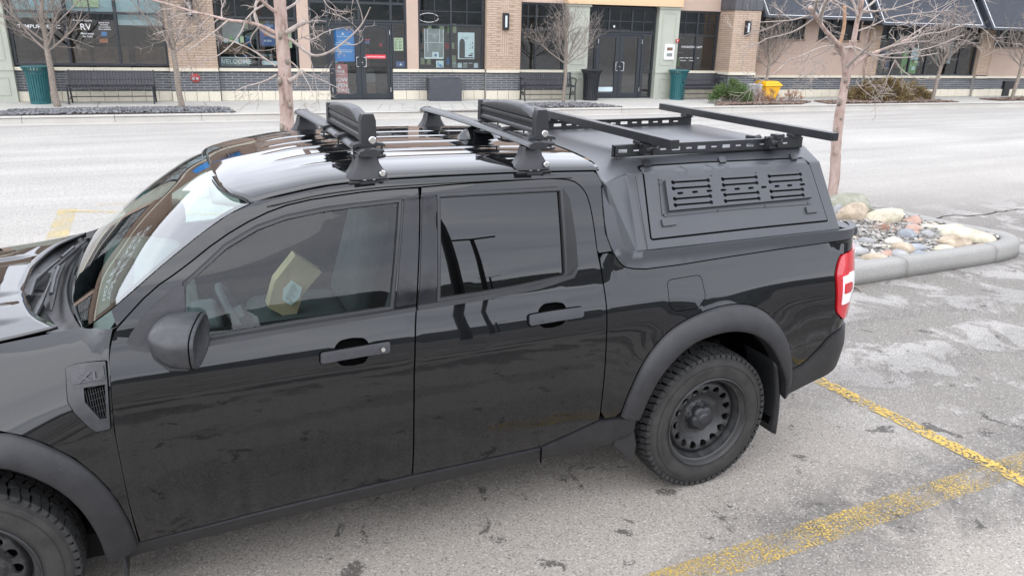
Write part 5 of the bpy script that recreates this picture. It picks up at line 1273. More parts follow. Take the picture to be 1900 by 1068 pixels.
p_ = poster('logo_sign', 'poster_navy', 9.08, 9.33, .985, 1.15, -.075, sR); tri = MB(); tri.add([fp(9.165, -.069, 1.04), fp(9.245, -.069, 1.04), fp(9.205, -.069, 1.11)], [(0, 1, 2)]); tri.build('poster_logo', 'white_trim', p_, fix=False)
wallpiece('stucco_pier', 'stucco_tan', (9.37, 9.68, -.2, .02, .95, ZTOP))
# window bay 3
dado(9.68, 11.54, 0)
w3 = storefront(9.69, 11.51, .94, 3.6, (10.59,), (2.10,), (10.14, 11.04), minor_h=(2.45, 2.85))
pA = poster('poster', 'poster_grey', 9.86, 10.40, 1.22, 2.0, -.10, w3)
f_ = FB()
for q in ((9.86, 9.875, 1.22, 2.0), (10.385, 10.40, 1.22, 2.0), (9.95, 9.965, 1.40, 2.0), (10.28, 10.292, 1.65, 2.0), (9.86, 10.40, 1.64, 1.652), (9.86, 10.40, 1.22, 1.26)): f_.b(q[0], q[1], -.096, -.092, q[2], q[3])
f_.build('poster_lines', 'white_trim', pA)
poster('poster_motif', 'poster_white', 10.08, 10.26, 1.24, 1.40, -.094, pA); poster('poster_motif', 'poster_navy', 10.14, 10.20, 1.28, 1.35, -.088, pA)
ftext(pA, 'poster_lettering', 'white_trim', [('Colour of the Year', 10.13, 1.87, .036), ('2026', 10.13, 1.82, .055), ('Silhouette', 10.13, 1.765, .03)], -.093)
pB = poster('poster', 'poster_white', 10.80, 11.27, 1.22, 1.92, -.10, w3)
ar = MB(); ap = [(10.84, 1.24), (11.0, 1.24), (11.0, 1.62)] + [(10.92 + .08 * math.cos(a), 1.62 + .14 * math.sin(a)) for a in np.linspace(0, PI, 12)] + [(10.84, 1.62)]
ar.add([fp(a, -.094, b) for a, b in ap], [tuple(range(len(ap)))]); ar.build('poster_motif', 'print_dark', pB, fix=False)
for (a, b, c, d) in ((10.95, 11.25, 1.24, 1.27), (11.10, 11.22, 1.30, 1.34), (11.16, 11.24, 1.36, 1.38), (11.14, 11.16, 1.5, 1.52), (11.20, 11.22, 1.5, 1.56), (11.14, 11.16, 1.6, 1.62), (11.20, 11.22, 1.62, 1.67)): poster('poster_print', 'print_dark', a, b, c, d, -.0955, pB)
ftext(pB, 'poster_lettering', 'print_dark', [('Colour Trends', 11.03, 1.80, .036), ('2026', 11.03, 1.755, .05)], -.093)
for k in range(5): poster('paint_can', ('poster_grey', 'poster_white', 'poster_grey', 'print_dark', 'poster_white')[k], 10.66 + k * .155, 10.78 + k * .155, .985, 1.10, -.18, w3); poster('can_lid', 'poster_white', 10.66 + k * .155, 10.78 + k * .155, 1.10, 1.115, -.17, w3)
poster('display_card', 'poster_white', 10.19, 10.40, .99, 1.17, -.12, w3)
mb = MB(); mb.tube([fp(10.24, -.108, 1.12), fp(10.27, -.108, 1.05), fp(10.32, -.108, 1.02)], .012, 6); mb.tube([fp(10.30, -.108, 1.08), fp(10.37, -.108, 1.01)], .010, 6); mb.build('card_print', 'poster_blue', w3)
mb = MB(); mb.tube([fp(9.98 + .27 * math.cos(a), -.052, 2.28 + .115 * math.sin(a)) for a in np.linspace(.3, 2 * PI - .1, 40)], .006, 5); mb.build('oval_decal', 'white_trim', w3)
# pilaster 2
pilaster(11.55, 12.54, .12, recess=(11.96, 12.20, 1.32, 2.62)); sconce(12.085, 2.01, 2.45, .12, 'box wall lamp on the brick pier right of the window with two posters')
# window bay 4
dado(12.55, 13.89, 0, brick=True)
storefront(12.56, 13.88, .92, 2.75, (13.02 + .02,), (2.03,), (12.80, 13.45), minor_h=(2.39,)); wallpiece('stucco_lintel', 'stucco_tan', (12.54, 13.9, -.2, .02, 2.75, ZTOP))
sage_pier(13.92, 14.58, .14)
# entrance 2
s2 = storefront(14.60, 16.76, 2.0, 2.72, (15.27, 16.0), (), (), name='entrance_transom'); 
mb = FB(); 
for m in (14.92, 15.62, 16.38): mb.b(m - .012, m + .012, -.08, -.035, 2.05, 2.67)
mb.b(14.65, 16.71, -.078, -.037, 2.30, 2.324); mb.build('glazing_bar', 'shop_frame', s2)
storefront(14.60, 14.90, G0, 1.99, (), (.92,), name='sidelight'); storefront(16.40, 16.76, G0, 1.99, (), (.90,), name='sidelight')
L2, R2 = door_pair(14.90, 16.40, 1.99, (15.03, 15.52), (15.78, 16.24), .30, 1.86)
poster('door_decal', 'blind_pale', 15.04, 15.51, .34, .47, -.045, L2); poster('suite_number', 'poster_white', 15.42, 15.47, 2.14, 2.20, -.055, s2)
sage_pier(16.78, 17.46, .14)
wallpiece('fascia_band', 'stucco_orange', (13.86, 17.48, -.1, .24, 2.745, 3.3)); wallpiece('capital_moulding', 'sage_panel', (13.88, 14.62, -.1, .18, 2.68, 2.742)); wallpiece('capital_moulding', 'sage_panel', (16.75, 17.47, -.1, .18, 2.68, 2.742))
ib = root('intercom_panel', fp(17.18, .16, 1.27), 'white wall panel with two displays on the grey-green pier right of the doors', 'wall panel')
mb = FB(); mb.b(17.02, 17.34, .14, .175, 1.27, 1.70); mb.build('panel_plate', 'white_trim', ib, bevel=.004)
for (a, b, m_) in ((1.53, 1.62, 'wood_brown'), (1.36, 1.46, 'poster_grey')):
    mb = FB(); mb.b(17.09, 17.28, .174, .178, a, b); mb.build('display', m_, ib)
fa_ = root('fire_alarm', fp(17.42, .14, 1.77), 'small red fire alarm bell at the edge of the grey-green pier', 'fire alarm')
mb = FB(); mb.b(17.37, 17.46, .14, .20, 1.765, 1.85); mb.build('alarm_body', 'alarm_red', fa_, bevel=.008); mb = FB(); mb.b(17.385, 17.41, .199, .205, 1.79, 1.83); mb.build('alarm_strobe', 'white_trim', fa_)
# window bay 5
dado(17.48, 18.9, 0)
w5 = storefront(17.48, 18.86, .90, 2.66, (18.17,), (1.96,), (17.75, 18.55), minor_h=(2.32,)); ftext(w5, 'window_lettering', 'white_trim', [('PHYSIOTHERAPY', 18.05, 1.63, .085, 'CENTER', 1.1), ], -.05); print_lines(w5, 'white_trim', [(17.66, 17.80, 1.32), (17.84, 17.96, 1.32), (18.0, 18.10, 1.32), (18.25, 18.32, 1.32), (17.70, 17.9, 1.24), (18.0, 18.2, 1.24)], -.05)
wallpiece('stucco_lintel', 'stucco_tan', (17.46, 18.93, -.2, .02, 2.66, ZTOP))
# pilaster 3, deep
def ret_bricks(): pass
dado(18.90, 19.80, .75); wallpiece('backing_wall', 'mortar_tan', (18.905, 19.795, -.2, .745, .95, 2.70)); lay('tan_brick', 18.90, 19.80, .955, 2.70, .738)
retb = FB()
for r in range(28):
    z = .955 + r * CH; x = .0 - (.15 if r % 2 else 0)
    while x < .74:
        a, b = max(0, x), min(.745, x + BM)
        if b - a > .03: retb.b(18.890, 18.91, a, b, z, z + BH)
        x += BM + .01
tag(retb.build('tan_brick', 'tan_brick', bld), kind='stuff')
retb = FB()
for r in range(8):
    z = DB0 + r * CH; x = .0 - (.15 if r % 2 else 0)
    while x < .74:
        a, b = max(0, x), min(.745, x + BM)
        if b - a > .03: retb.b(18.890, 18.91, a, b, z, z + BH)
        x += BM + .01
tag(retb.build('dark_brick', 'dark_brick', bld), kind='stuff')
wallpiece('cap_stone', 'cream_stone', (18.85, 18.90, -.02, .81, .875, .95)); wallpiece('base_stone', 'cream_stone', (18.86, 18.90, -.02, .79, G0, .385))
for k in range(4): wallpiece('slate_tile', 'slate_tile', (18.87 + k * .2375, 19.10 + k * .2375, .60, .785, 2.705, 3.0), bevel=.004)
for k in range(3): wallpiece('slate_tile', 'slate_tile', (18.86, 18.89, .0 + k * .262, .255 + k * .262, 2.705, 3.0), bevel=.003)
wallpiece('pier_top', 'stucco_tan', (18.88, 19.80, -.1, .76, 3.0, ZTOP))
sconce(19.36, 2.02, 2.42, .75, 'box wall lamp on the deep brick pier left of the first awning')
# stucco bay with high windows, awnings
def high_bay(u0, u1, wins, z0, z1):
    xs = [u0] + [v for q in wins for v in q] + [u1]
    bx = [(xs[2 * i], xs[2 * i + 1], -.2, .02, .832, ZTOP) for i in range(len(xs) // 2)] + [(a, b, -.2, .02, .832, z0) for a, b in wins] + [(a, b, -.2, .02, z1, ZTOP) for a, b in wins]
    wallpiece('stucco_wall', 'stucco_tan', *bx)
    for a, b in wins:
        m = (a + b) / 2; storefront(a, b, z0, z1, (m - (b - a) / 6, m + (b - a) / 6), (), (m - (b - a) / 3, m, m + (b - a) / 3), fw=.04, minor_h=((z0 + z1) / 2,))
        wallpiece('window_sill', 'stucco_brown', (a - .03, b + .03, -.05, .06, z0 - .05, z0 - .003))
dado(19.82, 24.44, 0, capz=.83 + .0)
high_bay(19.82, 24.44, [(20.15, 21.97), (22.48, 24.1)], 1.92, 2.75)
pilaster(24.44, 24.87, .10, z1=2.62, capz=.83); wallpiece('pier_band', 'stucco_brown', (24.42, 24.90, -.1, .12, 2.62, 2.80)); wallpiece('pier_top', 'stucco_orange', (24.42, 24.90, -.1, .13, 2.80, ZTOP))
dado(24.88, 29.1, 0, capz=.83)
w7 = storefront(24.88, 29.08, .835, 2.9, (25.6, 26.3, 27.0, 27.7, 28.4), (1.96,), (25.25, 25.95, 26.65, 27.35, 28.05, 28.75), fw=.05, minor_h=(2.30,))
p_ = poster('green_poster', 'poster_green', 26.05, 26.70, .90, 1.62, -.10, w7)
for k in range(14):
    a = 26.1 + random.random() * .5; z = .95 + random.random() * .62; poster('poster_motif', random.choice(['poster_white', 'wood_brown', 'poster_yellow', 'blind_pale', 'poster_green']), a, a + .05 + random.random() * .1, z, z + .04 + random.random() * .1, -.095 + k * .0003, p_)
p_ = poster('pale_poster', 'blind_pale', 26.35, 26.62, 1.35, 1.72, -.085, w7)
for k in range(7): poster('display_rack', random.choice(['poster_white', 'poster_grey', 'room_dark', 'wood_brown']), 27.0 + k * .28, 27.16 + k * .28, 1.2 + .1 * (k % 2), 2.3, -.8, w7)
pilaster(29.1, 29.62, .12, z1=2.42, capz=.83); wallpiece('pier_band', 'stucco_brown', (29.08, 29.64, -.1, .14, 2.42, 2.62)); wallpiece('pier_top', 'stucco_orange', (29.08, 29.64, -.1, .15, 2.62, ZTOP))
dado(29.64, 36, 0, capz=.83)
high_bay(29.64, 36, [(29.75, 31.6), (32.2, 34)], 1.80, 2.6)
R_i = random.Random(77)
for owner, (a0, a1), kinds in ((w1, (.2, 3.3), ('bed', 'bed', 'bed')), (w2, (4.7, 6.4), ('shelf', 'shelf')), (w3, (9.8, 11.4), ('shelf', 'shelf')), (w5, (17.6, 18.8), ('shelf',)), (w7, (25, 29), ('shelf',) * 4), (L1, (7.4, 8.0), ('shelf',)), (R1_, (8.3, 8.85), ('bed',))):
    st_u = (a1 - a0) / len(kinds)
    for i, kd in enumerate(kinds):
        ua, ub = a0 + st_u * i + .08, a0 + st_u * (i + 1) - .08; wd = -R_i.uniform(1.2, 2.2)
        if kd == 'bed':
            for (zz0, zz1, m_, dw) in ((.15, .45, 'wood_brown', 0), (.45, .72, 'poster_grey', .02), (.72, .80, 'dash_grey', -.25)):
                mb = FB(); mb.b(ua, ub, wd - 1.2 + dw, wd + dw, zz0, zz1); mb.build('display_bed', m_, owner, bevel=.03)
            mb = FB(); mb.b(ua, ub, wd - 1.3, wd - 1.22, .15, 1.35); mb.build('headboard', 'wood_brown', owner)
        else:
            mb = FB()
            for zz in (.5, .95, 1.4, 1.85): mb.b(ua, ub, wd - .35, wd, zz, zz + .03)
            mb.b(ua, ub, wd - .38, wd - .35, .15, 2.1); mb.build('display_shelf', 'dash_grey', owner)
            for zz in (.53, .98, 1.43, 1.88):
                uu = ua + .03
                while uu < ub - .12:
                    dd = R_i.uniform(.07, .15); mb = FB(); mb.b(uu, uu + dd, wd - .25, wd - .06, zz, zz + R_i.uniform(.10, .26)); mb.build('display_item', R_i.choice(['poster_white', 'poster_blue', 'wood_brown', 'poster_grey', 'poster_green', 'dash_grey', 'poster_yellow', 'banner_red']), owner); uu += dd + R_i.uniform(.03, .12)
def awning(u0, u1, w, z0, z1, label):
    aw = root('awning', fp((u0 + u1) / 2, 0, z0), label, 'awning', 'dark fabric awnings over the right-hand shop')
    A = [fp(u0, w, z0), fp(u1, w, z0), fp(u1, .03, z1), fp(u0, .03, z1)]; B = [fp(u0, .03, z0), fp(u1, .03, z0)]; D = [fp(u0, w, z0 - .10), fp(u1, w, z0 - .10)]
    mb = MB(); mb.add(A + B, [(0, 1, 2, 3), (0, 3, 4), (1, 5, 2)]); mb.build('awning_cover', 'awning_cloth', aw)
    mb = MB(); mb.tube([fp(u0, w, z0), fp(u1, w, z0)], .018, 6); mb.tube([fp(u0, w, z0), fp(u0, .03, z0)], .014, 6); mb.tube([fp(u1, w, z0), fp(u1, .03, z0)], .014, 6); mb.build('awning_frame', 'frame_black', aw)
    mb = MB(); t = .05 / (z1 - z0); L = lambda u, k: Vector(fp(u, w + (.03 - w) * k, z0 + (z1 - z0) * k)) + FN * .006 + Vector((0, 0, .004))
    for (p, q) in ((L(u0 + .10, t * 1.6), L(u1 - .10, t * 1.6)), (L(u0 + .10, t * 1.6), L(u0 + .10, .97)), (L(u1 - .10, t * 1.6), L(u1 - .10, .97))): mb.tube([p, q], .013, 4)
    mb.build('white_piping', 'white_trim', aw)
awning(19.90, 23.83, .9, 2.52, 3.6, 'dark awning with white piping over the high windows beside the deep pier')
awning(24.14, 28.29, .9, 2.40, 3.55, 'dark awning with white piping over the wide gridded shop window, middle of three')
awning(28.62, 33.5, .9, 2.34, 3.5, 'dark awning with white piping cut by the right edge of the photo')
# upper wall, fascia signs, roof and the wing left of the frame
wallpiece('upper_wall', 'stucco_tan', (-1.15, 36, -.3, .03, ZTOP, 5.2)); wallpiece('upper_wall', 'stucco_brown', (-16, -1.16, -.3, .10, 3.0, 6.6), (-1.1, 4.4, -.3, .16, 3.95, 5.4)); wallpiece('lintel_wall', 'stucco_tan', (.03, 12.54, -.25, .01, 3.6, ZTOP))
wallpiece('parapet_coping', 'stucco_brown', (-16.1, 4.6, -.4, .26, 6.6, 6.8) if False else (-1.2, 36.1, -.4, .20, 5.2, 5.38), (-16.1, -1.14, -.4, .22, 6.6, 6.8))
wallpiece('cornice', 'cream_stone', (-16, 4.5, -.2, .24, 3.72, 3.90))
mb = FB(); mb.b(-16, 36, -14, -.31, 5.0, 5.15); mb.b(-16, 36, -14.2, -14, 0, 5.15); mb.b(-16.2, -16, -14.2, -.3, 0, 6.6); mb.b(36, 36.2, -14.2, 0, 0, 5.15); mb.build('roof_and_rear_walls', 'stucco_tan', bld)
mb = FB(); mb.b(-16, 36, -4.2, -4.0, 0, 5.0); mb.b(-16, 36, -4.0, -.25, .0, G0); mb.b(-16, 36, -4.0, -.26, 3.55, 3.6); mb.build('shop_interior', 'room_dark', bld)
for k in (0, 2, 4):
    a = -15.6 + k * 2.9; dado(a, a + 2.6, 0) if k == 4 else wallpiece('backing_wall', 'dark_brick', (a, a + 2.6, -.2, 0, G0, .95)); storefront(a + .1, a + 2.5, .985, 2.95, (a + 1.3,), (2.2,), fw=.06); wallpiece('stucco_pier', 'stucco_tan', (a + 2.6, a + 2.9, -.2, .04, G0, 3.0))
mb = MB()
for r, zz in enumerate((5.5, 4.75)): add_text(mb, 'HOTEOSSS' if r else 'TOHETOSS', .62, lambda a, b: fp(-6.2 + a, .16, zz + b), 1.5, bold=.02)
sgn = mb.build('fascia_letters', 'white_trim', bld, fix=False)
mb = FB(); mb.b(1.2, 4.0, .17, .22, 4.2, 4.75); bs = mb.build('fascia_sign', 'poster_blue', bld, bevel=.05); 
# lay all bricks: the nearest 300 of each colour singly, the others joined
for kind in ('dark_brick', 'tan_brick'):
    L = sorted([b for b in ALLB if b[1] == kind], key=lambda b: (Vector(fp(b[2], b[3], b[4])) - cam.matrix_world.translation).length if b[2] > -.5 and b[4] < 3.0 else 999)
    for (dist, kd, u, w, z, ln, rot) in L[:300]:
        me = brick_mesh(kd, ln if rot == 0 else .285)
        o = bpy.data.objects.new(kd, me); COL.objects.link(o); o.parent = bld
        m = FM @ Matrix.Translation((u, w, z))
        if rot: m = FM @ Matrix.Translation((u + BH, w, z)) @ Matrix.Rotation(-PI / 2, 4, 'Y')
        o.matrix_local = m @ Matrix.Translation((0, random.uniform(-.0015, .0015), 0))
    mb = FB()
    for (dist, kd, u, w, z, ln, rot) in L[300:]:
        c = .003; D = .03
        if rot: q = [(u, z), (u + BH, z), (u + BH, z + ln), (u, z + ln)]
        else: q = [(u, z), (u + ln, z), (u + ln, z + BH), (u, z + BH)]
        s_ = [(a + (c if a == q[0][0] else -c), b + (c if b == q[0][1] else -c)) for a, b in q]
        mb.add([fp(a, w, b) for a, b in q] + [fp(a, w + D, b) for a, b in s_], [(4, 5, 6, 7), (0, 1, 5, 4), (1, 2, 6, 5), (2, 3, 7, 6), (3, 0, 4, 7)])
    tag(mb.build(kind, kind, bld), kind='stuff')

# ================================================================ ground, road, pavement
mb = MB(); mb.add([(x, y, 0) for y in (-700, 700) for x in (-700, 700)], [(0, 1, 3, 2)]); tag(mb.build('road', 'asphalt', fix=False), kind='structure')
KS = -.0722
def ky(x): return 16.25 + KS * (x + 2.16)
sw = empty('sidewalk'); tag(sw, kind='structure')
XS = [-40, -12, -9, -6, -3.4, -.55, 2.4, 5.05]
jx = [-30, -20, -10, -6.5, -3.6, -1.2, 1.6, 3.9, 5.35] 
def slab(xa, xb, ya0, yb0, z0=.10, z1=.15, name='paving_slab', mat='sidewalk_concrete', par=None, skew=.32):
    g = .006; ya1, yb1 = FO.y + FU.y / FU.x * (xa - FO.x) - .0, FO.y + FU.y / FU.x * (xb - FO.x)
    v = [(xa + g, ya0, z1), (xb - g, yb0, z1), (xb - g + skew * 0, yb1 + .05, z1), (xa + g, ya1 + .05, z1)]
    vs = v + [(a, b, z0) for a, b, c in v]; m_ = MB(); m_.add(vs, [(0, 1, 2, 3), (7, 6, 5, 4), (0, 4, 5, 1), (1, 5, 6, 2), (2, 6, 7, 3), (3, 7, 4, 0)])
    return m_.build(name, mat, par or sw, bevel=.006)
xcur = -31.; cuts = []
while xcur < 45: cuts.append(xcur); xcur += 2.35
for a, b in zip(cuts[:-1], cuts[1:]): slab(a, b, ky(a) + .16, ky(b) + .16)
mb = MB(); mb.add([(-31, ky(-31), .12), (45, ky(45), .12), (45, 30, .12), (-31, 30, .12)], [(0, 1, 2, 3)]); mb.build('joint_bed', 'soil', sw, fix=False)
kb = empty('kerb'); tag(kb, kind='structure')
x = -31.
while x < 45:
    L = 1.72; a, b = x + .004, x + L - .004
    lowf = 1.0
    z1a = z1b = .15
    if 5.6 < x < 8.4: z1a = z1b = .115
    elif 4.0 < x <= 5.6: z1b = .115
    elif 8.4 <= x < 10.0: z1a = .115
    m_ = MB(); pr2 = [(0, 0), (.012, .6), (.03, .93), (.05, 1.), (.155, 1.)]
    vs = []
    for xx, zz in ((a, z1a), (b, z1b)):
        for d, h in pr2 + [(.155, 0)]: vs.append((xx, ky(xx) + d, max(0.001, zz * h)))
    n = 6; m_.add(vs, [(k, k + 1, k + 1 + n, k + n) for k in range(n - 1)] + [tuple(range(n)), tuple(range(2 * n - 1, n - 1, -1))])
    m_.build('kerb_stone', 'kerb_concrete', kb, smooth=False); x += L
mb = MB(); mb.add([(-31, ky(-31) - .35, .004), (45, ky(45) - .35, .004), (45, ky(45), .004), (-31, ky(-31), .004)], [(0, 1, 2, 3)]); mb.build('gutter', 'kerb_concrete', kb, fix=False)
# grooved ramp in the pavement
rp = MB()
gp = [(6.4660, 17.3035), (5.1950, 15.1765), (6.1175, 14.9774), (7.4499, 17.4067), (8.1598, 17.2754), (7.8036, 14.4991), (8.6087, 14.4399), (9.2606, 16.9237)]
for k in range(9):
    x0 = 5.9 + k * .32; rp.tube([(x0, ky(x0) + .25, .1535), (x0 + .42, ky(x0) + 1.65, .1535)], .006, 4)
rp.tube([(5.6, ky(5.6) + .22, .1535), (6.1, ky(6) + 1.68, .1535), (9.1, ky(9) + 1.64, .1535)], .006, 4)
rp.build('ramp_grooves', 'mortar_light', sw)
# yellow bay lines
def strip(name, p0, p1, wd, mat, z=.004):
    z *= .6; a, b = Vector((*p0, 0)), Vector((*p1, 0)); d = (b - a).normalized(); n = Vector((-d.y, d.x, 0)) * wd / 2
    m_ = MB(); m_.add([tuple(q + Vector((0, 0, z))) for q in (a - n, b - n, b + n, a + n)], [(0, 1, 2, 3)]); return tag(m_.build(name, mat, fix=False), kind='structure')
strip('bay_line', (4.49, 2.05), (4.705, -1.15), .105, 'yellow_fresh', .008)
strip('bay_line', (2.2, -.535), (9.5, -.365), .155, 'yellow_worn', .004)
strip('bay_line', (-.30, 5.2), (-.30, 7.62), .20, 'yellow_faded', .004)
strip('bay_line', (-.28, 7.50), (1.9, 6.55), .11, 'yellow_faded', .008)
strip('bay_line', (.0, 7.72), (2.6, 7.85), .07, 'yellow_faded', .012)
# long crack in the asphalt at the right
mb = MB(); cp = [(8.9856, 3.7919), (9.4955, 3.8239), (9.9392, 3.8261), (10.1535, 3.7230), (10.6740, 3.8005), (11.1973, 3.7901)]
pts = densify(cp, .12, False); vs = []; 
for i, (a, b) in enumerate(pts): h = .008 + .010 * random.random(); jx_ = random.uniform(-.03, .03); vs += [(a, b + jx_ - h, .003), (a, b + jx_ + h, .003)]
mb.add(vs, [(2 * i, 2 * i + 2, 2 * i + 3, 2 * i + 1) for i in range(len(pts) - 1)]); tag(mb.build('asphalt_crack', 'under_dark', fix=False), kind='structure')

# planting beds in the pavement
def scatter_in(poly, n, fn, zf):
    P_ = np.array(poly); out_ = []
    while len(out_) < n:
        X = rng.uniform(P_[:, 0].min(), P_[:, 0].max(), n); Y = rng.uniform(P_[:, 1].min(), P_[:, 1].max(), n); m = poly_in(P_, X, Y); out_ += list(zip(X[m], Y[m]))
    mb = MB()
    for x, y in out_[:n]: fn(mb, x, y, zf(x, y))
    return mb
OCT = [(1, 0, 0), (-1, 0, 0), (0, 1, 0), (0, -1, 0), (0, 0, 1), (0, 0, -1)]; OF = [(0, 2, 4), (2, 1, 4), (1, 3, 4), (3, 0, 4), (2, 0, 5), (1, 2, 5), (3, 1, 5), (0, 3, 5)]
def stone_fn(s0, s1, flat=.6):
    def f(mb, x, y, z):
        s_ = random.uniform(s0, s1); a = random.random() * PI; ca, sa = math.cos(a), math.sin(a); k1, k2 = random.uniform(.7, 1.3), random.uniform(.5, .9); tl = random.uniform(-.5, .5)
        vs = []
        for (p, q, r) in OCT:
            p *= s_ * k1 * random.uniform(.8, 1.2); q *= s_ * k2 * random.uniform(.8, 1.2); r *= s_ * flat * random.uniform(.8, 1.2); r += p * tl; vs.append((x + p * ca - q * sa, y + p * sa + q * ca, z + r))
        mb.add(vs, OF)
    return f
def bed(name, poly, n, mat, s0=.022, s1=.05, base='soil', z=.155, mound=.04):
    b_ = MB(); b_.add([(x, y, z) for x, y in poly], [tuple(range(len(poly)))]); o = tag(b_.build(name, base, fix=False), kind='structure')
    c = np.mean(np.array(poly), 0); ex = (np.array(poly).max(0) - np.array(poly).min(0)) / 2
    g = scatter_in(poly, n, stone_fn(s0, s1), lambda x, y: z + .008 + mound * max(0, 1 - ((x - c[0]) / ex[0]) ** 2) * max(0, 1 - ((y - c[1]) / ex[1]) ** 2)); s_ = g.build('gravel', mat, None); tag(s_, kind='stuff'); s_.parent = o
    return o
bed('planting_bed', [(-2.45, ky(-2.45) + .17), (2.42, ky(2.42) + .17), (2.29, 17.15), (-2.08, 17.60)], 2600, 'gravel_grey')
bed('planting_bed', [(9.05, ky(9.05) + .17), (12.15, ky(12.15) + .17), (11.6, 16.45), (9.30, 16.75)], 1100, 'gravel_grey')
bed('planting_bed', [(15.0, ky(15.0) + .17), (17.9, ky(17.9) + .17), (18.9, 15.6), (15.7, 16.0)], 2200, 'mulch_brown', .02, .055)
bed('planting_bed', [(18.9, ky(18.9) + .17), (24.0, ky(24.0) + .17), (23.6, 15.3), (19.1, 15.7)], 1500, 'mulch_brown', .03, .07)
bed('planting_bed', [(26.0, ky(26) + .4), (31, ky(31) + .3), (30, 15.2), (25.8, 15.2)], 900, 'mulch_brown', .03, .07)

# ================================================================ street furniture
def bench(bx, by, L, rz, n, label, arms):
    r_ = root('bench', (bx, by, .15), label, 'bench', 'black metal strap benches along the shop wall'); M_ = Matrix.Translation((bx, by, .15)) @ Matrix.Rotation(rz, 4, 'Z')
    def T(x, y, z): return tuple(M_ @ Vector((x, y, z)))
    prof = [(.20, .74), (.185, .70), (.155, .60), (.125, .50), (.10, .43), (.055, .40), (-.02, .395), (-.12, .405), (-.20, .415), (-.235, .40), (-.245, .375)]
    s_ = MB(); pitch = L / n
    for k in range(n):
        x0 = -L / 2 + pitch * (k + .16); x1 = -L / 2 + pitch * (k + .84)
        vs = []
        for i, (y, z) in enumerate(prof): wv_ = 0; vs += [T(x0, y, z), T(x1, y, z), T(x1, y + .006, z - .004), T(x0, y + .006, z - .004)]
        fs = []
        for i in range(len(prof) - 1):
            for j in range(4): fs.append((4 * i + j, 4 * i + (j + 1) % 4, 4 * i + 4 + (j + 1) % 4, 4 * i + 4 + j))
        s_.add(vs, fs + [(0, 3, 2, 1)])
    tag(s_.build('seat_straps', 'bench_black', r_), kind='stuff')
    f_ = MB()
    for y, z in ((.20, .735), (.140, .55), (.098, .425), (-.02, .385), (-.235, .385)): f_.tube([T(-L / 2, y + .01, z), T(L / 2, y + .01, z)], .014, 6)
    f_.tube([T(-L / 2, .0, .16), T(L / 2, .0, .16)], .012, 6); f_.build('rail_frame', 'bench_black', r_, smooth=True)
    for sx in (-1, 1):
        x = sx * L / 2; l_ = MB()
        l_.tube([T(x, .215, .76), T(x, .16, .58), T(x, .11, .42), T(x, .12, .2), T(x, .17, .0)], .021, 6); l_.tube([T(x, .11, .40), T(x, -.22, .40), T(x, -.21, .2), T(x, -.25, .0)], .021, 6)
        if arms: l_.tube([T(x, .14, .60), T(x, -.10, .615), T(x, -.24, .59), T(x, -.27, .52), T(x, -.22, .47), T(x, -.22, .40)], .016, 6); l_.tube([T(x, .12 * math.cos(a) * .5 - .04, .20 + .05 * math.sin(a)) for a in np.linspace(0, 2 * PI, 10)], .014, 5)
        else: l_.tube([T(x, .13, .12), T(x, -.22, .12)], .014, 6)
        l_.build('end_frame', 'bench_black', r_, smooth=True)
b1 = [(-0.9570, 19.0947), (0.8007, 19.0491), (-0.9286, 19.9226)]
bench(*fp(2.14, .52, 0)[:2], 1.84, FA, 27, 'black strap bench between the teal bin and the thin tree, below the lettered window', False)
b2 = [(10.2727, 17.6615), (11.7995, 17.5561)]
bench(*fp(13.25, .50, 0)[:2], 1.50, FA, 24, 'black bench with curled armrests left of the glass double doors, a tree in front', True)
b3 = [(15.4270, 17.2699), (16.6893, 17.4151)]
bench(*fp(18.10, .50, 0)[:2], 1.36, FA, 22, 'black bench with curled armrests right of the second teal bin', True)
def litter(bx, by, mat, label, H=.86, R=.27):
    r_ = root('litter_bin', (bx, by, .15), label, 'litter bin', 'slatted round litter bins'); z0 = .15
    s_ = MB(); n = 26
    for k in range(n):
        a = 2 * PI * k / n; da = 2 * PI / n * .34; pr3 = [(.05, R * .80), (.30, R * .80), (H * .70, R * .84), (H * .88, R * .93), (H * .97, R * 1.10), (H, R * 1.16)]
        vs = []
        for h, r in pr3:
            for aa, rr in ((a - da, r), (a + da, r), (a + da, r - .012), (a - da, r - .012)): vs.append((bx + rr * math.cos(aa), by + rr * math.sin(aa), z0 + h))
        fs = [(4 * i + j, 4 * i + (j + 1) % 4, 4 * i + 4 + (j + 1) % 4, 4 * i + 4 + j) for i in range(len(pr3) - 1) for j in range(4)]; s_.add(vs, fs)
    tag(s_.build('slats', mat, r_), kind='stuff')
    fnz = lambda r, h, a: (bx + r * math.cos(a), by + r * math.sin(a), z0 + h)
    m_ = MB(); m_.lathe([(R * .74, 0), (R * .78, .0), (R * .79, .07), (R * .72, .075)], 32, fnz); m_.build('base_ring', mat, r_, smooth=True)
    m_ = MB(); m_.lathe([(R * .70, .04), (R * .70, H * .80), (R * .66, H * .80), (R * .2, H * .78)], 28, fnz); m_.build('liner', 'room_dark' if mat != 'bin_teal' else 'bin_teal', r_, smooth=True)
    m_ = MB(); m_.lathe([(R * 1.12, H - .015), (R * 1.17, H), (R * 1.12, H + .012), (R * .80, H + .02), (R * .62, H + .01), (R * .62, H - .02)], 32, fnz); m_.build('rim_ring', mat, r_, smooth=True)
q = [fp(.58, .48, 0), fp(14.55, .55, 0), fp(17.36, .52, 0)]
litter(q[0][0], q[0][1], 'bin_teal', 'teal slatted litter bin beside the leftmost thin tree', .84)
litter(q[1][0], q[1][1], 'bench_black', 'black slatted litter bin beside the glass double doors', .84)
litter(q[2][0], q[2][1], 'bin_teal', 'teal slatted litter bin at the right pier of the double doors', .84)
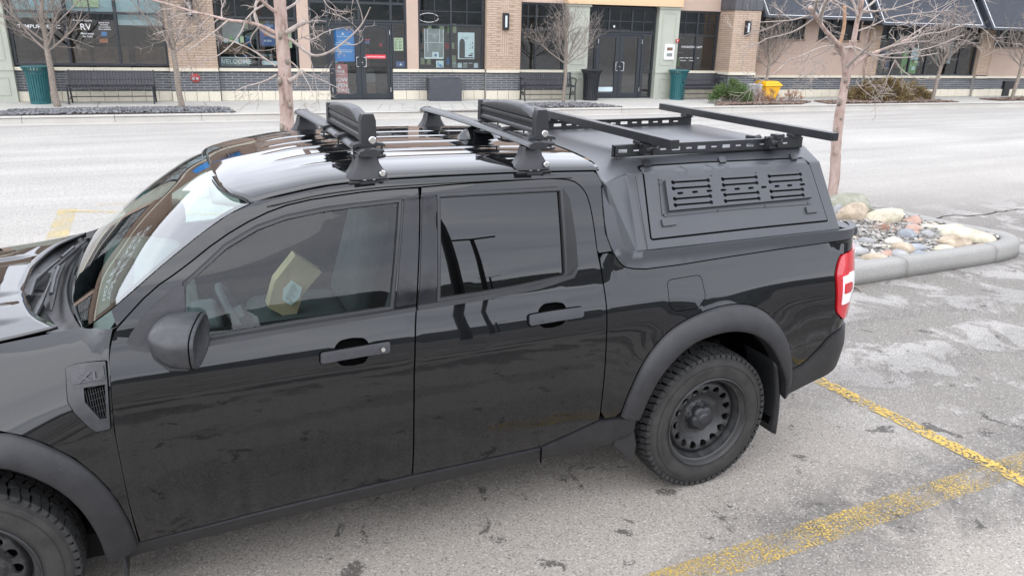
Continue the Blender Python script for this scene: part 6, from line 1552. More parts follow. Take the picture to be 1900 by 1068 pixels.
def utility(pxs, zt, name, label, mat, dep=.6):
    (xa, ya), (xb, yb) = pxs; r_ = root(name, ((xa + xb) / 2, (ya + yb) / 2, .15), label, 'planter box', 'dark square planter boxes'); d = Vector((xb - xa, yb - ya, 0)); n = Vector((-d.y, d.x, 0)).normalized() * dep
    P0, P1 = Vector((xa, ya, 0)), Vector((xb, yb, 0)); v = [P0, P1, P1 + n, P0 + n]; m_ = MB(); e = .0
    m_.add([tuple(p + Vector((0, 0, .15))) for p in v] + [tuple(p + Vector((0, 0, zt))) for p in v], [(0, 1, 5, 4), (1, 2, 6, 5), (2, 3, 7, 6), (3, 0, 4, 7), (0, 3, 2, 1)]); bd = m_.build('box_body', mat, r_, bevel=.008)
    m_ = MB(); c = sum(v, Vector()) / 4; vi = [c + (p - c) * .90 for p in v]
    m_.add([tuple(p + Vector((0, 0, zt))) for p in v] + [tuple(p + Vector((0, 0, zt))) for p in vi] + [tuple(p + Vector((0, 0, zt - .06))) for p in vi], [(0, 1, 5, 4), (1, 2, 6, 5), (2, 3, 7, 6), (3, 0, 4, 7), (4, 5, 9, 8), (5, 6, 10, 9), (6, 7, 11, 10), (7, 4, 8, 11), (8, 9, 10, 11)]); m_.build('box_rim', mat, r_)
utility([(7.5471, 17.8353), (8.4184, 17.6785)], .74, 'planter_box', 'grey empty planter box below the window with two posters', 'box_grey')
utility([(28.1761, 16.0123), (29.2048, 16.0597)], .66, 'planter_box', 'black box against the dark brick at the right edge', 'frame_black', .45)
ped = root('menu_stand', (24.5, 16.2, .15), 'tall dark display stand with brown and grey notices by the wide window', 'display stand')
q = [(24.8695, 16.8603), (24.8231, 16.4554), (25.1650, 16.6049)]
mb = MB(); (xa, ya), (xb, yb) = q[0], q[1]; mb.box(xa, xb - .03, ya - .05, ya + .02, .15, 1.06); mb.box(xb - .03, xb + .20, ya - .14, ya + .12, .15, 1.12); mb.build('stand_body', 'frame_black', ped)
mb = MB(); mb.box(xa + .05, xb - .10, ya - .058, ya - .050, .66, .98); mb.build('stand_notice', 'wood_brown', ped); mb = MB(); mb.box(xa + .04, xb - .10, ya - .058, ya - .050, .36, .62); mb.build('stand_notice', 'box_grey', ped)
# yellow grit bin and concrete bollard
gb = root('grit_bin', (18.0, 15.9, .15), 'bright yellow plastic grit bin with hinged lid behind the thin tree', 'grit bin')
q = [(17.7620, 16.5146), (18.3576, 16.5884)]
gx, gy = (q[0][0] + q[1][0]) / 2, q[0][1] + .1
def tap(x0, x1, x2, x3, y0, y1, y2, y3, z0, z1): return [(x0, y0, z0), (x1, y0, z0), (x1, y1, z0), (x0, y1, z0), (x2, y2, z1), (x3, y2, z1), (x3, y3, z1), (x2, y3, z1)]
BF = [(0, 3, 2, 1), (4, 5, 6, 7), (0, 1, 5, 4), (1, 2, 6, 5), (2, 3, 7, 6), (3, 0, 4, 7)]
mb = MB(); mb.add(tap(gx - .20, gx + .20, gx - .30, gx + .30, gy - .18, gy + .18, gy - .26, gy + .26, .15, .55), BF); mb.build('bin_body', 'bin_yellow', gb, bevel=.03)
mb = MB(); mb.add(tap(gx - .34, gx + .34, gx - .33, gx + .30, gy - .30, gy + .30, gy - .28, gy + .28, .55, .62), BF); mb.add(tap(gx - .33, gx + .31, gx - .26, gx + .20, gy - .28, gy + .28, gy - .20, gy + .22, .622, .70), BF); mb.build('bin_lid', 'bin_yellow', gb, bevel=.025)
cb_ = root('concrete_post', (17.4, 15.8, .15), 'squat pebbled concrete post between the green shrub and the yellow bin', 'concrete post')
q = [(16.8808, 15.8248)][0]; mb = MB(); mb.box(q[0] - .17, q[0] + .16, q[1] - .15, q[1] + .17, .15, .68); mb.build('post_block', 'rock_grey', cb_, bevel=.04, seg=3)
# two pale balls/rocks by the black bin
for k, (px, py, r, lb) in enumerate((( 1093.5, 182.5, .055, 'round white stone by the black litter bin, the taller of two'), (1100.5, 184, .04, 'low flat white stone by the double doors, the smaller of two'))):
    pass
qs = [(12.3196, 17.5485), (12.3990, 17.4514)]
def rockmesh(name, x, y, z, sx, sy, sz, mat, seed, parent=None, sub=2, rz=0., rough=.22, lump=1.0):
    bm = bmesh.new(); bmesh.ops.create_icosphere(bm, subdivisions=sub, radius=1); r_ = random.Random(seed)
    dirs = [Vector((r_.gauss(0, 1), r_.gauss(0, 1), r_.gauss(0, 1))).normalized() for _ in range(9)]; amp = [r_.uniform(.55, .95) for _ in dirs]
    for v in bm.verts:
        d = v.co.normalized(); k = 1.
        for n, a in zip(dirs, amp):
            t = d.dot(n)
            if t > a: k = min(k, a / t * (1 - rough * .1) + .0)
        k = 1 - (1 - k) * lump; k *= 1 + rough * .18 * r_.uniform(-1, 1)
        v.co = Vector((d.x * k * sx, d.y * k * sy, max(d.z * k, -.6) * sz))
    me = bpy.data.meshes.new(name); bm.to_mesh(me); bm.free(); me.materials.append(MAT[mat])
    for p in me.polygons: p.use_smooth = True
    o = bpy.data.objects.new(name, me); COL.objects.link(o); o.location = (x, y, z); o.rotation_euler = (r_.uniform(-.15, .15), r_.uniform(-.15, .15), rz)
    if parent is not None: o.parent = parent
    return o
tag(rockmesh('stone', qs[0][0], qs[0][1], .20, .07, .07, .07, 'rock_cream', 5, rough=.05, lump=.3), 'round white stone by the black litter bin, the taller of two', 'stone')
tag(rockmesh('stone', qs[1][0], qs[1][1], .18, .08, .06, .045, 'rock_cream', 6, rough=.05, lump=.3), 'low flat white stone by the double doors, the smaller of two', 'stone')

# ================================================================ rock island behind the pickup
isl = empty('rock_island'); tag(isl, kind='structure')
io = [(5.6, 2.17), (6.4, 2.18), (7.3, 2.20), (8.2, 2.21), (8.62, 2.24), (8.88, 2.32), (9.04, 2.46), (9.08, 2.62), (9.03, 2.80), (8.93, 3.1), (8.86, 3.5), (8.80, 4.0), (8.76, 4.6), (8.68, 4.95), (8.45, 5.12), (8.0, 5.15), (5.9, 5.1), (5.6, 4.9), (5.5, 4.5), (5.45, 2.5), (5.48, 2.25)]
io = densify(smoothline(io, True, 1), .10)
def kerb_ring(poly, cuts_, owner, mat, H=.140, W=.135):
    P_ = [Vector((*p, 0)) for p in poly]; n = len(P_); c = sum(P_, Vector()) / n; prf = [(0, .0), (.005, .5), (.011, .86), (.021, .97), (.036, 1.), (W - .012, 1.), (W, .93), (W, .4)]
    inn = inset(poly, 1.0) ; I1 = inset(poly, .001); nv = []
    for p, q in zip(poly, inset(poly, .05)): d = Vector((q[0] - p[0], q[1] - p[1], 0)); nv.append(d.normalized())
    k0 = 0; cuts_ = sorted(cuts_) + [n]
    for k1 in cuts_:
        if k1 - k0 < 2: continue
        rows = []
        for k in range(k0, k1 + 1):
            p, d = P_[k % n], nv[k % n]; t_ = (P_[(k + 1) % n] - P_[k - 1]).normalized(); e = Vector((0, 0, 0))
            if k == k0: e = t_ * .005
            if k == k1: e = -t_ * .005
            rows.append([tuple(p + e + d * a + Vector((0, 0, H * h * (1 + .012 * math.sin(k * 1.7))))) for a, h in prf])
        gridmesh('kerb_stone', rows, mat, owner, smooth=True, thick=.03); k0 = k1
def nearest_k(poly, p): return min(range(len(poly)), key=lambda k: (poly[k][0] - p[0]) ** 2 + (poly[k][1] - p[1]) ** 2)
kerb_ring(io, [nearest_k(io, [(7.0620, 2.0948)][0]), nearest_k(io, [(8.3979, 2.0889)][0]), nearest_k(io, (8.8, 4.0)), nearest_k(io, (7, 5.1)), nearest_k(io, (5.5, 3.5))], isl, 'island_kerb_concrete')
inner = inset(io, .13)
mb = MB(); mb.add([(x, y, .10) for x, y in inner], [tuple(range(len(inner)))]); mb.build('island_soil', 'soil', isl, fix=False)
def chip_fn(mb, x, y, z):
    s_ = random.uniform(.018, .055); a = random.gauss(.2, .9); ca, sa = math.cos(a), math.sin(a); w_ = s_ * random.uniform(.25, .6); t_ = random.uniform(.004, .010); tl = random.uniform(-.35, .35); rl = random.uniform(-.3, .3)
    vs = []
    for zz in (0, t_):
        for p, q in ((-s_, -w_ * .6), (s_ * .3, -w_), (s_, -w_ * .2), (s_ * .5, w_), (-s_ * .7, w_ * .8)): vs.append((x + p * ca - q * sa, y + p * sa + q * ca, z + zz + p * tl + q * rl))
    mb.add(vs, [(4, 3, 2, 1, 0), (5, 6, 7, 8, 9)] + [(k, (k + 1) % 5, (k + 1) % 5 + 5, k + 5) for k in range(5)])
ch = scatter_in(inset(io, .17), 9000, chip_fn, lambda x, y: .108 + random.random() * .02 + .05 * max(0, min(1, (x - 6) / 1.2)) * max(0, 1 - abs(y - 3.6) / 1.6)); tag(ch.build('slate_chips', 'slate_chips', isl, fix=False), kind='stuff')
RL = [(8.2610, 3.7877), (7.9666, 3.5243), (8.2003, 3.2856), (7.8319, 3.6786), (8.1355, 3.8879), (8.4778, 3.1909), (8.2392, 2.9678), (7.8865, 2.7579), (8.1694, 2.7520), (8.0709, 2.8569), (8.5439, 2.8628), (8.4201, 2.4359), (8.1609, 2.3947), (8.3044, 2.6585), (8.4950, 3.0047), (7.2975, 2.7629), (7.2236, 2.9437), (7.5379, 2.6352), (7.3466, 2.5747), (7.5842, 2.4076), (6.8185, 2.4980), (7.0951, 2.5806), (7.2067, 2.8166), (7.2197, 2.2965), (7.3434, 2.3510), (7.1397, 2.3641), (7.3987, 2.2327), (7.5475, 2.2387), (6.8830, 2.2828), (7.0431, 2.4181), (6.9406, 2.4349), (6.6513, 2.2548), (6.5031, 2.2178), (7.0128, 2.2364), (7.8892, 2.3205), (8.0975, 2.5488), (7.8501, 2.5039), (8.2803, 2.2455), (8.4370, 2.2760), (7.9321, 2.2229), (8.0902, 2.2704), (7.6024, 2.9258), (8.0229, 2.9452), (7.8700, 2.3902), (7.3946, 3.1624), (6.9795, 2.8528), (6.6275, 2.4690), (8.7034, 3.0877), (8.5877, 2.7986), (8.2933, 2.1569)]
RS = [(.44,.28,.20,'rock_moss'),(.34,.18,.18,'rock_tan'),(.32,.18,.15,'rock_cream'),(.10,.09,.15,'rock_grey'),(.11,.09,.08,'rock_cream'),(.18,.12,.10,'rock_pink'),(.16,.09,.075,'rock_pink'),(.125,.10,.11,'rock_blue'),(.12,.09,.07,'rock_grey'),(.12,.07,.06,'rock_pink'),(.28,.10,.09,'rock_cream'),(.33,.13,.13,'rock_cream'),(.24,.13,.10,'rock_tan'),(.13,.08,.05,'rock_tan'),(.12,.07,.06,'rock_cream'),(.125,.09,.075,'rock_grey'),(.15,.10,.06,'rock_tan'),(.125,.09,.085,'rock_cream'),(.10,.07,.05,'rock_cream'),(.19,.10,.075,'rock_blue'),(.18,.13,.115,'rock_grey'),(.10,.07,.04,'rock_grey'),(.07,.05,.035,'rock_tan'),(.11,.08,.075,'rock_grey'),(.14,.10,.105,'rock_tan'),(.09,.07,.06,'rock_pink'),(.115,.08,.065,'rock_blue'),(.08,.06,.05,'rock_blue'),(.17,.10,.065,'rock_tan'),(.09,.05,.035,'rock_cream'),(.08,.05,.035,'rock_pink'),(.16,.09,.055,'rock_grey'),(.10,.07,.05,'rock_grey'),(.07,.05,.03,'rock_grey'),(.14,.08,.055,'rock_cream'),(.10,.07,.04,'rock_tan'),(.08,.05,.04,'rock_tan'),(.075,.06,.055,'rock_pink'),(.06,.05,.04,'rock_cream'),(.07,.05,.03,'rock_cream'),(.09,.06,.035,'rock_tan'),(.07,.05,.03,'rock_grey'),(.07,.05,.03,'rock_cream'),(.06,.045,.03,'rock_grey'),(.09,.07,.05,'rock_grey'),(.10,.07,.05,'rock_grey'),(.10,.07,.05,'rock_tan'),(.13,.08,.05,'rock_cream'),(.11,.07,.05,'rock_cream'),(.05,.04,.03,'rock_tan')]
BIG = {0: 'large mossy grey boulder at the back of the rock island', 1: 'knobbly cream and brown boulder in front of the mossy one', 2: 'smooth pale yellow boulder right of the knobbly one', 5: 'pinkish rough rock at the far edge of the island above the red stone', 6: 'salmon red stone near the middle of the rock island', 7: 'round blue-grey speckled stone left of the middle of the island', 10: 'long cream slab of rock lying along the far kerb of the island', 11: 'big cream boulder against the rounded end of the island kerb', 12: 'low tan boulder in front of the big cream one by the kerb end', 19: 'flat oval blue-grey stone in front of the island', 20: 'pale grey cracked boulder nearest the tail lamp', 24: 'tan-orange stone leaning on a dark grey one near the front kerb', 28: 'flat cream and tan stone at the front kerb of the island'}
for i, ((x, y), (sx, sy, sz, m_)) in enumerate(zip(RL, RS)):
    kk = 1 if i in BIG else 1
    o = rockmesh('boulder' if i in BIG else 'stone', x, y + sy * .35 + .08, .10 + sz * .55, sx * .92, sy, sz * .80, m_, i + 31, None if i in BIG else isl, sub=3, rz=random.uniform(-.25, .25) + (-.5 if i in (10, 11) else 0), rough=.25 if i in (0, 1, 10, 11, 12, 2) else .12, lump=1. if i in (0, 1, 2, 5, 10, 11, 12, 20) else .55)
    if i in BIG: tag(o, BIG[i], 'rock')
for k in range(250):
    q = inset(io, .24); P_ = np.array(q)
    while True:
        x, y = random.uniform(6.2, 9.0), random.uniform(2.3, 5.0)
        if poly_in(P_, np.array([x]), np.array([y]))[0]: break
    s_ = random.uniform(.025, .065); rockmesh('stone', x, y, .118 + s_ * .3, s_, s_ * .75, s_ * .5, random.choice(['rock_cream', 'rock_grey', 'rock_tan', 'rock_blue', 'rock_pink', 'rock_grey']), k + 900, isl, sub=1, rz=random.random() * 3, rough=.1, lump=.5)
# dry rust-coloured weed in the stones
wd = root('dry_weed', (7.6, 3.2, .12), 'small rust-brown dry weed growing among the island stones', 'weed')
q = [(7.8449, 3.1361)][0]; mb = MB(); random.seed(3)
for k in range(420):
    a = random.random() * 2 * PI; r = abs(random.gauss(0, .11)); x, y, z = q[0] + r * math.cos(a), q[1] + r * math.sin(a) * .7, .12 + random.random() * .11; d = Vector((random.gauss(0, 1), random.gauss(0, 1), random.random())).normalized() * .018; e_ = d.orthogonal().normalized() * .004
    p = Vector((x, y, z)); mb.add([p - e_, p + e_, p + d], [(0, 1, 2)])
mb.build('weed_sprigs', 'leaves_rust', wd, fix=False)
mb = MB(); q = [(6.3499, 2.1217), (6.3029, 1.9801)]; mb.tube([(q[0][0], q[0][1], .012), ((q[0][0] + q[1][0]) / 2, (q[0][1] + q[1][1]) / 2 - .01, .02), (q[1][0], q[1][1], .010)], [.010, .009, .005], 6); tag(mb.build('fallen_stick', 'bark_grey', None, smooth=True), 'short dark stick lying on the asphalt by the tail lamp', 'stick')

# ================================================================ trees
CAMP = cam.matrix_world.translation.copy()
def taper(n, r0, r1, pw=1.): return [r0 + (r1 - r0) * (i / (n - 1)) ** pw for i in range(n)]
def smooth3(P_, it=1):
    P_ = [Vector(p) for p in P_]
    for _ in range(it):
        Q = [P_[0]]
        for a, b in zip(P_[:-1], P_[1:]): Q += [a * .75 + b * .25, a * .25 + b * .75]
        Q.append(P_[-1]); P_ = Q
    return P_
def twig(mb, p, d, L, r, lvl, R_, up=.12, curl=.0):
    n = 4 if lvl > 1 else 3; pts = [p.copy()]; q = p.copy(); dd = d.copy(); bendv = Vector((R_.gauss(0, 1), R_.gauss(0, 1), R_.gauss(0, 1))) * .16
    for i in range(n):
        dd = (dd + Vector((R_.gauss(0, .13), R_.gauss(0, .13), R_.gauss(0, .10) + up)) + bendv * .5).normalized(); q = q + dd * L / n; pts.append(q.copy())
    mb.tube(smooth3(pts) if lvl > 1 else pts, taper((2 * n + 2) if lvl > 1 else n + 1, r, r * .45), 5 if lvl > 1 else 3, caps=False)
    if lvl > 0:
        k = R_.randint(3, 5) if lvl > 1 else R_.randint(2, 4)
        for i in range(k):
            t = R_.uniform(.25, 1.); idx = min(int(t * n), n - 1); b = pts[idx].lerp(pts[idx + 1], t * n - idx); ax = (pts[idx + 1] - pts[idx]).normalized()
            nd = (ax + (ax.orthogonal().normalized() * R_.gauss(0, .8) + ax.cross(ax.orthogonal()).normalized() * R_.gauss(0, .8))).normalized()
            twig(mb, b, nd, L * R_.uniform(.35, .62), max(r * .5, .0034), lvl - 1, R_, up, curl)
def street_tree(px, crotch, H, spread, seed, label, lead=True, base_r=.075, nb=13, z=.15, dense=1.):
    R_ = random.Random(seed); x, y = px; b = Vector((x, y, z - .03)); c = Vector((x + crotch[1], y, z + crotch[0])); t = root('street_tree', (x, y, z), label, 'tree', 'bare young trees along the pavement')
    tk = MB(); mid = [b, b.lerp(c, .35) + Vector((R_.gauss(0, .015), 0, 0)), b.lerp(c, .7) + Vector((R_.gauss(0, .015), 0, 0)), c]
    top = c + Vector((R_.uniform(-.08, .08), R_.uniform(-.1, .1), H - crotch[0]))
    ldr = [c.lerp(top, k / 7.) + Vector((R_.gauss(0, .03), R_.gauss(0, .03), 0)) for k in range(8)]
    pts = smooth3(mid + ldr[1:]); tk.tube(pts, [base_r * 1.15 if i < 1 else base_r * (1 - .22 * i / 9.) if i < 8 else base_r * .76 * (1 - (i - 8) / (len(pts) - 7.)) ** 1.1 + .006 for i in range(len(pts))], 9); tk.build('trunk', 'bark_grey', t, smooth=True, angle=0)
    br = MB()
    for k in range(nb):
        u = k / (nb - 1.); a = k * 2.4 + R_.uniform(-.4, .4); st_ = c.lerp(top, .0 + .72 * u * u * .8 + .02 * k * .2); L = spread * (1 - .5 * u) * R_.uniform(.75, 1.15)
        d = Vector((math.cos(a) * .9, math.sin(a) * .9, .45 + .75 * u)).normalized(); n = 5; q = st_.copy(); dd = d.copy(); P_ = [q.copy()]
        for i in range(n):
            dd = (dd + Vector((R_.gauss(0, .12), R_.gauss(0, .12), .14))).normalized(); q = q + dd * L / n; P_.append(q.copy())
        r0 = base_r * .40 * (1 - .45 * u); br.tube(smooth3(P_), taper(12, r0, .006), 6, caps=False)
        for i in range(int(12 * dense)):
            tt = R_.uniform(.12, 1.); idx = min(int(tt * n), n - 1); bb = P_[idx].lerp(P_[idx + 1], tt * n - idx); ax = (P_[idx + 1] - P_[idx]).normalized(); o_ = ax.orthogonal().normalized()
            nd = (ax * .8 + o_ * R_.gauss(0, .7) + ax.cross(o_) * R_.gauss(0, .7)).normalized(); twig(br, bb, nd, L * R_.uniform(.22, .5), r0 * .42 * (1 - .5 * tt), 2 if tt < .7 else 1, R_)
    br.build('branches', 'twig_grey', t, fix=False, smooth=True, angle=0)
    return t
tb_ = [(-1.2633, 18.1353), (1.3544, 17.6221), (10.9690, 16.6049), (17.8350, 16.5019), (23.3446, 14.9930), (26.8195, 14.7419)]
street_tree(tb_[0], (1.20, -.03), 3.6, 1.75, 11, 'bare thin tree growing from the gravel beside the teal bin at the far left')
street_tree(tb_[1], (1.22, -.06), 3.7, 1.55, 12, 'bare thin tree at the right end of the gravel bed beside the left bench', base_r=.07)
street_tree(tb_[2], (1.02, .03), 2.6, 1.30, 13, 'bare thin tree in front of the bench with curled armrests, mid-picture', base_r=.05)
street_tree(tb_[3], (.92, .05), 2.8, 1.5, 14, 'bare thin tree in front of the yellow grit bin', base_r=.05)
street_tree(tb_[4], (1.0, .10), 2.9, 1.6, 15, 'bare thin tree at the right end of the low brown juniper', base_r=.06)
street_tree(tb_[5], (1.05, .12), 2.9, 1.5, 16, 'bare thin tree by the black box at the right edge', base_r=.06)

def big_tree(name_label, y0, trunk, tr, limbs, stubs, base, seed, knots, ntw):
    R_ = random.Random(seed); t = root('pink_barked_tree', base, name_label, 'tree', 'pink-barked bare trees behind the pickup')
    P_ = [Vector(base)] + [Vector(p) for p in trunk]
    P_ = smooth3(P_, 2); n = len(P_); rr = [tr[0] + (tr[1] - tr[0]) * (i / (n - 1)) + R_.uniform(-.003, .003) for i in range(n)]
    mb = MB(); mb.tube(P_, rr, 16)
    for (p, s_) in knots:
        p = Vector(p); dirc = (CAMP - p).normalized()
        mb.tube([p - dirc * .0 + Vector((0, 0, -.045 * s_)), p + dirc * tr[0] * .75 + Vector((0, 0, -.01)), p + dirc * tr[0] * 1.12, p + dirc * tr[0] * .75 + Vector((0, 0, .03 * s_)), p + Vector((0, 0, .06 * s_))], [.02, .030 * s_, .022 * s_, .030 * s_, .02], 9, mi=1)
    mb.build('trunk', ['bark_pink', 'bark_grey'], t, smooth=True, angle=0)
    lm = MB(); lb_ = MB(); ALLP = []
    for L in limbs:
        pts, r0, r1, dep = L; pts = [Vector(p) for p in pts]; n = len(pts)
        pts = [CAMP + (p - CAMP) * (1 + dep * (i / (n - 1)) ** 1.3) for i, p in enumerate(pts)]
        pts = smooth3(pts, 2); m = len(pts); (lb_ if r0 >= .029 else lm).tube(pts, [r * R_.uniform(.95, 1.05) for r in taper(m, r0, r1 * .75, .8)], 8); ALLP.append((pts, r0, r1))
    lm.build('limbs', 'branch_pale', t, fix=False, smooth=True, angle=0)
    lb_.build('main_limbs', 'bark_pink', t, fix=False, smooth=True, angle=0)
    for pts, r0, r1, mt in stubs:
        sb = MB(); sb.tube(smooth3(pts), taper(2 * len(pts), r0, r1), 9); sb.build('cut_branch', mt, t, smooth=True, angle=0)
    tw = MB()
    for pts, r0, r1 in ALLP:
        Lt = sum((b - a).length for a, b in zip(pts[:-1], pts[1:])); k = max(2, int(Lt * ntw))
        for i in range(k):
            tt = R_.uniform(.15, .98) * (len(pts) - 1); a = int(tt); b = pts[a].lerp(pts[a + 1], tt - a); ax = (pts[a + 1] - pts[a]).normalized(); o_ = ax.orthogonal().normalized()
            nd = (ax * .75 + o_ * R_.gauss(0, .65) + ax.cross(o_) * R_.gauss(0, .65)).normalized(); twig(tw, b, nd, R_.uniform(.22, .60), max(r1 * .9, .0045), 2, R_, up=.03)
    tag(tw.build('twigs', 'branch_pale', t, fix=False, smooth=True, angle=0), kind='stuff')
Y1 = 8.2
big_tree('thick pink-barked tree rising behind the pickup roof at the left door of the blue poster', Y1, [(2.3401, 8.2000, 0.6147), (2.3677, 8.2000, 0.9145), (2.3708, 8.2000, 1.2655), (2.3778, 8.2000, 1.5681), (2.3721, 8.2000, 1.8786), (2.3741, 8.2000, 2.1961), (2.3754, 8.2000, 2.4043), (2.3828, 8.2000, 2.7875), (2.3968, 8.2000, 3.3455)], (.100, .070),
 [([(2.3786, 8.2000, 1.9719), (2.2406, 8.2000, 2.0226), (2.1127, 8.2000, 2.0923), (1.9317, 8.2000, 2.1275), (1.7262, 8.2000, 2.1423), (1.5462, 8.2000, 2.1891), (1.3377, 8.2000, 2.2279), (1.1007, 8.2000, 2.3022), (0.8733, 8.2000, 2.3565), (0.6947, 8.2000, 2.3871)], .030, .010, .06), ([(2.3786, 8.2000, 1.9719), (2.4577, 8.2000, 1.9331), (2.5434, 8.2000, 1.8805), (2.6480, 8.2000, 1.7801), (2.7566, 8.2000, 1.7194), (2.8773, 8.2000, 1.7270), (3.0386, 8.2000, 1.8038), (3.2250, 8.2000, 1.9298), (3.4070, 8.2000, 2.0977), (3.4929, 8.2000, 2.2364), (3.5483, 8.2000, 2.3468)], .028, .008, -.06),
  ([(2.3681, 8.2000, 1.9185), (2.2166, 8.2000, 1.9695), (2.1025, 8.2000, 2.0464), (2.0423, 8.2000, 2.2011), (2.0799, 8.2000, 2.3437), (2.1268, 8.2000, 2.5238)], .026, .012, .04), ([(2.3817, 8.2000, 2.2094), (2.2734, 8.2000, 2.2848), (2.1919, 8.2000, 2.3470), (2.1309, 8.2000, 2.4093), (2.0666, 8.2000, 2.5848)], .030, .018, -.03), ([(2.2686, 8.2000, 1.4797), (2.1618, 8.2000, 1.4188), (2.0362, 8.2000, 1.3720), (1.8659, 8.2000, 1.3395), (1.7131, 8.2000, 1.2598)], .014, .006, -.05), ([(2.2697, 8.2000, 1.5885), (2.1282, 8.2000, 1.6893), (1.9831, 8.2000, 1.7949), (1.8123, 8.2000, 1.8721), (1.6241, 8.2000, 1.9347), (1.4344, 8.2000, 2.0088)], .014, .006, .05),
  ([(2.4059, 8.2000, 1.6769), (2.4989, 8.2000, 1.6228), (2.5960, 8.2000, 1.5061), (2.6912, 8.2000, 1.3318), (2.7319, 8.2000, 1.1764)], .012, .005, -.04), ([(2.5964, 8.2000, 1.5130), (2.7341, 8.2000, 1.4571), (2.8737, 8.2000, 1.4004), (3.0146, 8.2000, 1.3287), (3.2302, 8.2000, 1.2264)], .010, .004, -.05), ([(1.7262, 8.2000, 2.1423), (1.5674, 8.2000, 2.0110), (1.4320, 8.2000, 1.9191), (1.3098, 8.2000, 1.8278), (1.1976, 8.2000, 1.7690)], .013, .005, -.04), ([(2.1127, 8.2000, 2.0923), (1.9609, 8.2000, 1.9263), (2.0030, 8.2000, 1.7950), (2.1168, 8.2000, 1.7160)], .010, .005, .03), ([(1.5336, 8.2000, 2.1888), (1.4237, 8.2000, 2.0913), (1.2577, 8.2000, 1.9295), (1.1161, 8.2000, 1.8767)], .012, .005, .05), ([(1.9317, 8.2000, 2.1275), (1.8756, 8.2000, 2.0033), (1.7449, 8.2000, 1.8452), (1.5370, 8.2000, 1.6867), (1.3763, 8.2000, 1.6730)], .012, .005, -.04),
  ([(2.3998, 8.2000, 2.2752), (2.5464, 8.2000, 2.3446), (2.6550, 8.2000, 2.4458), (2.7638, 8.2000, 2.5473)], .022, .010, .05), ([(2.8673, 8.2000, 2.5511), (2.9303, 8.2000, 2.4351), (2.9807, 8.2000, 2.3307), (3.1195, 8.2000, 2.2811), (3.2627, 8.2000, 2.2848)], .012, .005, .0), ([(3.1872, 8.2000, 1.8949), (3.2945, 8.2000, 1.8546), (3.3913, 8.2000, 1.8903), (3.4377, 8.2000, 1.9464)], .009, .005, 0), ([(2.6247, 8.2000, 1.9622), (2.7607, 8.2000, 1.9102), (2.9076, 8.2000, 2.0206), (3.1382, 8.2000, 2.0789)], .012, .005, .04), ([(2.6331, 8.2000, 2.0961), (2.7758, 8.2000, 2.1657), (2.9573, 8.2000, 2.1563)], .010, .004, -.04), ([(2.3754, 8.2000, 2.4043), (2.1973, 8.2000, 2.5899), (1.9774, 8.2000, 2.6753), (1.6370, 8.2000, 2.7528)], .03, .015, .1), ([(2.3804, 8.2000, 2.6608), (2.6814, 8.2000, 2.8650), (3.0997, 8.2000, 3.0140), (3.5256, 8.2000, 3.1018)], .03, .012, -.1)],
 [([(2.4069, 8.1500, 1.9999), (2.4843, 8.1500, 2.0409), (2.5697, 8.1500, 2.0954), (2.6759, 8.1500, 2.1506)], .036, .026, 'branch_pale'), ([(2.3998, 8.1000, 1.4107), (2.4774, 8.1000, 1.4375), (2.5502, 8.1000, 1.4919), (2.6018, 8.1000, 1.5396)], .034, .026, 'branch_pale')], (2.33, 8.2, 0), 21, [(p, 1.) for p in [(2.3505, 8.2000, 1.9582), (2.3034, 8.2000, 1.3905), (2.4137, 8.2000, 1.0760), (2.2887, 8.2000, 0.7887), (2.4174, 8.2000, 1.6430)]], 3.0)
q = [(2.3505, 8.2000, 1.9582)]
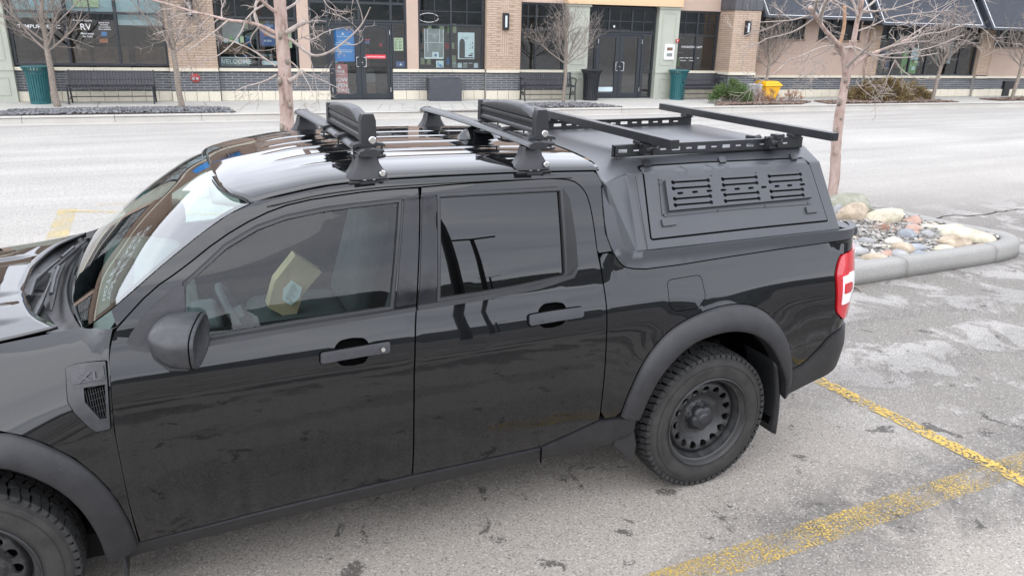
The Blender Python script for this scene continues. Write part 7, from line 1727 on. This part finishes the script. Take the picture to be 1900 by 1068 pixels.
T2L = [([(8.3977, 4.5000, 1.6384), (8.3254, 4.5000, 1.8132), (8.2715, 4.5000, 1.9849), (8.1628, 4.5000, 2.0567), (8.0366, 4.5000, 2.1391), (7.9513, 4.5000, 2.1912), (7.8228, 4.5000, 2.3005), (7.6763, 4.5000, 2.4303)], .036, .028, -.02), ([(8.4343, 4.5000, 1.7510), (8.5286, 4.5000, 1.8384), (8.6612, 4.5000, 1.9136), (8.8961, 4.5000, 1.9777), (9.1756, 4.5000, 2.0621), (9.3642, 4.5000, 2.1213)], .030, .020, -.03), ([(8.2860, 4.5000, 1.9972), (8.4020, 4.5000, 2.0166), (8.5477, 4.5000, 1.9873), (8.6820, 4.5000, 1.9387), (8.8303, 4.5000, 1.9145), (9.0994, 4.5000, 1.8906), (9.3853, 4.5000, 1.8982), (9.6264, 4.5000, 1.9188), (9.8878, 4.5000, 1.9529)], .018, .006, -.05),
 ([(8.4233, 4.5000, 1.9985), (8.4249, 4.5000, 2.3019), (8.4652, 4.5000, 2.5414), (8.4243, 4.5000, 2.8323), (8.3999, 4.5000, 3.2299)], .034, .022, .0), ([(8.4212, 4.5000, 2.2417), (8.4835, 4.5000, 2.4231), (8.6507, 4.5000, 2.5234), (8.7727, 4.5000, 2.6705)], .022, .012, .03), ([(8.4286, 4.5000, 2.3620), (8.3513, 4.5000, 2.4788), (8.2648, 4.5000, 2.5643), (8.1733, 4.5000, 2.6774)], .022, .014, .02),
 ([(7.7547, 4.5000, 2.3165), (7.6107, 4.5000, 2.2261), (7.4329, 4.5000, 2.1532), (7.2356, 4.5000, 2.1154), (7.0852, 4.5000, 2.0902)], .013, .004, .04), ([(7.7066, 4.5000, 2.3560), (7.6072, 4.5000, 2.3304), (7.4397, 4.5000, 2.2920), (7.2085, 4.5000, 2.2755), (6.9067, 4.5000, 2.2576)], .012, .004, -.03), ([(9.1517, 4.5000, 1.8653), (9.2925, 4.5000, 1.7498), (9.4603, 4.5000, 1.6843), (9.6048, 4.5000, 1.6442)], .012, .005, -.02), ([(9.1609, 4.5000, 1.8653), (9.1067, 4.5000, 1.7501), (9.0739, 4.5000, 1.6213)], .009, .004, 0), ([(9.1756, 4.5000, 2.0621), (9.3542, 4.5000, 2.1590), (9.5607, 4.5000, 2.2636), (9.7586, 4.5000, 2.4069), (9.9689, 4.5000, 2.5136)], .012, .004, .05), ([(8.8303, 4.5000, 1.9145), (9.2214, 4.5000, 1.9548), (9.6817, 4.5000, 1.9969), (10.0403, 4.5000, 2.1044), (10.3144, 4.5000, 2.1867)], .012, .004, .05),
 ([(8.2519, 4.5000, 1.9969), (8.0587, 4.5000, 2.0314), (7.8197, 4.5000, 1.9811), (7.6306, 4.5000, 1.9021), (7.4213, 4.5000, 1.8596)], .012, .004, -.04), ([(8.0366, 4.5000, 2.1391), (7.8468, 4.5000, 2.0530), (7.7470, 4.5000, 1.9327), (7.6902, 4.5000, 1.8004)], .010, .004, .03), ([(8.1628, 4.5000, 2.0567), (7.9898, 4.5000, 1.9584), (7.7971, 4.5000, 1.8849), (7.5838, 4.5000, 1.8482)], .010, .004, .05), ([(8.4835, 4.5000, 2.4231), (8.8336, 4.5000, 2.4204), (9.1722, 4.5000, 2.5029), (9.5137, 4.5000, 2.6056)], .012, .005, -.04), ([(8.4088, 4.5000, 2.1811), (8.6955, 4.5000, 2.2592), (8.9370, 4.5000, 2.3621), (9.3789, 4.5000, 2.4161), (9.9355, 4.5000, 2.4620)], .012, .004, .04), ([(9.3642, 4.5000, 2.1213), (9.6288, 4.5000, 2.1887), (9.9127, 4.5000, 2.2062), (10.2767, 4.5000, 2.3098), (10.4669, 4.5000, 2.3464)], .010, .004, -.03), ([(8.8306, 4.5000, 2.4324), (8.9430, 4.5000, 2.3377), (9.2263, 4.5000, 2.2945), (9.5333, 4.5000, 2.3637)], .009, .004, 0), ([(7.9525, 4.5000, 2.1853), (7.8298, 4.5000, 2.3474), (7.8393, 4.5000, 2.4638), (7.9457, 4.5000, 2.5826)], .012, .006, .04), ([(7.3959, 4.5000, 2.5356), (7.5284, 4.5000, 2.4547), (7.6978, 4.5000, 2.4020)], .009, .006, .0), ([(8.5477, 4.5000, 1.9873), (8.6639, 4.5000, 1.8637), (8.6437, 4.5000, 1.7192), (8.5615, 4.5000, 1.6121)], .009, .004, 0)]
big_tree('pink-barked forked tree with sawn limbs standing in the rock island', 4.5, [(8.4718, 4.5000, 0.4103), (8.3977, 4.5000, 0.8515), (8.3799, 4.5000, 1.1471), (8.3747, 4.5000, 1.3790), (8.3878, 4.5000, 1.5630), (8.3967, 4.5000, 1.7635), (8.4123, 4.5000, 1.9308), (8.4118, 4.5000, 2.0900)], (.067, .040), T2L, [([(8.1810, 4.4800, 2.0333), (8.2112, 4.4800, 2.1301), (8.2155, 4.4800, 2.2678), (8.1940, 4.4800, 2.3681), (8.1739, 4.4800, 2.4617)], .022, .019, 'cut_wood'), ([(7.8009, 4.4800, 2.3118), (7.7240, 4.4800, 2.3738), (7.6470, 4.4800, 2.4408)], .031, .027, 'branch_pale')], (8.45, 4.5, .1), 22, [(p, .75) for p in [(8.3917, 4.5000, 1.6259), (8.4344, 4.5000, 1.5499), (8.3410, 4.5000, 1.3732), (8.4099, 4.5000, 1.1723), (8.3514, 4.5000, 1.0308)]], 3.4)
# its neighbour's bed behind the pickup
bi = densify(smoothline([(1.3, 6.9), (3.3, 6.7), (3.5, 6.9), (3.55, 8.9), (3.4, 9.1), (1.5, 9.2), (1.35, 9.0)], True, 1), .12)
isl2 = empty('tree_island'); tag(isl2, kind='structure'); kerb_ring(bi, [], isl2, 'island_kerb_concrete')
mb = MB(); pi_ = inset(bi, .14); mb.add([(x, y, .10) for x, y in pi_], [tuple(range(len(pi_)))]); mb.build('island_soil', 'soil', isl2, fix=False)
ch = scatter_in(inset(bi, .18), 1500, chip_fn, lambda x, y: .11 + random.random() * .02); tag(ch.build('slate_chips', 'slate_chips', isl2, fix=False), kind='stuff')

# ================================================================ shrubs
def shrub(name, label, cx, cy, z, rx, ry, rz_, n, mat, leaf, seed, clumps=26, stems=False, grp=None):
    R_ = random.Random(seed); t = root(name, (cx, cy, z), label, 'shrub', grp); C_ = []
    for k in range(clumps):
        a = R_.random() * 2 * PI; r = R_.random() ** .6; h = R_.random() ** .8 * (1 - r * r * .75); C_.append((cx + rx * r * math.cos(a), cy + ry * r * math.sin(a), z + .04 + rz_ * h, R_.uniform(.14, .26)))
    mb = MB(); st_ = MB()
    for (x, y, zz, s_) in C_:
        st_.tube([(cx + (x - cx) * .25, cy + (y - cy) * .25, z), (x, y, zz)], [.012, .006], 4)
        up = Vector(((x - cx) * .9, (y - cy) * .9, .35)).normalized()
        for i in range(n // clumps):
            g = Vector((R_.gauss(0, .5), R_.gauss(0, .5), R_.gauss(0, .5))); p = Vector((x, y, max(zz, z + .03))) + g * s_ * min(rx, .8) * .9
            if p.z < z + .01: p.z = z + .01 + R_.random() * .05
            d = (up + Vector((R_.gauss(0, .6), R_.gauss(0, .6), R_.gauss(0, .5)))).normalized() * leaf * R_.uniform(.6, 1.3); e_ = d.cross(Vector((R_.gauss(0, 1), R_.gauss(0, 1), R_.gauss(0, 1)))).normalized() * leaf * .22
            mb.add([p - e_, p + d * .5 - e_ * .2, p + d, p + d * .5 + e_ * 1.2], [(0, 1, 2, 3)])
    st_.build('stems', 'bark_grey', t); mb.build('foliage', mat, t, fix=False)
q = [(15.8516, 15.2284), (16.8663, 15.3458), (17.3630, 15.2523), (17.9345, 15.1447), (21.2361, 14.6889)]
shrub('green_shrub', 'dense green conifer shrub at the left end of the mulch bed', q[0][0] + .1, q[0][1] + .55, .15, .66, .42, .62, 10000, 'needles_green', .060, 1, 34)
shrub('rust_shrub', 'pinkish brown leafless shrub beside the green conifer in front of the yellow bin', q[1][0], q[1][1] + .3, .15, .40, .30, .36, 1500, 'leaves_rust', .038, 2, 24)
shrub('rust_shrub', 'small airy pinkish shrub just right of the yellow bin', q[2][0], q[2][1] + .35, .15, .28, .22, .34, 700, 'leaves_rust', .036, 3, 16)
shrub('rust_shrub', 'orange-brown shrub at the right end of the mulch bed', q[3][0] + .1, q[3][1] + .35, .15, .32, .24, .36, 800, 'leaves_rust', .040, 4, 16)
shrub('juniper', 'wide low bronze-green juniper spreading along the kerb right of the forked tree', q[4][0] + .55, q[4][1] + .72, .15, 1.75, .55, .56, 19000, 'needles_bronze', .075, 5, 70)

# ================================================================ beyond the road behind the camera: hills, lamps
mb = MB(); R_ = random.Random(4); N_ = 240; rows = [[], [], [], []]
for k in range(N_ + 1):
    a = 2 * PI * k / N_; az = math.degrees(a)          # 0 = towards -y, turning to +x
    h = 26 + 14 * math.sin(a * 2 + .4) + 9 * math.sin(a * 5 + 1.) + 5 * math.sin(a * 11) + R_.uniform(-1.5, 1.5) + 20 * max(0, math.cos(a - math.radians(60)))
    for r_, f_, rows_ in ((330, 0, rows[0]), (380, .45, rows[1]), (440, .85, rows[2]), (520, 1., rows[3])): rows_.append((math.sin(a) * r_, -math.cos(a) * r_, h * f_ - .5 + (R_.uniform(-1.2, 1.2) if f_ else 0)))
hl_ = gridmesh('hills', rows, 'hill_cover', None, smooth=False); tag(hl_, kind='structure')
def lamp_post(x, y, H, r, label, double=True, rz=0.):
    t = root('lamp_post', (x, y, 0), label, 'street lamp'); mb = MB(); mb.tube([(x, y, .6), (x, y, H)], [r, r * .7], 10); mb.build('pole', 'frame_black', t, smooth=True)
    mb = MB(); mb.tube([(x, y, 0), (x, y, .62)], [r * 2.6, r * 2.6], 16); mb.build('pole_base', 'kerb_concrete', t, smooth=True)
    for s_ in ((-1, 1) if double else (1,)):
        mb = MB(); mb.box(-.0, .95, -.16, .16, -.04, .05, mat=Matrix.Translation((x, y, H)) @ Matrix.Rotation(rz + (0 if s_ > 0 else PI), 4, 'Z') @ Matrix.Rotation(-.08, 4, 'Y')); mb.build('lamp_head', 'frame_black', t, bevel=.02)
lamp_post(1.9 + 9.6, -24.6, 8.0, .13, 'twin headed car park lamp behind the camera, seen mirrored in the rear door window', True, .35)
lamp_post(1.75 + 3.15, -8.8, 6.2, .11, 'near car park lamp behind the camera, a dark streak in the rear door window', True, 1.2)
lamp_post(1.9 + 22, -55, 8.0, .13, 'distant car park lamp mirrored small in the rear door window', True, .35)

for o, base in ROOTS:
    b = Vector(base); kids = list(o.children); o.location = b
    for k in kids: k.matrix_parent_inverse = Matrix.Translation(-b)
